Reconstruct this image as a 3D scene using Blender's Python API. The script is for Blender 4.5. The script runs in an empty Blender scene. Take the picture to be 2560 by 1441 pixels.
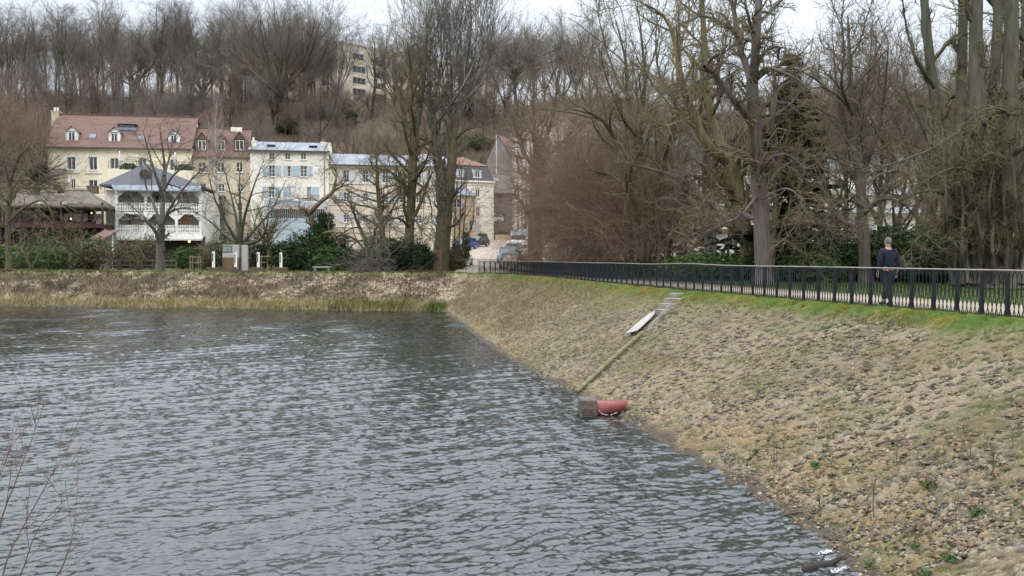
import bpy, bmesh, math, random
import numpy as np
from mathutils import Vector, Matrix

random.seed(3)
rng = np.random.default_rng(11)
S = bpy.context.scene
COL = S.collection

# ------------------------------------------------------------------ camera, sky, sun, exposure
FPX, CX, CY = 2217.0, 1280.0, 720.5            # focal length and centre in photo pixels (2560 wide)
CAMZ = 1.25
PITCH = math.atan(76.5 / FPX)
cam = bpy.data.cameras.new('camera')
cam.sensor_fit = 'HORIZONTAL'
cam.angle = 2 * math.atan(1280 / FPX)
cam.clip_start, cam.clip_end = 0.1, 3000
camo = bpy.data.objects.new('camera', cam)
COL.objects.link(camo)
camo.location = (0, 0, CAMZ)
camo.rotation_euler = (math.pi / 2 - PITCH, 0, 0)
S.camera = camo

SKY_LOW, SKY_HIGH = 1.08, 4.1
SUN_EL, SUN_AZ = math.radians(42), math.radians(205)   # azimuth clockwise from +Y: behind the camera, to the left
w = bpy.data.worlds.new('World')
S.world = w
w.use_nodes = True
nt = w.node_tree
nt.nodes.clear()
out = nt.nodes.new('ShaderNodeOutputWorld')
bg = nt.nodes.new('ShaderNodeBackground')
sky = nt.nodes.new('ShaderNodeTexSky')
sky.sky_type = 'NISHITA'
sky.sun_disc = False
sky.sun_elevation = SUN_EL
sky.sun_rotation = SUN_AZ
sky.dust_density = 3.0
tc = nt.nodes.new('ShaderNodeTexCoord')
mp = nt.nodes.new('ShaderNodeMapping')
mp.inputs['Scale'].default_value = (1.0, 1.0, 3.0)
cn = nt.nodes.new('ShaderNodeTexNoise')
cn.inputs['Scale'].default_value = 2.2
cn.inputs['Detail'].default_value = 5
cr = nt.nodes.new('ShaderNodeValToRGB')           # the overcast layer
cr.color_ramp.elements[0].position = 0.3
cr.color_ramp.elements[0].color = (7.8, 8.45, 9.5, 1)
cr.color_ramp.elements[1].position = 0.7
cr.color_ramp.elements[1].color = (8.9, 9.5, 10.3, 1)
mx = nt.nodes.new('ShaderNodeMix')
mx.data_type = 'RGBA'
mx.inputs[0].default_value = 0.9
nt.links.new(tc.outputs['Generated'], mp.inputs['Vector'])
nt.links.new(mp.outputs['Vector'], cn.inputs['Vector'])
nt.links.new(cn.outputs['Fac'], cr.inputs['Fac'])
nt.links.new(sky.outputs['Color'], mx.inputs[6])
nt.links.new(cr.outputs['Color'], mx.inputs[7])
sx = nt.nodes.new('ShaderNodeSeparateXYZ')       # an overcast sky is about twice as bright overhead as low down
gr = nt.nodes.new('ShaderNodeMapRange')
gr.interpolation_type = 'SMOOTHSTEP'
gr.inputs[1].default_value, gr.inputs[2].default_value = 0.14, 0.80
gr.inputs[3].default_value, gr.inputs[4].default_value = SKY_LOW, SKY_HIGH
vm = nt.nodes.new('ShaderNodeVectorMath')
vm.operation = 'SCALE'
nt.links.new(tc.outputs['Generated'], sx.inputs[0])
nt.links.new(sx.outputs['Z'], gr.inputs[0])
nt.links.new(mx.outputs[2], vm.inputs[0])
nt.links.new(gr.outputs[0], vm.inputs['Scale'])
nt.links.new(vm.outputs[0], bg.inputs['Color'])
nt.links.new(bg.outputs['Background'], out.inputs['Surface'])
bg.inputs['Strength'].default_value = 0.1

sun = bpy.data.lights.new('sun', 'SUN')
sun.energy = 1.0
sun.angle = math.radians(25)
sun.color = (1, 0.94, 0.86)
suno = bpy.data.objects.new('sun', sun)
COL.objects.link(suno)
sd = Vector((math.sin(SUN_AZ) * math.cos(SUN_EL), math.cos(SUN_AZ) * math.cos(SUN_EL), math.sin(SUN_EL)))
suno.rotation_euler = (-sd).to_track_quat('-Z', 'Y').to_euler()
suno.location = (-20, -30, 60)

S.view_settings.view_transform = 'Standard'
S.view_settings.look = 'None'
S.view_settings.exposure = 0.0
S.view_settings.gamma = 1.0
S.cycles.max_bounces = 6
S.cycles.transparent_max_bounces = 8
S.cycles.use_adaptive_sampling = True

# ------------------------------------------------------------------ helpers
CP, SP = math.cos(PITCH), math.sin(PITCH)


def ray(px, py):
    a, b = (px - CX) / FPX, (CY - py) / FPX
    return np.array([a, CP + b * SP, -SP + b * CP])


def at(px, py, Y):
    """the world point seen at a pixel, Y metres ahead"""
    r = ray(px, py)
    t = Y / r[1]
    return np.array([r[0] * t, Y, CAMZ + r[2] * t])


def tag(o, label=None, cat=None, group=None, kind=None):
    if label: o['label'] = label
    if cat: o['category'] = cat
    if group: o['group'] = group
    if kind: o['kind'] = kind
    return o


def empty(name, loc, rz=0.0, label=None, cat=None, group=None):
    o = bpy.data.objects.new(name, None)
    o.empty_display_size = 0.2
    COL.objects.link(o)
    o.location = tuple(float(v) for v in loc)
    o.rotation_euler = (0, 0, rz)
    return tag(o, label, cat, group)


def link_mesh(name, me, mat, parent=None):
    o = bpy.data.objects.new(name, me)
    if mat is not None and len(me.materials) == 0:
        me.materials.append(mat)
    COL.objects.link(o)
    if parent is not None:
        o.parent = parent
    return o


def np_mesh(name, V, faces, mat, parent=None, smooth=False, col=None, uv=None):
    """faces: list of int arrays, each (n, k)"""
    me = bpy.data.meshes.new(name)
    V = np.ascontiguousarray(V, dtype=np.float32)
    faces = [np.asarray(f, dtype=np.int32) for f in faces if len(f)]
    nl = sum(f.size for f in faces)
    npoly = sum(len(f) for f in faces)
    me.vertices.add(len(V))
    me.vertices.foreach_set('co', V.ravel())
    me.loops.add(nl)
    me.loops.foreach_set('vertex_index', np.concatenate([f.ravel() for f in faces]))
    me.polygons.add(npoly)
    tot = np.concatenate([np.full(len(f), f.shape[1], np.int32) for f in faces])
    start = np.concatenate([[0], np.cumsum(tot)[:-1]]).astype(np.int32)
    me.polygons.foreach_set('loop_start', start)
    me.polygons.foreach_set('loop_total', tot)
    if smooth:
        me.polygons.foreach_set('use_smooth', np.ones(npoly, dtype=bool))
    if col is not None:
        a = me.attributes.new('Col', 'FLOAT_COLOR', 'POINT')
        c = np.ones((len(V), 4), np.float32)
        c[:, :3] = col
        a.data.foreach_set('color', c.ravel())
    me.update(calc_edges=True)
    me.validate()
    return link_mesh(name, me, mat, parent)


class MB:
    """collects simple shapes into one mesh"""
    def __init__(self):
        self.v, self.f = [], []

    def add(self, verts, faces):
        b = len(self.v)
        self.v += [tuple(float(c) for c in p) for p in verts]
        self.f += [tuple(b + i for i in f) for f in faces]
        return self

    def box(self, x0, x1, y0, y1, z0, z1):
        return self.add([(x0, y0, z0), (x1, y0, z0), (x1, y1, z0), (x0, y1, z0), (x0, y0, z1), (x1, y0, z1), (x1, y1, z1), (x0, y1, z1)],
                        [(0, 3, 2, 1), (4, 5, 6, 7), (0, 1, 5, 4), (1, 2, 6, 5), (2, 3, 7, 6), (3, 0, 4, 7)])

    def prism(self, poly, axis, a, b):
        """polygon extruded along an axis; poly holds the two other coordinates in order"""
        n = len(poly)
        def p(q, t):
            return {'x': (t, q[0], q[1]), 'y': (q[0], t, q[1]), 'z': (q[0], q[1], t)}[axis]
        return self.add([p(q, a) for q in poly] + [p(q, b) for q in poly],
                        [tuple(range(n))[::-1], tuple(range(n, 2 * n))] + [(i, (i + 1) % n, n + (i + 1) % n, n + i) for i in range(n)])

    def tube(self, pts, r, k=6, caps=True):
        P = [Vector(p) for p in pts]
        R = r if isinstance(r, (list, tuple)) else [r] * len(P)
        b = len(self.v)
        ref = None
        for i, p in enumerate(P):
            t = (P[min(i + 1, len(P) - 1)] - P[max(i - 1, 0)]).normalized()
            if ref is None:
                ref = Vector((0, 0, 1)) if abs(t.z) < 0.9 else Vector((1, 0, 0))
            u = t.cross(ref).normalized()
            v = t.cross(u)
            for j in range(k):
                a = 2 * math.pi * j / k
                self.v.append(tuple(p + u * (R[i] * math.cos(a)) + v * (R[i] * math.sin(a))))
        for i in range(len(P) - 1):
            for j in range(k):
                self.f.append((b + i * k + j, b + i * k + (j + 1) % k, b + (i + 1) * k + (j + 1) % k, b + (i + 1) * k + j))
        if caps:
            self.f.append(tuple(b + j for j in range(k))[::-1])
            self.f.append(tuple(b + (len(P) - 1) * k + j for j in range(k)))
        return self

    def lathe(self, prof, cx=0, cy=0, k=12):
        b = len(self.v)
        for r, z in prof:
            for j in range(k):
                a = 2 * math.pi * j / k
                self.v.append((cx + r * math.cos(a), cy + r * math.sin(a), z))
        for i in range(len(prof) - 1):
            for j in range(k):
                self.f.append((b + i * k + j, b + i * k + (j + 1) % k, b + (i + 1) * k + (j + 1) % k, b + (i + 1) * k + j))
        self.f.append(tuple(b + j for j in range(k))[::-1])
        self.f.append(tuple(b + (len(prof) - 1) * k + j for j in range(k)))
        return self

    def build(self, name, mat, parent=None, smooth=False, bevel=0.0):
        me = bpy.data.meshes.new(name)
        me.from_pydata(self.v, [], self.f)
        if bevel:
            bm = bmesh.new()
            bm.from_mesh(me)
            bmesh.ops.bevel(bm, geom=bm.edges[:], offset=bevel, segments=2, profile=0.5, affect='EDGES', clamp_overlap=True)
            bm.to_mesh(me)
            bm.free()
        if smooth:
            for p in me.polygons:
                p.use_smooth = True
        me.update()
        return link_mesh(name, me, mat, parent)


_M = {}


def mat(name, c1, c2=None, scale=3.0, rough=0.85, bump=0.0, bscale=None, metal=0.0, spec=0.3, emit=None, stretch=None, detail=6, lo=0.35, hi=0.65):
    """a procedural material: two colours mixed by noise, optional bump"""
    if name in _M:
        return _M[name]
    m = bpy.data.materials.new(name)
    m.use_nodes = True
    n = m.node_tree
    b = n.nodes['Principled BSDF']
    b.inputs['Roughness'].default_value = rough
    b.inputs['Metallic'].default_value = metal
    b.inputs['Specular IOR Level'].default_value = spec
    t = n.nodes.new('ShaderNodeTexCoord')
    src = t.outputs['Object']
    if stretch:
        mpn = n.nodes.new('ShaderNodeMapping')
        mpn.inputs['Scale'].default_value = stretch
        n.links.new(src, mpn.inputs['Vector'])
        src = mpn.outputs['Vector']
    nz = n.nodes.new('ShaderNodeTexNoise')
    nz.inputs['Scale'].default_value = scale
    nz.inputs['Detail'].default_value = detail
    nz.inputs['Roughness'].default_value = 0.65
    n.links.new(src, nz.inputs['Vector'])
    r = n.nodes.new('ShaderNodeValToRGB')
    r.color_ramp.elements[0].position, r.color_ramp.elements[1].position = lo, hi
    c2 = c2 or tuple(v * 0.8 for v in c1)
    r.color_ramp.elements[0].color = (*c1, 1)
    r.color_ramp.elements[1].color = (*c2, 1)
    n.links.new(nz.outputs['Fac'], r.inputs['Fac'])
    n.links.new(r.outputs['Color'], b.inputs['Base Color'])
    if bump:
        n2 = n.nodes.new('ShaderNodeTexNoise')
        n2.inputs['Scale'].default_value = bscale or scale * 4
        n2.inputs['Detail'].default_value = 4
        n.links.new(src, n2.inputs['Vector'])
        bp = n.nodes.new('ShaderNodeBump')
        bp.inputs['Strength'].default_value = bump
        bp.inputs['Distance'].default_value = 0.05
        n.links.new(n2.outputs['Fac'], bp.inputs['Height'])
        n.links.new(bp.outputs['Normal'], b.inputs['Normal'])
    if emit:
        b.inputs['Emission Color'].default_value = (*emit[0], 1)
        b.inputs['Emission Strength'].default_value = emit[1]
    _M[name] = m
    return m


def mat_vcol(name, rough=0.9, nscale=30, namount=0.35, bump=0.4, bdist=0.02, spec=0.2):
    """base colour from the mesh's own colour attribute, broken up by fine noise"""
    if name in _M:
        return _M[name]
    m = bpy.data.materials.new(name)
    m.use_nodes = True
    n = m.node_tree
    b = n.nodes['Principled BSDF']
    b.inputs['Roughness'].default_value = rough
    b.inputs['Specular IOR Level'].default_value = spec
    a = n.nodes.new('ShaderNodeAttribute')
    a.attribute_name = 'Col'
    t = n.nodes.new('ShaderNodeTexCoord')
    nz = n.nodes.new('ShaderNodeTexNoise')
    nz.inputs['Scale'].default_value = nscale
    nz.inputs['Detail'].default_value = 5
    n.links.new(t.outputs['Object'], nz.inputs['Vector'])
    mr = n.nodes.new('ShaderNodeMapRange')
    mr.inputs[1].default_value, mr.inputs[2].default_value = 0.3, 0.7
    mr.inputs[3].default_value, mr.inputs[4].default_value = 1 - namount, 1 + namount
    n.links.new(nz.outputs['Fac'], mr.inputs[0])
    mm = n.nodes.new('ShaderNodeVectorMath')
    mm.operation = 'SCALE'
    n.links.new(a.outputs['Color'], mm.inputs[0])
    n.links.new(mr.outputs[0], mm.inputs['Scale'])
    n.links.new(mm.outputs[0], b.inputs['Base Color'])
    if bump:
        bp = n.nodes.new('ShaderNodeBump')
        bp.inputs['Strength'].default_value = bump
        bp.inputs['Distance'].default_value = bdist
        n.links.new(nz.outputs['Fac'], bp.inputs['Height'])
        n.links.new(bp.outputs['Normal'], b.inputs['Normal'])
    _M[name] = m
    return m


def _hash(i, j, seed):
    h = (i.astype(np.int64) * 374761393 + j.astype(np.int64) * 668265263 + seed * 982451653) & 0x7fffffff
    h = ((h ^ (h >> 13)) * 1274126177) & 0x7fffffff
    h = h ^ (h >> 16)
    return (h & 0xffffff) / float(0x1000000)


def vnoise(x, y, scale, seed=0, octaves=3):
    tot, amp, out_ = 0.0, 1.0, np.zeros_like(x, dtype=float)
    f = 1.0 / scale
    for o in range(octaves):
        X, Y = x * f, y * f
        i, j = np.floor(X), np.floor(Y)
        u, v = X - i, Y - j
        u, v = u * u * (3 - 2 * u), v * v * (3 - 2 * v)
        i, j = i.astype(np.int64), j.astype(np.int64)
        s = seed + o * 17
        n = (_hash(i, j, s) * (1 - u) + _hash(i + 1, j, s) * u) * (1 - v) + (_hash(i, j + 1, s) * (1 - u) + _hash(i + 1, j + 1, s) * u) * v
        out_ += amp * n
        tot += amp
        amp *= 0.5
        f *= 2
    return out_ / tot


def worley(x, y, cell, seed=0):
    """distance to the nearest and second nearest feature point (in cells) and the nearest's hash"""
    X, Y = x / cell, y / cell
    i0, j0 = np.floor(X).astype(np.int64), np.floor(Y).astype(np.int64)
    d1 = np.full(x.shape, 9.0)
    d2 = np.full(x.shape, 9.0)
    hid = np.zeros(x.shape)
    for di in (-1, 0, 1):
        for dj in (-1, 0, 1):
            i, j = i0 + di, j0 + dj
            fx, fy = i + 0.1 + 0.8 * _hash(i, j, seed), j + 0.1 + 0.8 * _hash(i, j, seed + 5)
            d = np.hypot(X - fx, Y - fy)
            h = _hash(i, j, seed + 9)
            near = d < d1
            d2 = np.where(near, d1, np.minimum(d2, d))
            hid = np.where(near, h, hid)
            d1 = np.where(near, d, d1)
    return d1, d2, hid


def sstep(a, b, x):
    t = np.clip((x - a) / (b - a), 0, 1)
    return t * t * (3 - 2 * t)


def mixc(a, b, t):
    return np.asarray(a) * (1 - t[..., None]) + np.asarray(b) * t[..., None]


def catmull(P, n):
    """P (m, d) -> n points along a Catmull-Rom curve, evenly spread in parameter"""
    P = np.asarray(P, float)
    Q = np.vstack([2 * P[0] - P[1], P, 2 * P[-1] - P[-2]])
    t = np.linspace(0, len(P) - 1 - 1e-6, n)
    i = np.floor(t).astype(int)
    u = (t - i)[:, None]
    a, b, c, d = Q[i], Q[i + 1], Q[i + 2], Q[i + 3]
    return 0.5 * (2 * b + (c - a) * u + (2 * a - 5 * b + 4 * c - d) * u ** 2 + (3 * b - a - 3 * c + d) * u ** 3)


def grid_faces(nu, nv):
    i = np.arange(nu - 1)[:, None] * nv + np.arange(nv - 1)[None, :]
    return np.stack([i, i + nv, i + nv + 1, i + 1], -1).reshape(-1, 4)
# ------------------------------------------------------------------ the basin: crest line (railing foot) and waterline, station by station
ST = [((-45, -1.0), (-45, 5.5)), ((-3, -1.0), (-4, 5.5)), ((4, 0.5), (0.5, 6.0)), ((8.5, 4.5), (3.0, 7.8)), ((10.25, 10), (4.05, 10.4)),
      ((10.3, 14), (3.75, 14)), ((9.88, 17.1), (3.15, 17.06)), ((9.2, 20.2), (2.58, 20.4)), ((8.2, 23.9), (1.64, 24.3)), ((6.8, 30), (0.45, 29.5)),
      ((5.6, 35.5), (-.55, 35)), ((4.6, 40.5), (-1.45, 40.2)), ((3.0, 49.5), (-2.93, 50)), ((0.6, 60.5), (-4.2, 57.5)), ((-2.7, 67), (-5.0, 61)),
      ((-9, 68.6), (-10, 62.2)), ((-20, 70.9), (-20, 64.3)), ((-40, 75.2), (-40, 68.6)), ((-75, 82), (-75, 75.5)), ((-110, 90), (-110, 83))]
WATER_Z = -2.5
ST4 = np.array([[*c, *w_] for c, w_ in ST], float)
_fine = catmull(ST4, 6000)
_mid = 0.5 * (_fine[:, :2] + _fine[:, 2:])
_arc = np.concatenate([[0], np.cumsum(np.hypot(*np.diff(_mid, axis=0).T))])


def resample_stations(step):
    """stations along the bank whose spacing grows with distance from the camera"""
    s, out_ = 0.0, []
    while s < _arc[-1]:
        out_.append(s)
        p = [np.interp(s, _arc, _mid[:, k]) for k in (0, 1)]
        d = math.hypot(p[0], p[1])
        vis = p[1] > 4 and abs(p[0]) < p[1] * 0.75 + 3
        s += max(0.022, step * d) if vis else max(0.35, step * d * 2)
    return np.array(out_)


US = resample_stations(0.0017)
BK = np.stack([np.interp(US, _arc, _fine[:, k]) for k in range(4)], -1)
Cc, Ww = BK[:, :2], BK[:, 2:]
tg = np.gradient(Cc, US, axis=0)
tg /= np.linalg.norm(tg, axis=1)[:, None] + 1e-9
NRM = np.stack([tg[:, 1], -tg[:, 0]], -1)              # outward, away from the water
flip = np.sign(((Cc - Ww) * NRM).sum(1))
NRM *= flip[:, None]
ULEN = np.concatenate([[0], np.cumsum(np.linalg.norm(np.diff(Cc, axis=0), axis=1))])

# v: metres outward are negative, 0..1 crest to waterline, beyond 1 under water
vs = np.concatenate([-np.array([9, 7, 5.2, 3.5, 2.2, 1.4, 0.9, 0.6, 0.4, 0.25, 0.12]), np.linspace(0, 1.12, 275), np.array([1.2, 1.32, 1.5, 1.8])])
nu, nv = len(US), len(vs)
Vv = np.broadcast_to(vs, (nu, nv))
run = np.linalg.norm(Ww - Cc, axis=1)
XY = np.where((Vv < 0)[..., None], Cc[:, None] - NRM[:, None] * Vv[..., None], Cc[:, None] + (Ww - Cc)[:, None] * Vv[..., None])
base_z = np.where(Vv < 0, 0.0, np.where(Vv < 0.1, -0.7 * Vv * (Vv / 0.1) * 0.8, -0.056 - (Vv - 0.1) * (2.444 / 0.9)))
Um = np.broadcast_to(US[:, None], (nu, nv))
Vm = np.where(Vv < 0, Vv, Vv * run[:, None] * 1.07)
X2, Y2 = XY[..., 0], XY[..., 1]
dcam = np.hypot(X2, Y2)
wig = 0.35 * (vnoise(Um, Vm, 1.3, 3) - 0.5)
slope = sstep(0.0, 0.08, Vv)
far = sstep(58.5, 62.5, Y2) * sstep(2, -6, X2)                              # the far bank, overgrown
# rubble: stones set in sandy mortar
xs, ys = Um + wig, Vm + 0.4 * wig
d1, d2, h1 = worley(xs, ys, 0.19, 21)
e1 = sstep(0.02, 0.30, d2 - d1)
d1b, d2b, h2 = worley(xs * 1.1 + 9, ys, 0.10, 37)
e2 = sstep(0.05, 0.35, d2b - d1b)
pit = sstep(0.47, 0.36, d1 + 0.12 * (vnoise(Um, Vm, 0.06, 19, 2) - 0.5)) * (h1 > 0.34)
low = sstep(0.62, 0.95, Vv + 0.25 * (vnoise(Um, Vm, 2.5, 8) - 0.5))         # looser stones towards the water
lump = vnoise(Um, Vm, 0.9, 5)
disp = slope * ((0.5 - pit) * 0.026 + e2 * (h2 - 0.3) * 0.055 * (0.7 + 0.7 * low) + 0.05 * (vnoise(Um, Vm, 1.8, 6) - 0.5)
                + 0.03 * (vnoise(Um, Vm, 0.2, 4, 3) - 0.5))
disp += far * slope * 0.28 * (vnoise(Um, Vm, 0.8, 31, 4) - 0.45)
mossb = sstep(0.21, 0.08, Vv + 0.14 * (vnoise(Um, Vm, 1.1, 12) - 0.5)) * sstep(-0.9, -0.1, Vv)
disp += mossb * 0.10 * sstep(0.3, 0.7, vnoise(Um * 2.2 + Vm, Vm * 0.7, 0.5, 14, 3))
Z2 = base_z + disp * sstep(-0.25, 0.1, Vv)
# colours
sand = mixc((0.165, 0.129, 0.080), (0.105, 0.081, 0.046), sstep(0.35, 0.7, vnoise(Um, Vm, 1.6, 41, 4)))
stone = mixc((0.060, 0.048, 0.030), (0.26, 0.212, 0.145), sstep(0.3, 1.0, h2))
stone = mixc(stone, (0.27, 0.15, 0.085), (h2 > 0.95) * 0.6)
stone = mixc(stone, (0.19, 0.19, 0.19), ((h1 > 0.9) * 0.7))
c = mixc(sand, stone, np.clip(e2 * (0.50 + 0.4 * low) * (h2 > 0.25), 0, 1))
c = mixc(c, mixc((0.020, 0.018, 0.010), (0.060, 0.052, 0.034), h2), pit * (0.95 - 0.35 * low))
ochre = sstep(0.55, 0.9, Vv) * sstep(0.4, 0.65, vnoise(Um, Vm, 1.2, 52))
c = mixc(c, (0.19, 0.128, 0.056), 0.45 * ochre)
veg = sstep(0.48, 0.62, vnoise(Um, Vm, 0.75, 61, 4) + 0.22 * sstep(0.45, 0.05, Vv) - 0.05 + 0.08 * sstep(20, 13, Y2)) * (0.4 + 0.6 * pit)
olive = mixc((0.042, 0.062, 0.010), (0.080, 0.066, 0.018), sstep(0.4, 0.6, vnoise(Um, Vm, 0.6, 63)))
c = mixc(c, olive, 0.8 * veg)
midband = sstep(0.42, 0.2, Vv + 0.25 * (vnoise(Um, Vm, 2.6, 66, 3) - 0.5)) * sstep(24, 32, Y2)
c = mixc(c, mixc((0.080, 0.085, 0.018), (0.115, 0.095, 0.038), lump), 0.75 * midband)
gm = mixc((0.042, 0.082, 0.010), (0.088, 0.088, 0.008), sstep(0.4, 0.62, vnoise(Um, Vm, 0.9, 71)))
gm = mixc(gm, (0.13, 0.065, 0.012), 0.7 * sstep(0.62, 0.72, vnoise(Um, Vm, 1.4, 73)))
c = mixc(c, gm, mossb)
farc = mixc((0.105, 0.078, 0.042), (0.33, 0.275, 0.19), np.clip((h1 > 0.35) * e1 * sstep(0.42, 0.60, vnoise(Um, Vm, 1.6, 81, 4) + 0.30 * sstep(-18, -8, X2) * sstep(0.75, 0.5, Vv) + 0.1 * (Vv - 0.5)), 0, 1))
farc = mixc(farc, (0.07, 0.055, 0.03), 0.8 * sstep(0.55, 0.68, vnoise(Um, Vm, 1.1, 83, 4)))
farc = mixc(farc, (0.105, 0.13, 0.03), sstep(0.16, 0.05, Vv) * 0.9)
c = mixc(c, farc, far * slope)
wet = sstep(0.95, 0.985, Vv + 0.06 * (vnoise(Um, Vm, 0.5, 91) - 0.5))
c = mixc(c, (0.070, 0.058, 0.042), wet)
landc = mixc((0.05, 0.10, 0.016), (0.085, 0.085, 0.03), sstep(0.35, 0.65, vnoise(X2, Y2, 1.7, 95, 4)))
c = mixc(c, landc, sstep(0.0, -0.3, Vv))
V = np.stack([X2, Y2, Z2], -1).reshape(-1, 3)
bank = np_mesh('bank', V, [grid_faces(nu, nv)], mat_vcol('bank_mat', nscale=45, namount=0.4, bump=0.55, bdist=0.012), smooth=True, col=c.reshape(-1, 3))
tag(bank, 'sloping rubble bank of pale stones in sandy mortar round the water', kind='structure')


def on_bank(u_frac_or_s, v):
    """world point on the bank at arc position s and slope parameter v (arrays)"""
    cw = np.stack([np.interp(u_frac_or_s, _arc, _fine[:, k]) for k in range(4)], -1)
    v = np.asarray(v, float)
    C_, W_ = cw[..., :2], cw[..., 2:]
    t_ = np.stack([np.interp(u_frac_or_s, US, NRM[:, k]) for k in (0, 1)], -1)
    xy = np.where((v < 0)[..., None], C_ - t_ * v[..., None], C_ + (W_ - C_) * v[..., None])
    z = np.where(v < 0, 0, np.where(v < .1, -0.56 * v * v / 0.1, -0.056 - (v - .1) * (2.444 / .9)))
    return np.concatenate([xy, z[..., None]], -1)


def bank_at(px, py):
    """the point of the bank seen at a photo pixel"""
    P = V.reshape(nu, nv, 3)
    sel = P[:, 11:-4].reshape(-1, 3)
    d = sel - np.array([0, 0, CAMZ])
    dep = d[:, 1] * CP - d[:, 2] * SP
    ok = dep > 3
    x = CX + FPX * d[:, 0] / np.where(ok, dep, 1)
    y = CY - FPX * (d[:, 2] * CP + d[:, 1] * SP) / np.where(ok, dep, 1)
    e = np.where(ok, np.hypot(x - px, y - py), 1e9)
    return sel[np.argmin(e)]


# the gravel path on the dam crest and the pale path along the far bank
def ribbon(name, s0, s1, o0, o1, z, m, n=260, edge=0.08, label=None):
    s = np.linspace(s0, s1, n)
    offs = np.linspace(o0, o1, 7)
    P = []
    for k, o in enumerate(offs):
        oo = np.full(n, -o)
        if k in (0, 6):
            oo = oo + edge * (vnoise(s * 1.0, s * 0 + k, 0.7, 5) - 0.5) * 2
        P.append(on_bank(s, oo))
    P = np.stack(P, 1)
    P[..., 2] = z
    return tag(np_mesh(name, P.reshape(-1, 3), [grid_faces(n, 7)], m, smooth=True), label, kind='structure')


s_of = lambda k: float(np.interp(k / (len(ST) - 1), np.linspace(0, 1, 6000), _arc))
m_path = mat('gravel_path', (0.265, 0.22, 0.16), (0.21, 0.17, 0.12), scale=2.0, bump=0.3, bscale=60)
ribbon('path', s_of(1), s_of(14.0), 0.22, 4.6, 0.012, m_path, label='tan gravel path behind the railing')
ribbon('footpath', s_of(14.25), s_of(19), 0.9, 1.7, 0.012, mat('pale_path', (0.44, 0.41, 0.36), (0.36, 0.33, 0.28), scale=3), label='pale footpath along the top of the far bank')

# ------------------------------------------------------------------ ground and hill
def hill_z(x, y):
    x, y = np.asarray(x, float), np.asarray(y, float)
    k = 0.06 * np.clip(y - 75, 0, 66) * np.exp(-((x + 1.7) / 13.0) ** 4)         # the street climbs here
    start = 124 + 22 * np.exp(-((x + 2) / 14.0) ** 4) - 14 * sstep(12, 60, x)
    t = np.clip((y - start) / (222 - start), 0, 1.6)
    top = 39 - 9 * sstep(10, 90, x)
    h = np.where(t < 1, top * (0.55 * t + 0.45 * t * t * (3 - 2 * t)), top + (t - 1) * 4)
    foot = np.clip((y - 112) / 12.0, 0, 1) * 1.5
    h = h + np.where(y > 112, foot, 0) * (1 - np.exp(-((x + 2) / 14.0) ** 4))
    n = (vnoise(x, y, 14, 7, 4) - 0.5) * 3.0 * sstep(126, 150, y)
    return np.maximum(h + n, k)


gx = np.concatenate([np.linspace(-1500, -170, 12), np.linspace(-160, 160, 161), np.linspace(170, 1500, 12)])
gy = np.concatenate([np.linspace(-400, -20, 8), np.linspace(-16, 300, 159), np.linspace(320, 2600, 14)])
GX, GY = np.meshgrid(gx, gy, indexing='ij')
GZ = hill_z(GX, GY) - 0.03
# below the water inside the basin: signed distance to the crest line
poly = np.vstack([_fine[::20, :2], [(-300, 130), (-300, -1)]])


def inside(px, py, poly):
    r = np.zeros(px.shape, bool)
    j = len(poly) - 1
    for i in range(len(poly)):
        xi, yi = poly[i]
        xj, yj = poly[j]
        hit = ((yi > py) != (yj > py)) & (px < (xj - xi) * (py - yi) / ((yj - yi) if yj != yi else 1e-9) + xi)
        r ^= hit
        j = i
    return r


ins = inside(GX.ravel(), GY.ravel(), poly).reshape(GX.shape)
q = _fine[::20, :2]
dd = np.full(GX.shape, 1e9)
for p in q:
    dd = np.minimum(dd, np.hypot(GX - p[0], GY - p[1]))
GZ = np.where(ins | (dd < 3.2), -6.0, GZ)
gc = mixc((0.045, 0.085, 0.015), (0.075, 0.065, 0.03), sstep(0.4, 0.6, vnoise(GX, GY, 5, 9, 4)))
gc = mixc(gc, mixc((0.150, 0.098, 0.064), (0.105, 0.078, 0.052), sstep(0.35, 0.65, vnoise(GX, GY, 9, 10, 4))), sstep(106, 124, GY))
ground = np_mesh('ground', np.stack([GX, GY, GZ], -1).reshape(-1, 3), [grid_faces(len(gx), len(gy))], mat_vcol('ground_mat', nscale=2.5, namount=0.5, bump=0.5, bdist=0.2), smooth=True, col=gc.reshape(-1, 3))
tag(ground, 'park ground and wooded hillside covered in fallen leaves', kind='structure')

# the street that climbs between the houses
ry = np.linspace(71, 146, 60)
rxl, rxr = np.interp(ry, [71, 88, 120, 140, 146], [-4.6, -5.4, -6.5, -7.5, -8]), np.interp(ry, [71, 88, 120, 140, 146], [3.5, 3.6, 3.0, 2.6, 3.5])
rc = np.linspace(0, 1, 9)
RX = rxl[:, None] * (1 - rc) + rxr[:, None] * rc
RY = np.broadcast_to(ry[:, None], RX.shape)
RZ = np.maximum(hill_z(RX, RY), 0) + 0.035
street = np_mesh('road', np.stack([RX, RY, RZ], -1).reshape(-1, 3), [grid_faces(60, 9)], mat('street_mat', (0.34, 0.275, 0.21), (0.28, 0.225, 0.17), scale=0.6, bump=0.1), smooth=True)
tag(street, 'sandy coloured street climbing between the houses', kind='structure')

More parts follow.
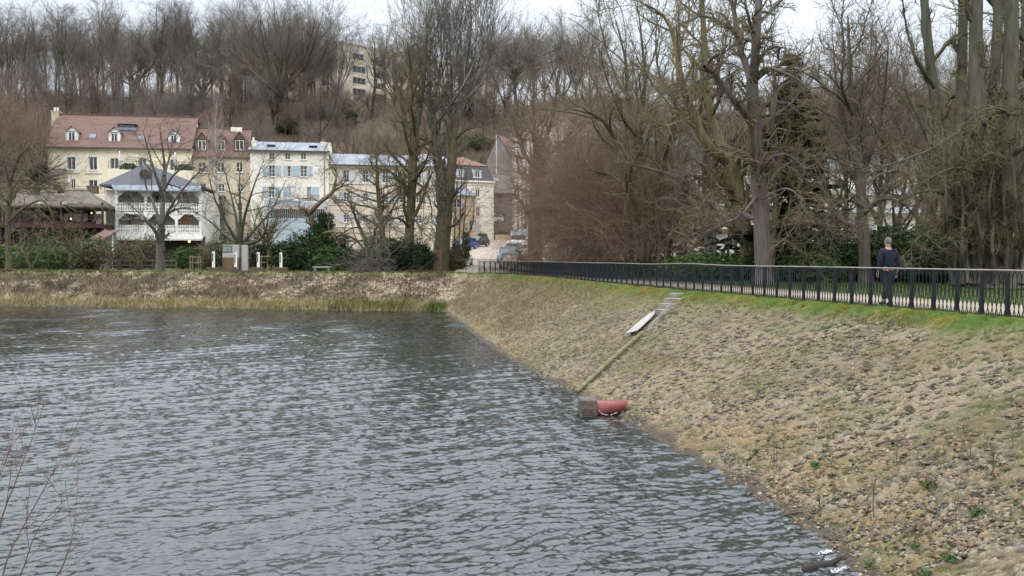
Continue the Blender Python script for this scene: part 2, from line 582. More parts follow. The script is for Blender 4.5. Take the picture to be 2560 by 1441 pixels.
# ------------------------------------------------------------------ water
th = np.radians(np.concatenate([np.linspace(-88, -46, 30), np.linspace(-45, 38, 760), np.linspace(39, 75, 16)]))
rr = np.concatenate([np.geomspace(4.0, 80, 1050), [90, 110, 140]])
TH, RR = np.meshgrid(th, rr, indexing='ij')
WX, WY = RR * np.sin(TH), RR * np.cos(TH)
Hh = np.zeros_like(WX)
wr = np.random.default_rng(5)
wx_ = WX + 0.9 * (vnoise(WX, WY, 5, 101) - 0.5)
wy_ = WY + 0.9 * (vnoise(WX, WY, 5, 103) - 0.5)
gust = 0.6 + 0.8 * vnoise(WX, WY, 9, 107, 3)
cell = RR * 0.0029
for k in range(84):
    if k < 12:
        lam, ang, st = wr.uniform(0.6, 1.3), math.radians(122) + wr.normal(0, 0.14), 0.0050
    elif k < 44:
        lam, ang, st = wr.uniform(0.14, 0.34), math.radians(118) + wr.normal(0, 0.40), 0.0080
    else:
        lam, ang, st = wr.uniform(0.07, 0.15), math.radians(108) + wr.normal(0, 0.6), 0.0075
    ph = wr.uniform(0, 6.28)
    amp = st * lam * wr.uniform(0.6, 1.4)
    kx, ky = 2 * math.pi / lam * math.cos(ang), 2 * math.pi / lam * math.sin(ang)
    s = np.sin(kx * wx_ + ky * wy_ + ph)
    Hh += amp * (s + 0.3 * s * s) * gust * np.clip(1.9 - cell * 1.7 / lam, 0, 1)
calm = np.clip((RR - 3) / 3, 0, 1)
m_water = bpy.data.materials.new('lake_water')
m_water.use_nodes = True
n = m_water.node_tree
b = n.nodes['Principled BSDF']
b.inputs['Base Color'].default_value = (0.014, 0.017, 0.014, 1)
b.inputs['Roughness'].default_value = 0.06
b.inputs['IOR'].default_value = 1.45
b.inputs['Specular IOR Level'].default_value = 0.8
t_ = n.nodes.new('ShaderNodeTexCoord')
mp_ = n.nodes.new('ShaderNodeMapping')
mp_.inputs['Rotation'].default_value = (0, 0, math.radians(-34))
mp_.inputs['Scale'].default_value = (0.6, 1.0, 1.0)
n.links.new(t_.outputs['Object'], mp_.inputs['Vector'])
n1 = n.nodes.new('ShaderNodeTexNoise')
n1.inputs['Scale'].default_value = 13
n1.inputs['Detail'].default_value = 4
n1.inputs['Distortion'].default_value = 0.6
n.links.new(mp_.outputs['Vector'], n1.inputs['Vector'])
bp_ = n.nodes.new('ShaderNodeBump')
bp_.inputs['Strength'].default_value = 0.85
bp_.inputs['Distance'].default_value = 0.012
n2 = n.nodes.new('ShaderNodeTexNoise')
n2.inputs['Scale'].default_value = 3.6
n2.inputs['Detail'].default_value = 3
n2.inputs['Distortion'].default_value = 0.8
n.links.new(mp_.outputs['Vector'], n2.inputs['Vector'])
ad = n.nodes.new('ShaderNodeMath')
ad.operation = 'MULTIPLY_ADD'
ad.inputs[1].default_value = 2.2
n.links.new(n2.outputs['Fac'], ad.inputs[0])
n.links.new(n1.outputs['Fac'], ad.inputs[2])
n.links.new(ad.outputs[0], bp_.inputs['Height'])
n.links.new(bp_.outputs['Normal'], b.inputs['Normal'])
water = np_mesh('water', np.stack([WX, WY, WATER_Z + Hh * calm], -1).reshape(-1, 3), [grid_faces(len(th), len(rr))], m_water, smooth=True)
tag(water, 'rippled grey water of the pond', kind='structure')
# ------------------------------------------------------------------ materials of the houses
m_white = mat('white_paint', (0.732, 0.720, 0.684), (0.637, 0.625, 0.590), scale=1.5, rough=0.6)
m_glass = mat('window_glass', (0.028, 0.032, 0.037), (0.05, 0.055, 0.06), scale=0.9, rough=0.08, spec=0.6)
m_zinc = mat('zinc', (0.155, 0.168, 0.188), (0.215, 0.228, 0.248), scale=0.7, rough=0.6, metal=0.1, stretch=(1.2, 0.3, 0.3))
m_slate = mat('slate', (0.050, 0.053, 0.060), (0.072, 0.075, 0.082), scale=4, rough=0.65, bump=0.2, stretch=(1, 1, 4))
m_tile = mat('brown_tiles', (0.172, 0.104, 0.083), (0.118, 0.072, 0.058), scale=1.6, rough=0.85, bump=0.5, bscale=7, stretch=(0.35, 0.35, 2.2))
m_tile2 = mat('orange_tiles', (0.215, 0.108, 0.075), (0.15, 0.08, 0.06), scale=2.5, bump=0.4, bscale=9)
m_cream = mat('cream_render', (0.72, 0.65, 0.49), (0.65, 0.575, 0.42), scale=0.5, detail=8, stretch=(1, 1, 0.4))
m_beige = mat('beige_render', (0.58, 0.50, 0.37), (0.42, 0.345, 0.25), scale=0.5, detail=8, stretch=(1, 1, 0.3))
m_wwall = mat('white_render', (0.744, 0.702, 0.612), (0.648, 0.600, 0.516), scale=0.5, detail=8, stretch=(1, 1, 0.35))
m_lcream = mat('pale_cream_render', (0.660, 0.558, 0.432), (0.546, 0.450, 0.342), scale=0.4, detail=8, stretch=(1, 1, 0.35))
m_orange = mat('apricot_render', (0.55, 0.41, 0.275), (0.48, 0.355, 0.235), scale=0.5)
m_block = mat('block_render', (0.585, 0.53, 0.415), (0.515, 0.465, 0.355), scale=0.15, detail=8)
m_pink = mat('stained_gable', (0.225, 0.198, 0.186), (0.155, 0.133, 0.124), scale=0.6, detail=9)
m_blue = mat('pale_blue_paint', (0.40, 0.46, 0.495), (0.34, 0.395, 0.43), scale=2)
m_pblue = mat('grey_blue_shutter', (0.529, 0.552, 0.564), (0.460, 0.483, 0.494), scale=2)
m_iron = mat('dark_iron', (0.010, 0.013, 0.017), (0.017, 0.021, 0.025), scale=8, rough=0.7, spec=0.2)
m_green_rail = mat('green_grey_rail', (0.13, 0.15, 0.11), scale=4, rough=0.6)
m_maroon = mat('maroon_wood', (0.060, 0.020, 0.022), (0.036, 0.014, 0.015), scale=5, rough=0.8)
m_thatch = mat('thatch', (0.165, 0.143, 0.118), (0.095, 0.080, 0.064), scale=1.3, bump=0.7, bscale=12, stretch=(2.5, 2.5, 0.6), detail=9)
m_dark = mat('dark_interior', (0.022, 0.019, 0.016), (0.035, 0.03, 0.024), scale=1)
m_lamp = mat('lit_lamp', (0.9, 0.6, 0.3), scale=1, emit=((1.0, 0.62, 0.25), 4.0))
m_greyclad = mat('grey_cladding', (0.125, 0.13, 0.135), (0.155, 0.16, 0.165), scale=2, stretch=(0.2, 0.2, 8))
m_red = mat('red_paint', (0.22, 0.022, 0.025), scale=2, rough=0.5)
m_plank = mat('olive_planks', (0.115, 0.095, 0.06), (0.15, 0.125, 0.085), scale=3, stretch=(0.3, 0.3, 5), bump=0.3)
m_brick = mat('chimney_render', (0.50, 0.43, 0.30), (0.42, 0.35, 0.24), scale=2)
m_terra = mat('terracotta', (0.30, 0.12, 0.06), scale=4)


class B:
    """a house: local x along the front (left to right), y into the house, z up"""
    def __init__(self, name, pxL, dL, pxR, dR, label, cat='house', z0=0.0):
        L, R = at(pxL, 644, dL), at(pxR, 644, dR)
        self.L, ax = L[:2], (R - L)[:2]
        self.W = float(np.hypot(*ax))
        self.ax = ax / self.W
        self.n = np.array([-self.ax[1], self.ax[0]])
        self.z0 = z0
        self.root = empty(name, (L[0], L[1], z0), math.atan2(self.ax[1], self.ax[0]), label, cat)
        self.holes = []

    def m(self, px, py, y=0.0):
        r = ray(px, py)
        t = ((self.L + self.n * y) @ self.n) / (r[:2] @ self.n)
        p = r * t
        return float((p[:2] - self.L) @ self.ax), float(p[2] + CAMZ - self.z0)

    def rect(self, x0, y0, x1, y1, y=0.0):
        a, b_ = self.m(x0, y0, y), self.m(x1, y1, y)
        return a[0], b_[0], b_[1], a[1]         # s0, s1, z0, z1

    def win(self, x0, y0, x1, y1, y=0.0, cols=2, rows=1, frame=m_white, glass=m_glass, shutters=None, closed=False, sill=True, hole=True, name='window', wide=None, lintel=0.0, parent=None):
        s0, s1, z0, z1 = self.rect(x0, y0, x1, y1, y)
        if hole:
            self.holes.append((s0, s1, z0, z1))
        yy = y + (0.16 if hole else -0.03)
        f = MB()
        bw = min(0.075, (s1 - s0) * 0.13)
        f.box(s0 + .004, s0 + bw, yy - .03, yy + .04, z0 + .004, z1 - .004).box(s1 - bw, s1 - .004, yy - .03, yy + .04, z0 + .004, z1 - .004)
        f.box(s0 + bw, s1 - bw, yy - .03, yy + .04, z0 + .004, z0 + bw).box(s0 + bw, s1 - bw, yy - .03, yy + .04, z1 - bw, z1 - .004)
        for k in range(1, cols):
            sc = s0 + (s1 - s0) * k / cols
            f.box(sc - bw * 0.55, sc + bw * 0.55, yy - .028, yy + .036, z0 + bw, z1 - bw)
        for k in range(1, rows):
            zc = z0 + (z1 - z0) * k / rows
            f.box(s0 + bw, s1 - bw, yy - .02, yy + .03, zc - bw * 0.3, zc + bw * 0.3)
        if sill:
            f.box(s0 - 0.12, s1 + 0.12, y - 0.12, y - 0.003, z0 - 0.12, z0 - 0.004)
        fo = f.build(name, frame, parent or self.root)
        MB().box(s0 + bw * .5, s1 - bw * .5, yy + .012, yy + .02, z0 + bw * .5, z1 - bw * .5).build('pane', glass, fo)
        if shutters:
            wd = wide or (s1 - s0) * 0.55
            spans = [(s0 + .01, (s0 + s1) / 2 - .01), ((s0 + s1) / 2 + .01, s1 - .01)] if closed else [(s0 - wd - .02, s0 - .02), (s1 + .02, s1 + wd + .02)]
            for a, b_ in spans:
                sh = MB().box(a, b_, y - .06, y - .012, z0, z1)
                for q in range(5):
                    zq = z0 + (z1 - z0) * (q + 0.5) / 5
                    sh.box(a + .06, b_ - .06, y - .075, y - .061, zq - .03, zq + .03)
                sh.build('shutter', shutters, self.root)
        return fo

    def wall(self, m, s0, s1, z0, z1, depth, y=0.0, name='wall', parent=None):
        """front wall with its window openings cut out, plus sides and back"""
        hs = [h for h in self.holes if h[0] > s0 and h[1] < s1 and h[2] > z0 and h[3] < z1]
        self.holes = [h for h in self.holes if h not in hs]
        ss = sorted({s0, s1, *[h[0] for h in hs], *[h[1] for h in hs]})
        zs = sorted({z0, z1, *[h[2] for h in hs], *[h[3] for h in hs]})
        mb = MB()
        for i in range(len(ss) - 1):
            for j in range(len(zs) - 1):
                cs, cz = (ss[i] + ss[i + 1]) / 2, (zs[j] + zs[j + 1]) / 2
                if not any(h[0] < cs < h[1] and h[2] < cz < h[3] for h in hs):
                    mb.add([(ss[i], y, zs[j]), (ss[i + 1], y, zs[j]), (ss[i + 1], y, zs[j + 1]), (ss[i], y, zs[j + 1])], [(0, 1, 2, 3)])
        for a, b_, c_, d_ in hs:
            q = y + 0.3
            mb.add([(a, y, c_), (b_, y, c_), (b_, q, c_), (a, q, c_)], [(0, 1, 2, 3)])
            mb.add([(a, y, d_), (a, q, d_), (b_, q, d_), (b_, y, d_)], [(0, 1, 2, 3)])
            mb.add([(a, y, c_), (a, q, c_), (a, q, d_), (a, y, d_)], [(0, 1, 2, 3)])
            mb.add([(b_, y, c_), (b_, y, d_), (b_, q, d_), (b_, q, c_)], [(0, 1, 2, 3)])
        Y = y + depth
        mb.add([(s0, y, z0), (s0, y, z1), (s0, Y, z1), (s0, Y, z0)], [(0, 1, 2, 3)])
        mb.add([(s1, y, z0), (s1, Y, z0), (s1, Y, z1), (s1, y, z1)], [(0, 1, 2, 3)])
        mb.add([(s0, Y, z0), (s0, Y, z1), (s1, Y, z1), (s1, Y, z0)], [(0, 1, 2, 3)])
        mb.add([(s0, y, z1 - .02), (s1, y, z1 - .02), (s1, Y, z1 - .02), (s0, Y, z1 - .02)], [(0, 1, 2, 3)])
        return mb.build(name, m, parent or self.root)

    def roof(self, m, prof, s0, s1, name='roof', gable=None, thick=0.16):
        """profile [(y, z)...] front eave to back eave, extruded along the front"""
        up = [(y, z) for y, z in prof]
        dn = [(y, z - thick) for y, z in prof][::-1]
        r = MB().prism(up + dn, 'x', s0, s1).build(name, m, self.root)
        if gable:
            gp = [(prof[0][0] + .3, prof[0][1] - thick - .01)] + [(y, z - thick - .01) for y, z in prof[1:-1]] + [(prof[-1][0] - .3, prof[-1][1] - thick - .01)]
            g = MB()
            for sa in (s0 + .25, s1 - .35):
                g.prism(gp, 'x', sa, sa + .1)
            g.build('gable', gable, self.root)
        return r

    def box(self, name, m, *a, parent=None):
        return MB().box(*a).build(name, m, parent or self.root)

    def railing(self, x0, y0, x1, y1, y, m, name='balcony_railing', bars=None, horiz=6):
        s0, s1, z0, z1 = self.rect(x0, y0, x1, y1, y)
        g = MB().box(s0, s1, y, y + .05, z1 - .05, z1)
        if bars:
            k = int((s1 - s0) / bars)
            for i in range(k + 1):
                sc = s0 + (s1 - s0) * i / max(k, 1)
                g.box(sc - .012, sc + .012, y + .01, y + .035, z0, z1 - .05)
            g.box(s0, s1, y + .003, y + .042, z0 + .04, z0 + .08)
        else:
            for i in range(horiz):
                zc = z0 + (z1 - z0) * (i + .3) / horiz
                g.box(s0, s1, y + .012, y + .032, zc - .012, zc + .012)
            k = max(2, int((s1 - s0) / 1.6))
            for i in range(k + 1):
                sc = s0 + (s1 - s0) * i / k
                g.box(sc - .03, sc + .03, y - .005, y + .045, z0, z1 - .05)
        return g.build(name, m, self.root)

    def dormer(self, x0, x1, yap, wx0, wy0, wx1, wy1, yface, roofm, facem, wallm, ym):
        """gabled dormer standing out of a roof; its window is a sub-part"""
        s0, s1, z0, z1 = self.rect(wx0, wy0, wx1, wy1, yface)
        a, b_ = self.m(x0, yap, yface)[0], self.m(x1, yap, yface)[0]
        za = self.m((x0 + x1) / 2, yap, yface)[1]
        d = MB().box(s0 - .30, s0 - .01, yface, yface + 2.2, z0 - .15, z1 + .12).box(s1 + .01, s1 + .30, yface, yface + 2.2, z0 - .15, z1 + .12)
        d.box(s0 - .01, s1 + .01, yface, yface + 2.2, z0 - .15, z0 - .01)
        d.prism([(s0 - .30, z1 + .13), (s1 + .30, z1 + .13), ((s0 + s1) / 2, za - .12)], 'y', yface, yface + 2.4)
        do = d.build('dormer', facem, self.root)
        r = MB()
        mid = (s0 + s1) / 2
        for sa in (a, b_):
            r.prism([(sa, z1 + .02), (mid, za - .06), (mid, za), (sa, z1 + .1)], 'y', yface - .2, yface + 2.6)
        r.build('dormer_roof', roofm, do)
        self.win(wx0, wy0, wx1, wy1, yface + .05, hole=False, sill=False, parent=do, name='dormer_window')
        return do

    def loc(self, s, y, z):
        p = self.L + self.ax * s + self.n * y
        return (p[0], p[1], z + self.z0)


def chimney(bd, x0, y0, x1, y1, y, dep, m, pot=m_terra, parent=None):
    s0, s1, z0, z1 = bd.rect(x0, y0, x1, y1, y)
    cap = min(.14, (z1 - z0) * .2)
    o = MB().box(s0, s1, y, y + dep, z0 - 1.2, z1 - cap).box(s0 - .08, s1 + .08, y - .08, y + dep + .08, z1 - cap, z1).build('chimney', m, parent or bd.root)
    p = MB()
    for k in range(2 if s1 - s0 > 0.8 else 1):
        p.lathe([(.13, z1), (.12, z1 + .35), (.16, z1 + .4), (.16, z1 + .5)], s0 + (s1 - s0) * (.3 + .4 * k), y + dep / 2, 8)
    p.build('chimney_pot', pot, o)
    return o


def ridge_caps(bd, s0, s1, y, z, m):
    g = MB()
    k = int((s1 - s0) / 0.45)
    for i in range(k):
        a = s0 + (s1 - s0) * i / k
        g.box(a, a + .34, y - .13, y + .13, z - .02, z + .09)
        g.box(a + .34, a + .45, y - .15, y + .15, z - .02, z + .13)
    return g.build('ridge_tiles', m, bd.root)


# ------------------------------------------------------------------ the yellow house
def yellow_house():
    h = B('yellow_house', 124.5, 116, 483, 118.6, 'long pale yellow house under a steep brown tiled roof with three white dormers')
    ze = h.m(124.5, 366)[1]
    rd = 4.2
    zr = h.m(140, 286, rd)[1]
    for x0, y0, x1, y1 in ((168, 393, 189, 424.5), (222.5, 393, 243.2, 425.8)):
        h.win(x0, y0, x1, y1)
        s0, s1, z0, z1 = h.rect(x0, y0, x1, y1)
        MB().box(s0 - .28, s0 - .02, -.05, -.004, z0 - .3, z1 + .3).box(s1 + .02, s1 + .28, -.05, -.004, z0 - .3, z1 + .3).box(s0 - .02, s1 + .02, -.05, -.004, z1 + .02, z1 + .3).box(s0 - .5, s1 + .5, -.16, -.004, z0 - .44, z0 - .3).build('window_surround', m_white, h.root)
    for x0, y0, x1, y1 in ((275, 395.4, 297, 423), (347, 396, 366, 423), (424, 398.6, 444, 427), (177, 449, 189, 484), (222, 450, 244, 484)):
        h.win(x0, y0, x1, y1, sill=False, name='french_window')
    h.wall(m_cream, 0, h.W, -1, ze, 9)
    h.box('cornice', m_cream, -.05, h.W + .05, -.22, -.004, ze - .35, ze - .02)
    r = h.roof(m_tile, [(-.45, ze - .05), (rd, zr), (9.2, ze - .05)], -.15, h.W + .1, gable=m_cream)
    MB().box(-.15, h.W + .1, -.58, -.455, ze - .26, ze - .1).build('gutter', m_slate, h.root)
    ridge_caps(h, 0, h.W, rd, zr, m_tile)
    chimney(h, 127.7, 277, 146, 293, rd - .5, 1.2, m_brick, m_white)
    for x0, x1, ya, a, b_, c_, d_ in ((165, 197, 314.5, 171, 331, 188, 356), (270, 302.5, 317.5, 277.5, 333.5, 294.5, 358.7), (420, 449, 323.5, 426.5, 338, 443, 364)):
        h.dormer(x0, x1, ya, a, b_, c_, d_, .45, m_tile, m_white, m_white, rd)
    slope = (zr - ze) / (rd + .45)
    for x0, y0, x1, y1 in ((225.7, 340, 241.6, 349.5), (348.5, 344, 364.5, 352.7)):
        s0, s1, z0, z1 = h.rect(x0, y0, x1, y1, 1.2)
        ya, yb = (z0 - ze) / slope - .45, (z1 - ze) / slope - .45
        MB().add([(s0, ya, z0 + .22), (s1, ya, z0 + .22), (s1, yb, z1 + .22), (s0, yb, z1 + .22), (s0, ya, z0 - .02), (s1, ya, z0 - .02), (s1, yb, z1 - .02), (s0, yb, z1 - .02)],
                 [(0, 1, 2, 3), (0, 4, 5, 1), (1, 5, 6, 2), (2, 6, 7, 3), (3, 7, 4, 0)]).build('skylight', m_zinc, h.root)
    s0, s1, z0, z1 = h.rect(298, 314, 343, 328, 2.6)            # the sunk roof terrace with its glazed front
    ya, yb = (z0 - ze) / slope - .45, (z1 - ze) / slope - .45
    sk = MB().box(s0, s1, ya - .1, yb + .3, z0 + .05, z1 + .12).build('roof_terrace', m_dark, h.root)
    MB().box(s0 - .1, s1 + .1, ya - .2, ya - .11, z0 - .05, z0 + .35).box(s0 + .2, s1 - .2, ya - .14, ya - .105, z0 + .5, z0 + .56).box(s0 - .1, s1 + .1, ya - .2, yb, z1 + .13, z1 + .2).build('terrace_parapet', m_zinc, sk)
    # upper terrace standing forward of the front
    zt = h.m(300, 424, -2.6)[1]
    a, b_ = h.m(270, 424, -2.6)[0], h.m(482, 428, -2.6)[0]
    h.box('terrace', m_cream, a, b_, -2.6, -.006, -1, zt)
    h.railing(270.5, 402, 481.5, 424, -2.5, m_green_rail)
    zl = h.m(200, 485, -3.4)[1]
    a2, b2 = h.m(128, 485, -3.4)[0], h.m(262, 485, -3.4)[0]
    h.box('lower_terrace', m_cream, a2, b2, -3.4, -2.62, -1, zl)
    h.box('terrace_floor', m_cream, a2, h.m(270, 485, -2.6)[0] - .02, -2.615, -.006, zl - .3, zl - .02)
    h.railing(128, 464.5, 262, 485, -3.35, m_green_rail)
    sx = h.m(231, 470, -1.5)[0]
    h.box('wood_screen', mat('screen_wood', (0.13, 0.075, 0.045), scale=5), sx - .7, sx + .8, -1.6, -1.5, zl, zl + 1.2)
    for px, yy, zz, side in ((299.4, -1.3, zt, "beside the leftmost door of the yellow house's upper terrace"), (438, -1.3, zt, "at the right end of the yellow house's upper terrace"),
                             (251, -2.2, zl, "at the right end of the yellow house's lower terrace"), (172, -2.0, zl, "by the left door of the yellow house's lower terrace")):
        s = h.m(px, 430, yy)[0]
        p = empty('parasol', h.loc(s, yy, zz), 0, 'closed white parasol ' + side, 'parasol', 'closed parasols on the terraces of the yellow house')
        MB().tube([(0, 0, 0), (0, 0, 2.55)], .03, 6).build('pole', m_white, p)
        MB().lathe([(.10, .75), (.19, .95), (.16, 1.5), (.12, 2.1), (.05, 2.5)], 0, 0, 8).build('folded_canopy', mat('canopy_cloth', (0.62, 0.62, 0.63), scale=4), p, smooth=True)
        MB().lathe([(.3, 0), (.3, .06), (.06, .1)], 0, 0, 10).build('base', m_iron, p)
    pots = [(140, -2.6, zl, .8, 1.1, 'large round evergreen shrub at the left end of the lower terrace'), (205, -2.6, zl, .9, .5, 'low evergreen shrub between the doors of the lower terrace'),
            (322, -1.6, zt, 1.2, .8, 'broad clipped shrub left of the middle door on the upper terrace'), (462, -1.6, zt, 1.1, .8, 'broad clipped shrub at the right end of the upper terrace')]
    for px, yy, zz, rr_, hh, lab in pots:
        s = h.m(px, 430, yy)[0]
        leaf_bush('terrace_shrub', h.loc(s, yy, zz), [(0, 0, hh * .5, rr_, .5, hh * .55)], 900, .12, m_ever, lab, 'shrub', trunk=False, group='shrubs on the terraces of the yellow house')
    return h


def beige_house():
    h = B('beige_house', 483.5, 119, 627, 120.4, 'narrow weathered beige house under brown tiles, between the yellow and the white house')
    ze = h.m(500, 389)[1]
    rd = 3.0
    zr = h.m(550, 322, rd)[1]
    for xs in ((495.7, 514), (542.6, 561), (590.5, 607)):
        h.win(xs[0], 406.5, xs[1], 431, rows=2)
        h.win(xs[0] + 3, 460, xs[1] + 1, 479.5, rows=2)
        h.win(xs[0] + 2, 508, xs[1], 528, rows=2)
    h.wall(m_beige, 0, h.W, -1, ze, 7)
    h.roof(m_tile, [(-.3, ze - .1), (rd, zr), (7, ze - .1)], -.02, h.W + .02)
    ridge_caps(h, 0, h.W, rd, zr, m_tile)
    for wx, (x0, x1) in (((495, 515), (489, 521)), ((544, 562), (537, 568)), ((588.5, 610), (583, 616))):
        h.dormer(x0, x1, 330, wx[0], 351, wx[1], 376, .25, m_tile, m_tile, m_tile, rd)
    s0, s1, z0, z1 = h.rect(577, 318, 605, 329, rd - .3)
    h.box('chimney', m_wwall, s0, s1, rd - .3, rd + .5, z0 - 1, z1)
    s0, s1, z0, z1 = h.rect(505, 487, 560, 491, -2)
    wd = mat('grey_wood', (0.20, 0.18, 0.155), (0.14, 0.125, 0.105), scale=3, stretch=(.4, .4, 4))
    v = MB().box(s0, s1, -2.2, -.01, z1 - .25, z1)
    for zz in (h.m(500, 517, -2)[1], h.m(500, 545, -2)[1], h.m(500, 570, -2)[1]):
        v.box(s0, s1, -2.15, -.015, zz - .15, zz)
        v.box(s0, s1, -2.16, -2.09, zz + .85, zz + .95)
        for k in range(12):
            sc = s0 + (s1 - s0) * k / 11
            v.box(sc - .03, sc + .03, -2.14, -2.1, zz, zz + .85)
    for k in range(4):
        sc = s0 + .1 + (s1 - s0 - .2) * k / 3
        v.box(sc - .08, sc + .08, -2.19, -2.03, -1, z1 - .25)
    v.build('veranda', wd, h.root)
    return h


def white_house():
    h = B('white_house', 627.5, 120, 823.5, 121.8, 'plain white four storey house with a low zinc roof and pale blue shutters')
    ze = h.m(700, 376)[1]
    rd = 4.0
    zr = h.m(640, 360, rd)[1] + .3
    for x0, x1 in ((673, 686), (712.5, 726), (752, 765.5)):
        h.win(x0, 382, x1, 399.5, rows=2)
    h.win(671.5, 413.5, 688, 442.5, rows=3, shutters=m_blue, wide=.75)
    h.win(719, 415, 727, 441.5, rows=3, cols=1, shutters=m_blue, wide=.6)
    h.win(750.8, 415, 768, 442.5, rows=3, shutters=m_blue, wide=.62)
    h.win(671, 467, 687, 494.5, rows=3, shutters=m_blue, wide=.75)
    h.win(710, 467, 728, 495.5, rows=2, shutters=m_blue, closed=True)
    h.win(767, 467.5, 778, 505, rows=3, name='french_window', sill=False)
    s0, s1, z0, z1 = h.rect(778.5, 467.5, 797, 504)
    h.box('shutter', m_blue, s0, s1, -.06, -.012, z0, z1)
    h.wall(m_wwall, 0, h.W, -1, ze, 9)
    s0, s1, z0, z1 = h.rect(758, 504, 800, 507, -.8)
    h.box('balcony', m_wwall, s0, s1, -.8, -.005, z0 - .05, z1 + .02)
    h.railing(759, 488, 799.5, 505, -.78, m_iron, bars=.13)
    h.roof(m_zinc, [(-.35, ze - .02), (rd, zr), (9.2, ze - .02)], -.25, h.W + .15, gable=m_wwall, thick=.12)
    h.box('gutter', m_slate, -.25, h.W + .15, -.5, -.355, ze - .2, ze - .04)
    chimney(h, 802, 355, 815, 368, 2.6, .9, m_wwall)
    h.box('parapet', m_wwall, h.W - .28, h.W + .3, -.2, 6, ze - .5, ze + 1.15)
    chimney(h, 629, 352, 641, 371, 1.5, .9, m_wwall, m_wwall)
    for px in (678, 783):
        s = h.m(px, 366, 1.6)[0]
        h.box('skylight', m_iron, s - .55, s + .55, 1.2, 2.0, ze + (zr - ze) * .42, ze + (zr - ze) * .42 + .22)
    h.box('downpipe', m_zinc, h.W - .65, h.W - .55, -.12, -.02, 0, ze - .2)
    # glazed veranda at the foot of the front
    y = -3.0
    s0, s1, z0, z1 = h.rect(664, 507, 816, 517, y)
    MB().add([(s0, y, z0), (s1, y, z0), (s1, -.01, z1 + .5), (s0, -.01, z1 + .5), (s0, y, z0 - .15), (s1, y, z0 - .15), (s1, -.01, z0 - .15), (s0, -.01, z0 - .15)],
             [(0, 1, 2, 3), (4, 7, 6, 5), (0, 4, 5, 1), (1, 5, 6, 2), (3, 2, 6, 7), (0, 3, 7, 4)]).build('veranda_roof', m_zinc, h.root)
    g0, g1, gz0, gz1 = h.rect(677, 522, 811, 546.5, y)
    ve = MB().box(s0 + .1, g0, y + .05, y + .2, -.8, z0 - .16).box(g1, s1 - .1, y + .05, y + .2, -.8, z0 - .16).box(g0, g1, y + .05, y + .2, -.8, gz0).box(g0, g1, y + .05, y + .2, gz1, z0 - .16)
    ve.box(s0 + .1, s0 + .2, y + .2, -.01, -.8, z0 - .16).box(s1 - .2, s1 - .1, y + .2, -.01, -.8, z0 - .16)
    k = 26
    for i in range(1, k):
        sc = g0 + (g1 - g0) * i / k
        ve.box(sc - .035, sc + .035, y + .06, y + .15, gz0, gz1)
    vo = ve.build('veranda', m_blue, h.root)
    MB().box(g0, g1, y + .17, y + .19, gz0, gz1).build('veranda_glass', m_glass, vo)
    aw = MB()
    for i in range(34):
        a = g0 + (g1 - g0) * i / 34
        b_ = g0 + (g1 - g0) * (i + (.55)) / 34
        aw.add([(a, y - .55, gz1 - .05), (b_, y - .55, gz1 - .05), (b_, y + .04, gz1 + .35), (a, y + .04, gz1 + .35), (a, y - .55, gz1 - .08), (b_, y - .55, gz1 - .08), (b_, y + .04, gz1 + .32), (a, y + .04, gz1 + .32)],
               [(0, 1, 2, 3), (4, 7, 6, 5), (0, 4, 5, 1), (1, 5, 6, 2), (3, 7, 4, 0)])
    aw.build('awning', mat('striped_awning', (0.42, 0.30, 0.26), scale=3), h.root)
    return h


def long_house():
    h = B('long_house', 824, 122, 1131, 125.5, 'long pale cream house with zinc roof and pale shutters, half hidden behind bare trees')
    ze = h.m(830, 411.5)[1]
    rd = 4.5
    zr = h.m(830, 388, rd)[1] + .2
    cols_ = ((859, 873.5), (907, 921), (956, 971), (998, 1012), (1040, 1054), (1088, 1102))
    for x0, x1 in cols_:
        dy = (x0 - 859) * .014
        h.win(x0, 425 + dy, x1, 456 + dy, rows=3, shutters=m_pblue, wide=.62)
        h.win(x0, 482.5 + dy, x1, 505 + dy, rows=3, shutters=m_pblue, wide=.62)
        h.win(x0, 536.5 + dy, x1, 556 + dy, rows=3, shutters=m_pblue, wide=.62)
        h.win(x0, 592 + dy, x1, 615 + dy, rows=3)
    h.wall(m_lcream, 0, h.W, -1, ze, 10)
    for yy in (457.6, 510, 566):
        z = h.m(830, yy)[1]
        h.box('string_course', m_wwall, 0, h.W, -.1, -.005, z - .14, z + .06)
    h.box('cornice', m_wwall, 0, h.W, -.25, -.004, ze - .4, ze - .02)
    h.roof(m_zinc, [(-.4, ze), (rd, zr), (10.2, ze)], -.1, h.W + .1, gable=m_lcream, thick=.12)
    h.box('gutter', m_slate, -.1, h.W + .1, -.55, -.405, ze - .16, ze)
    for px in (931, 1060):
        chimney(h, px - 6, 386, px + 6, 397, rd - 1.2, .8, m_wwall, m_terra)
    return h


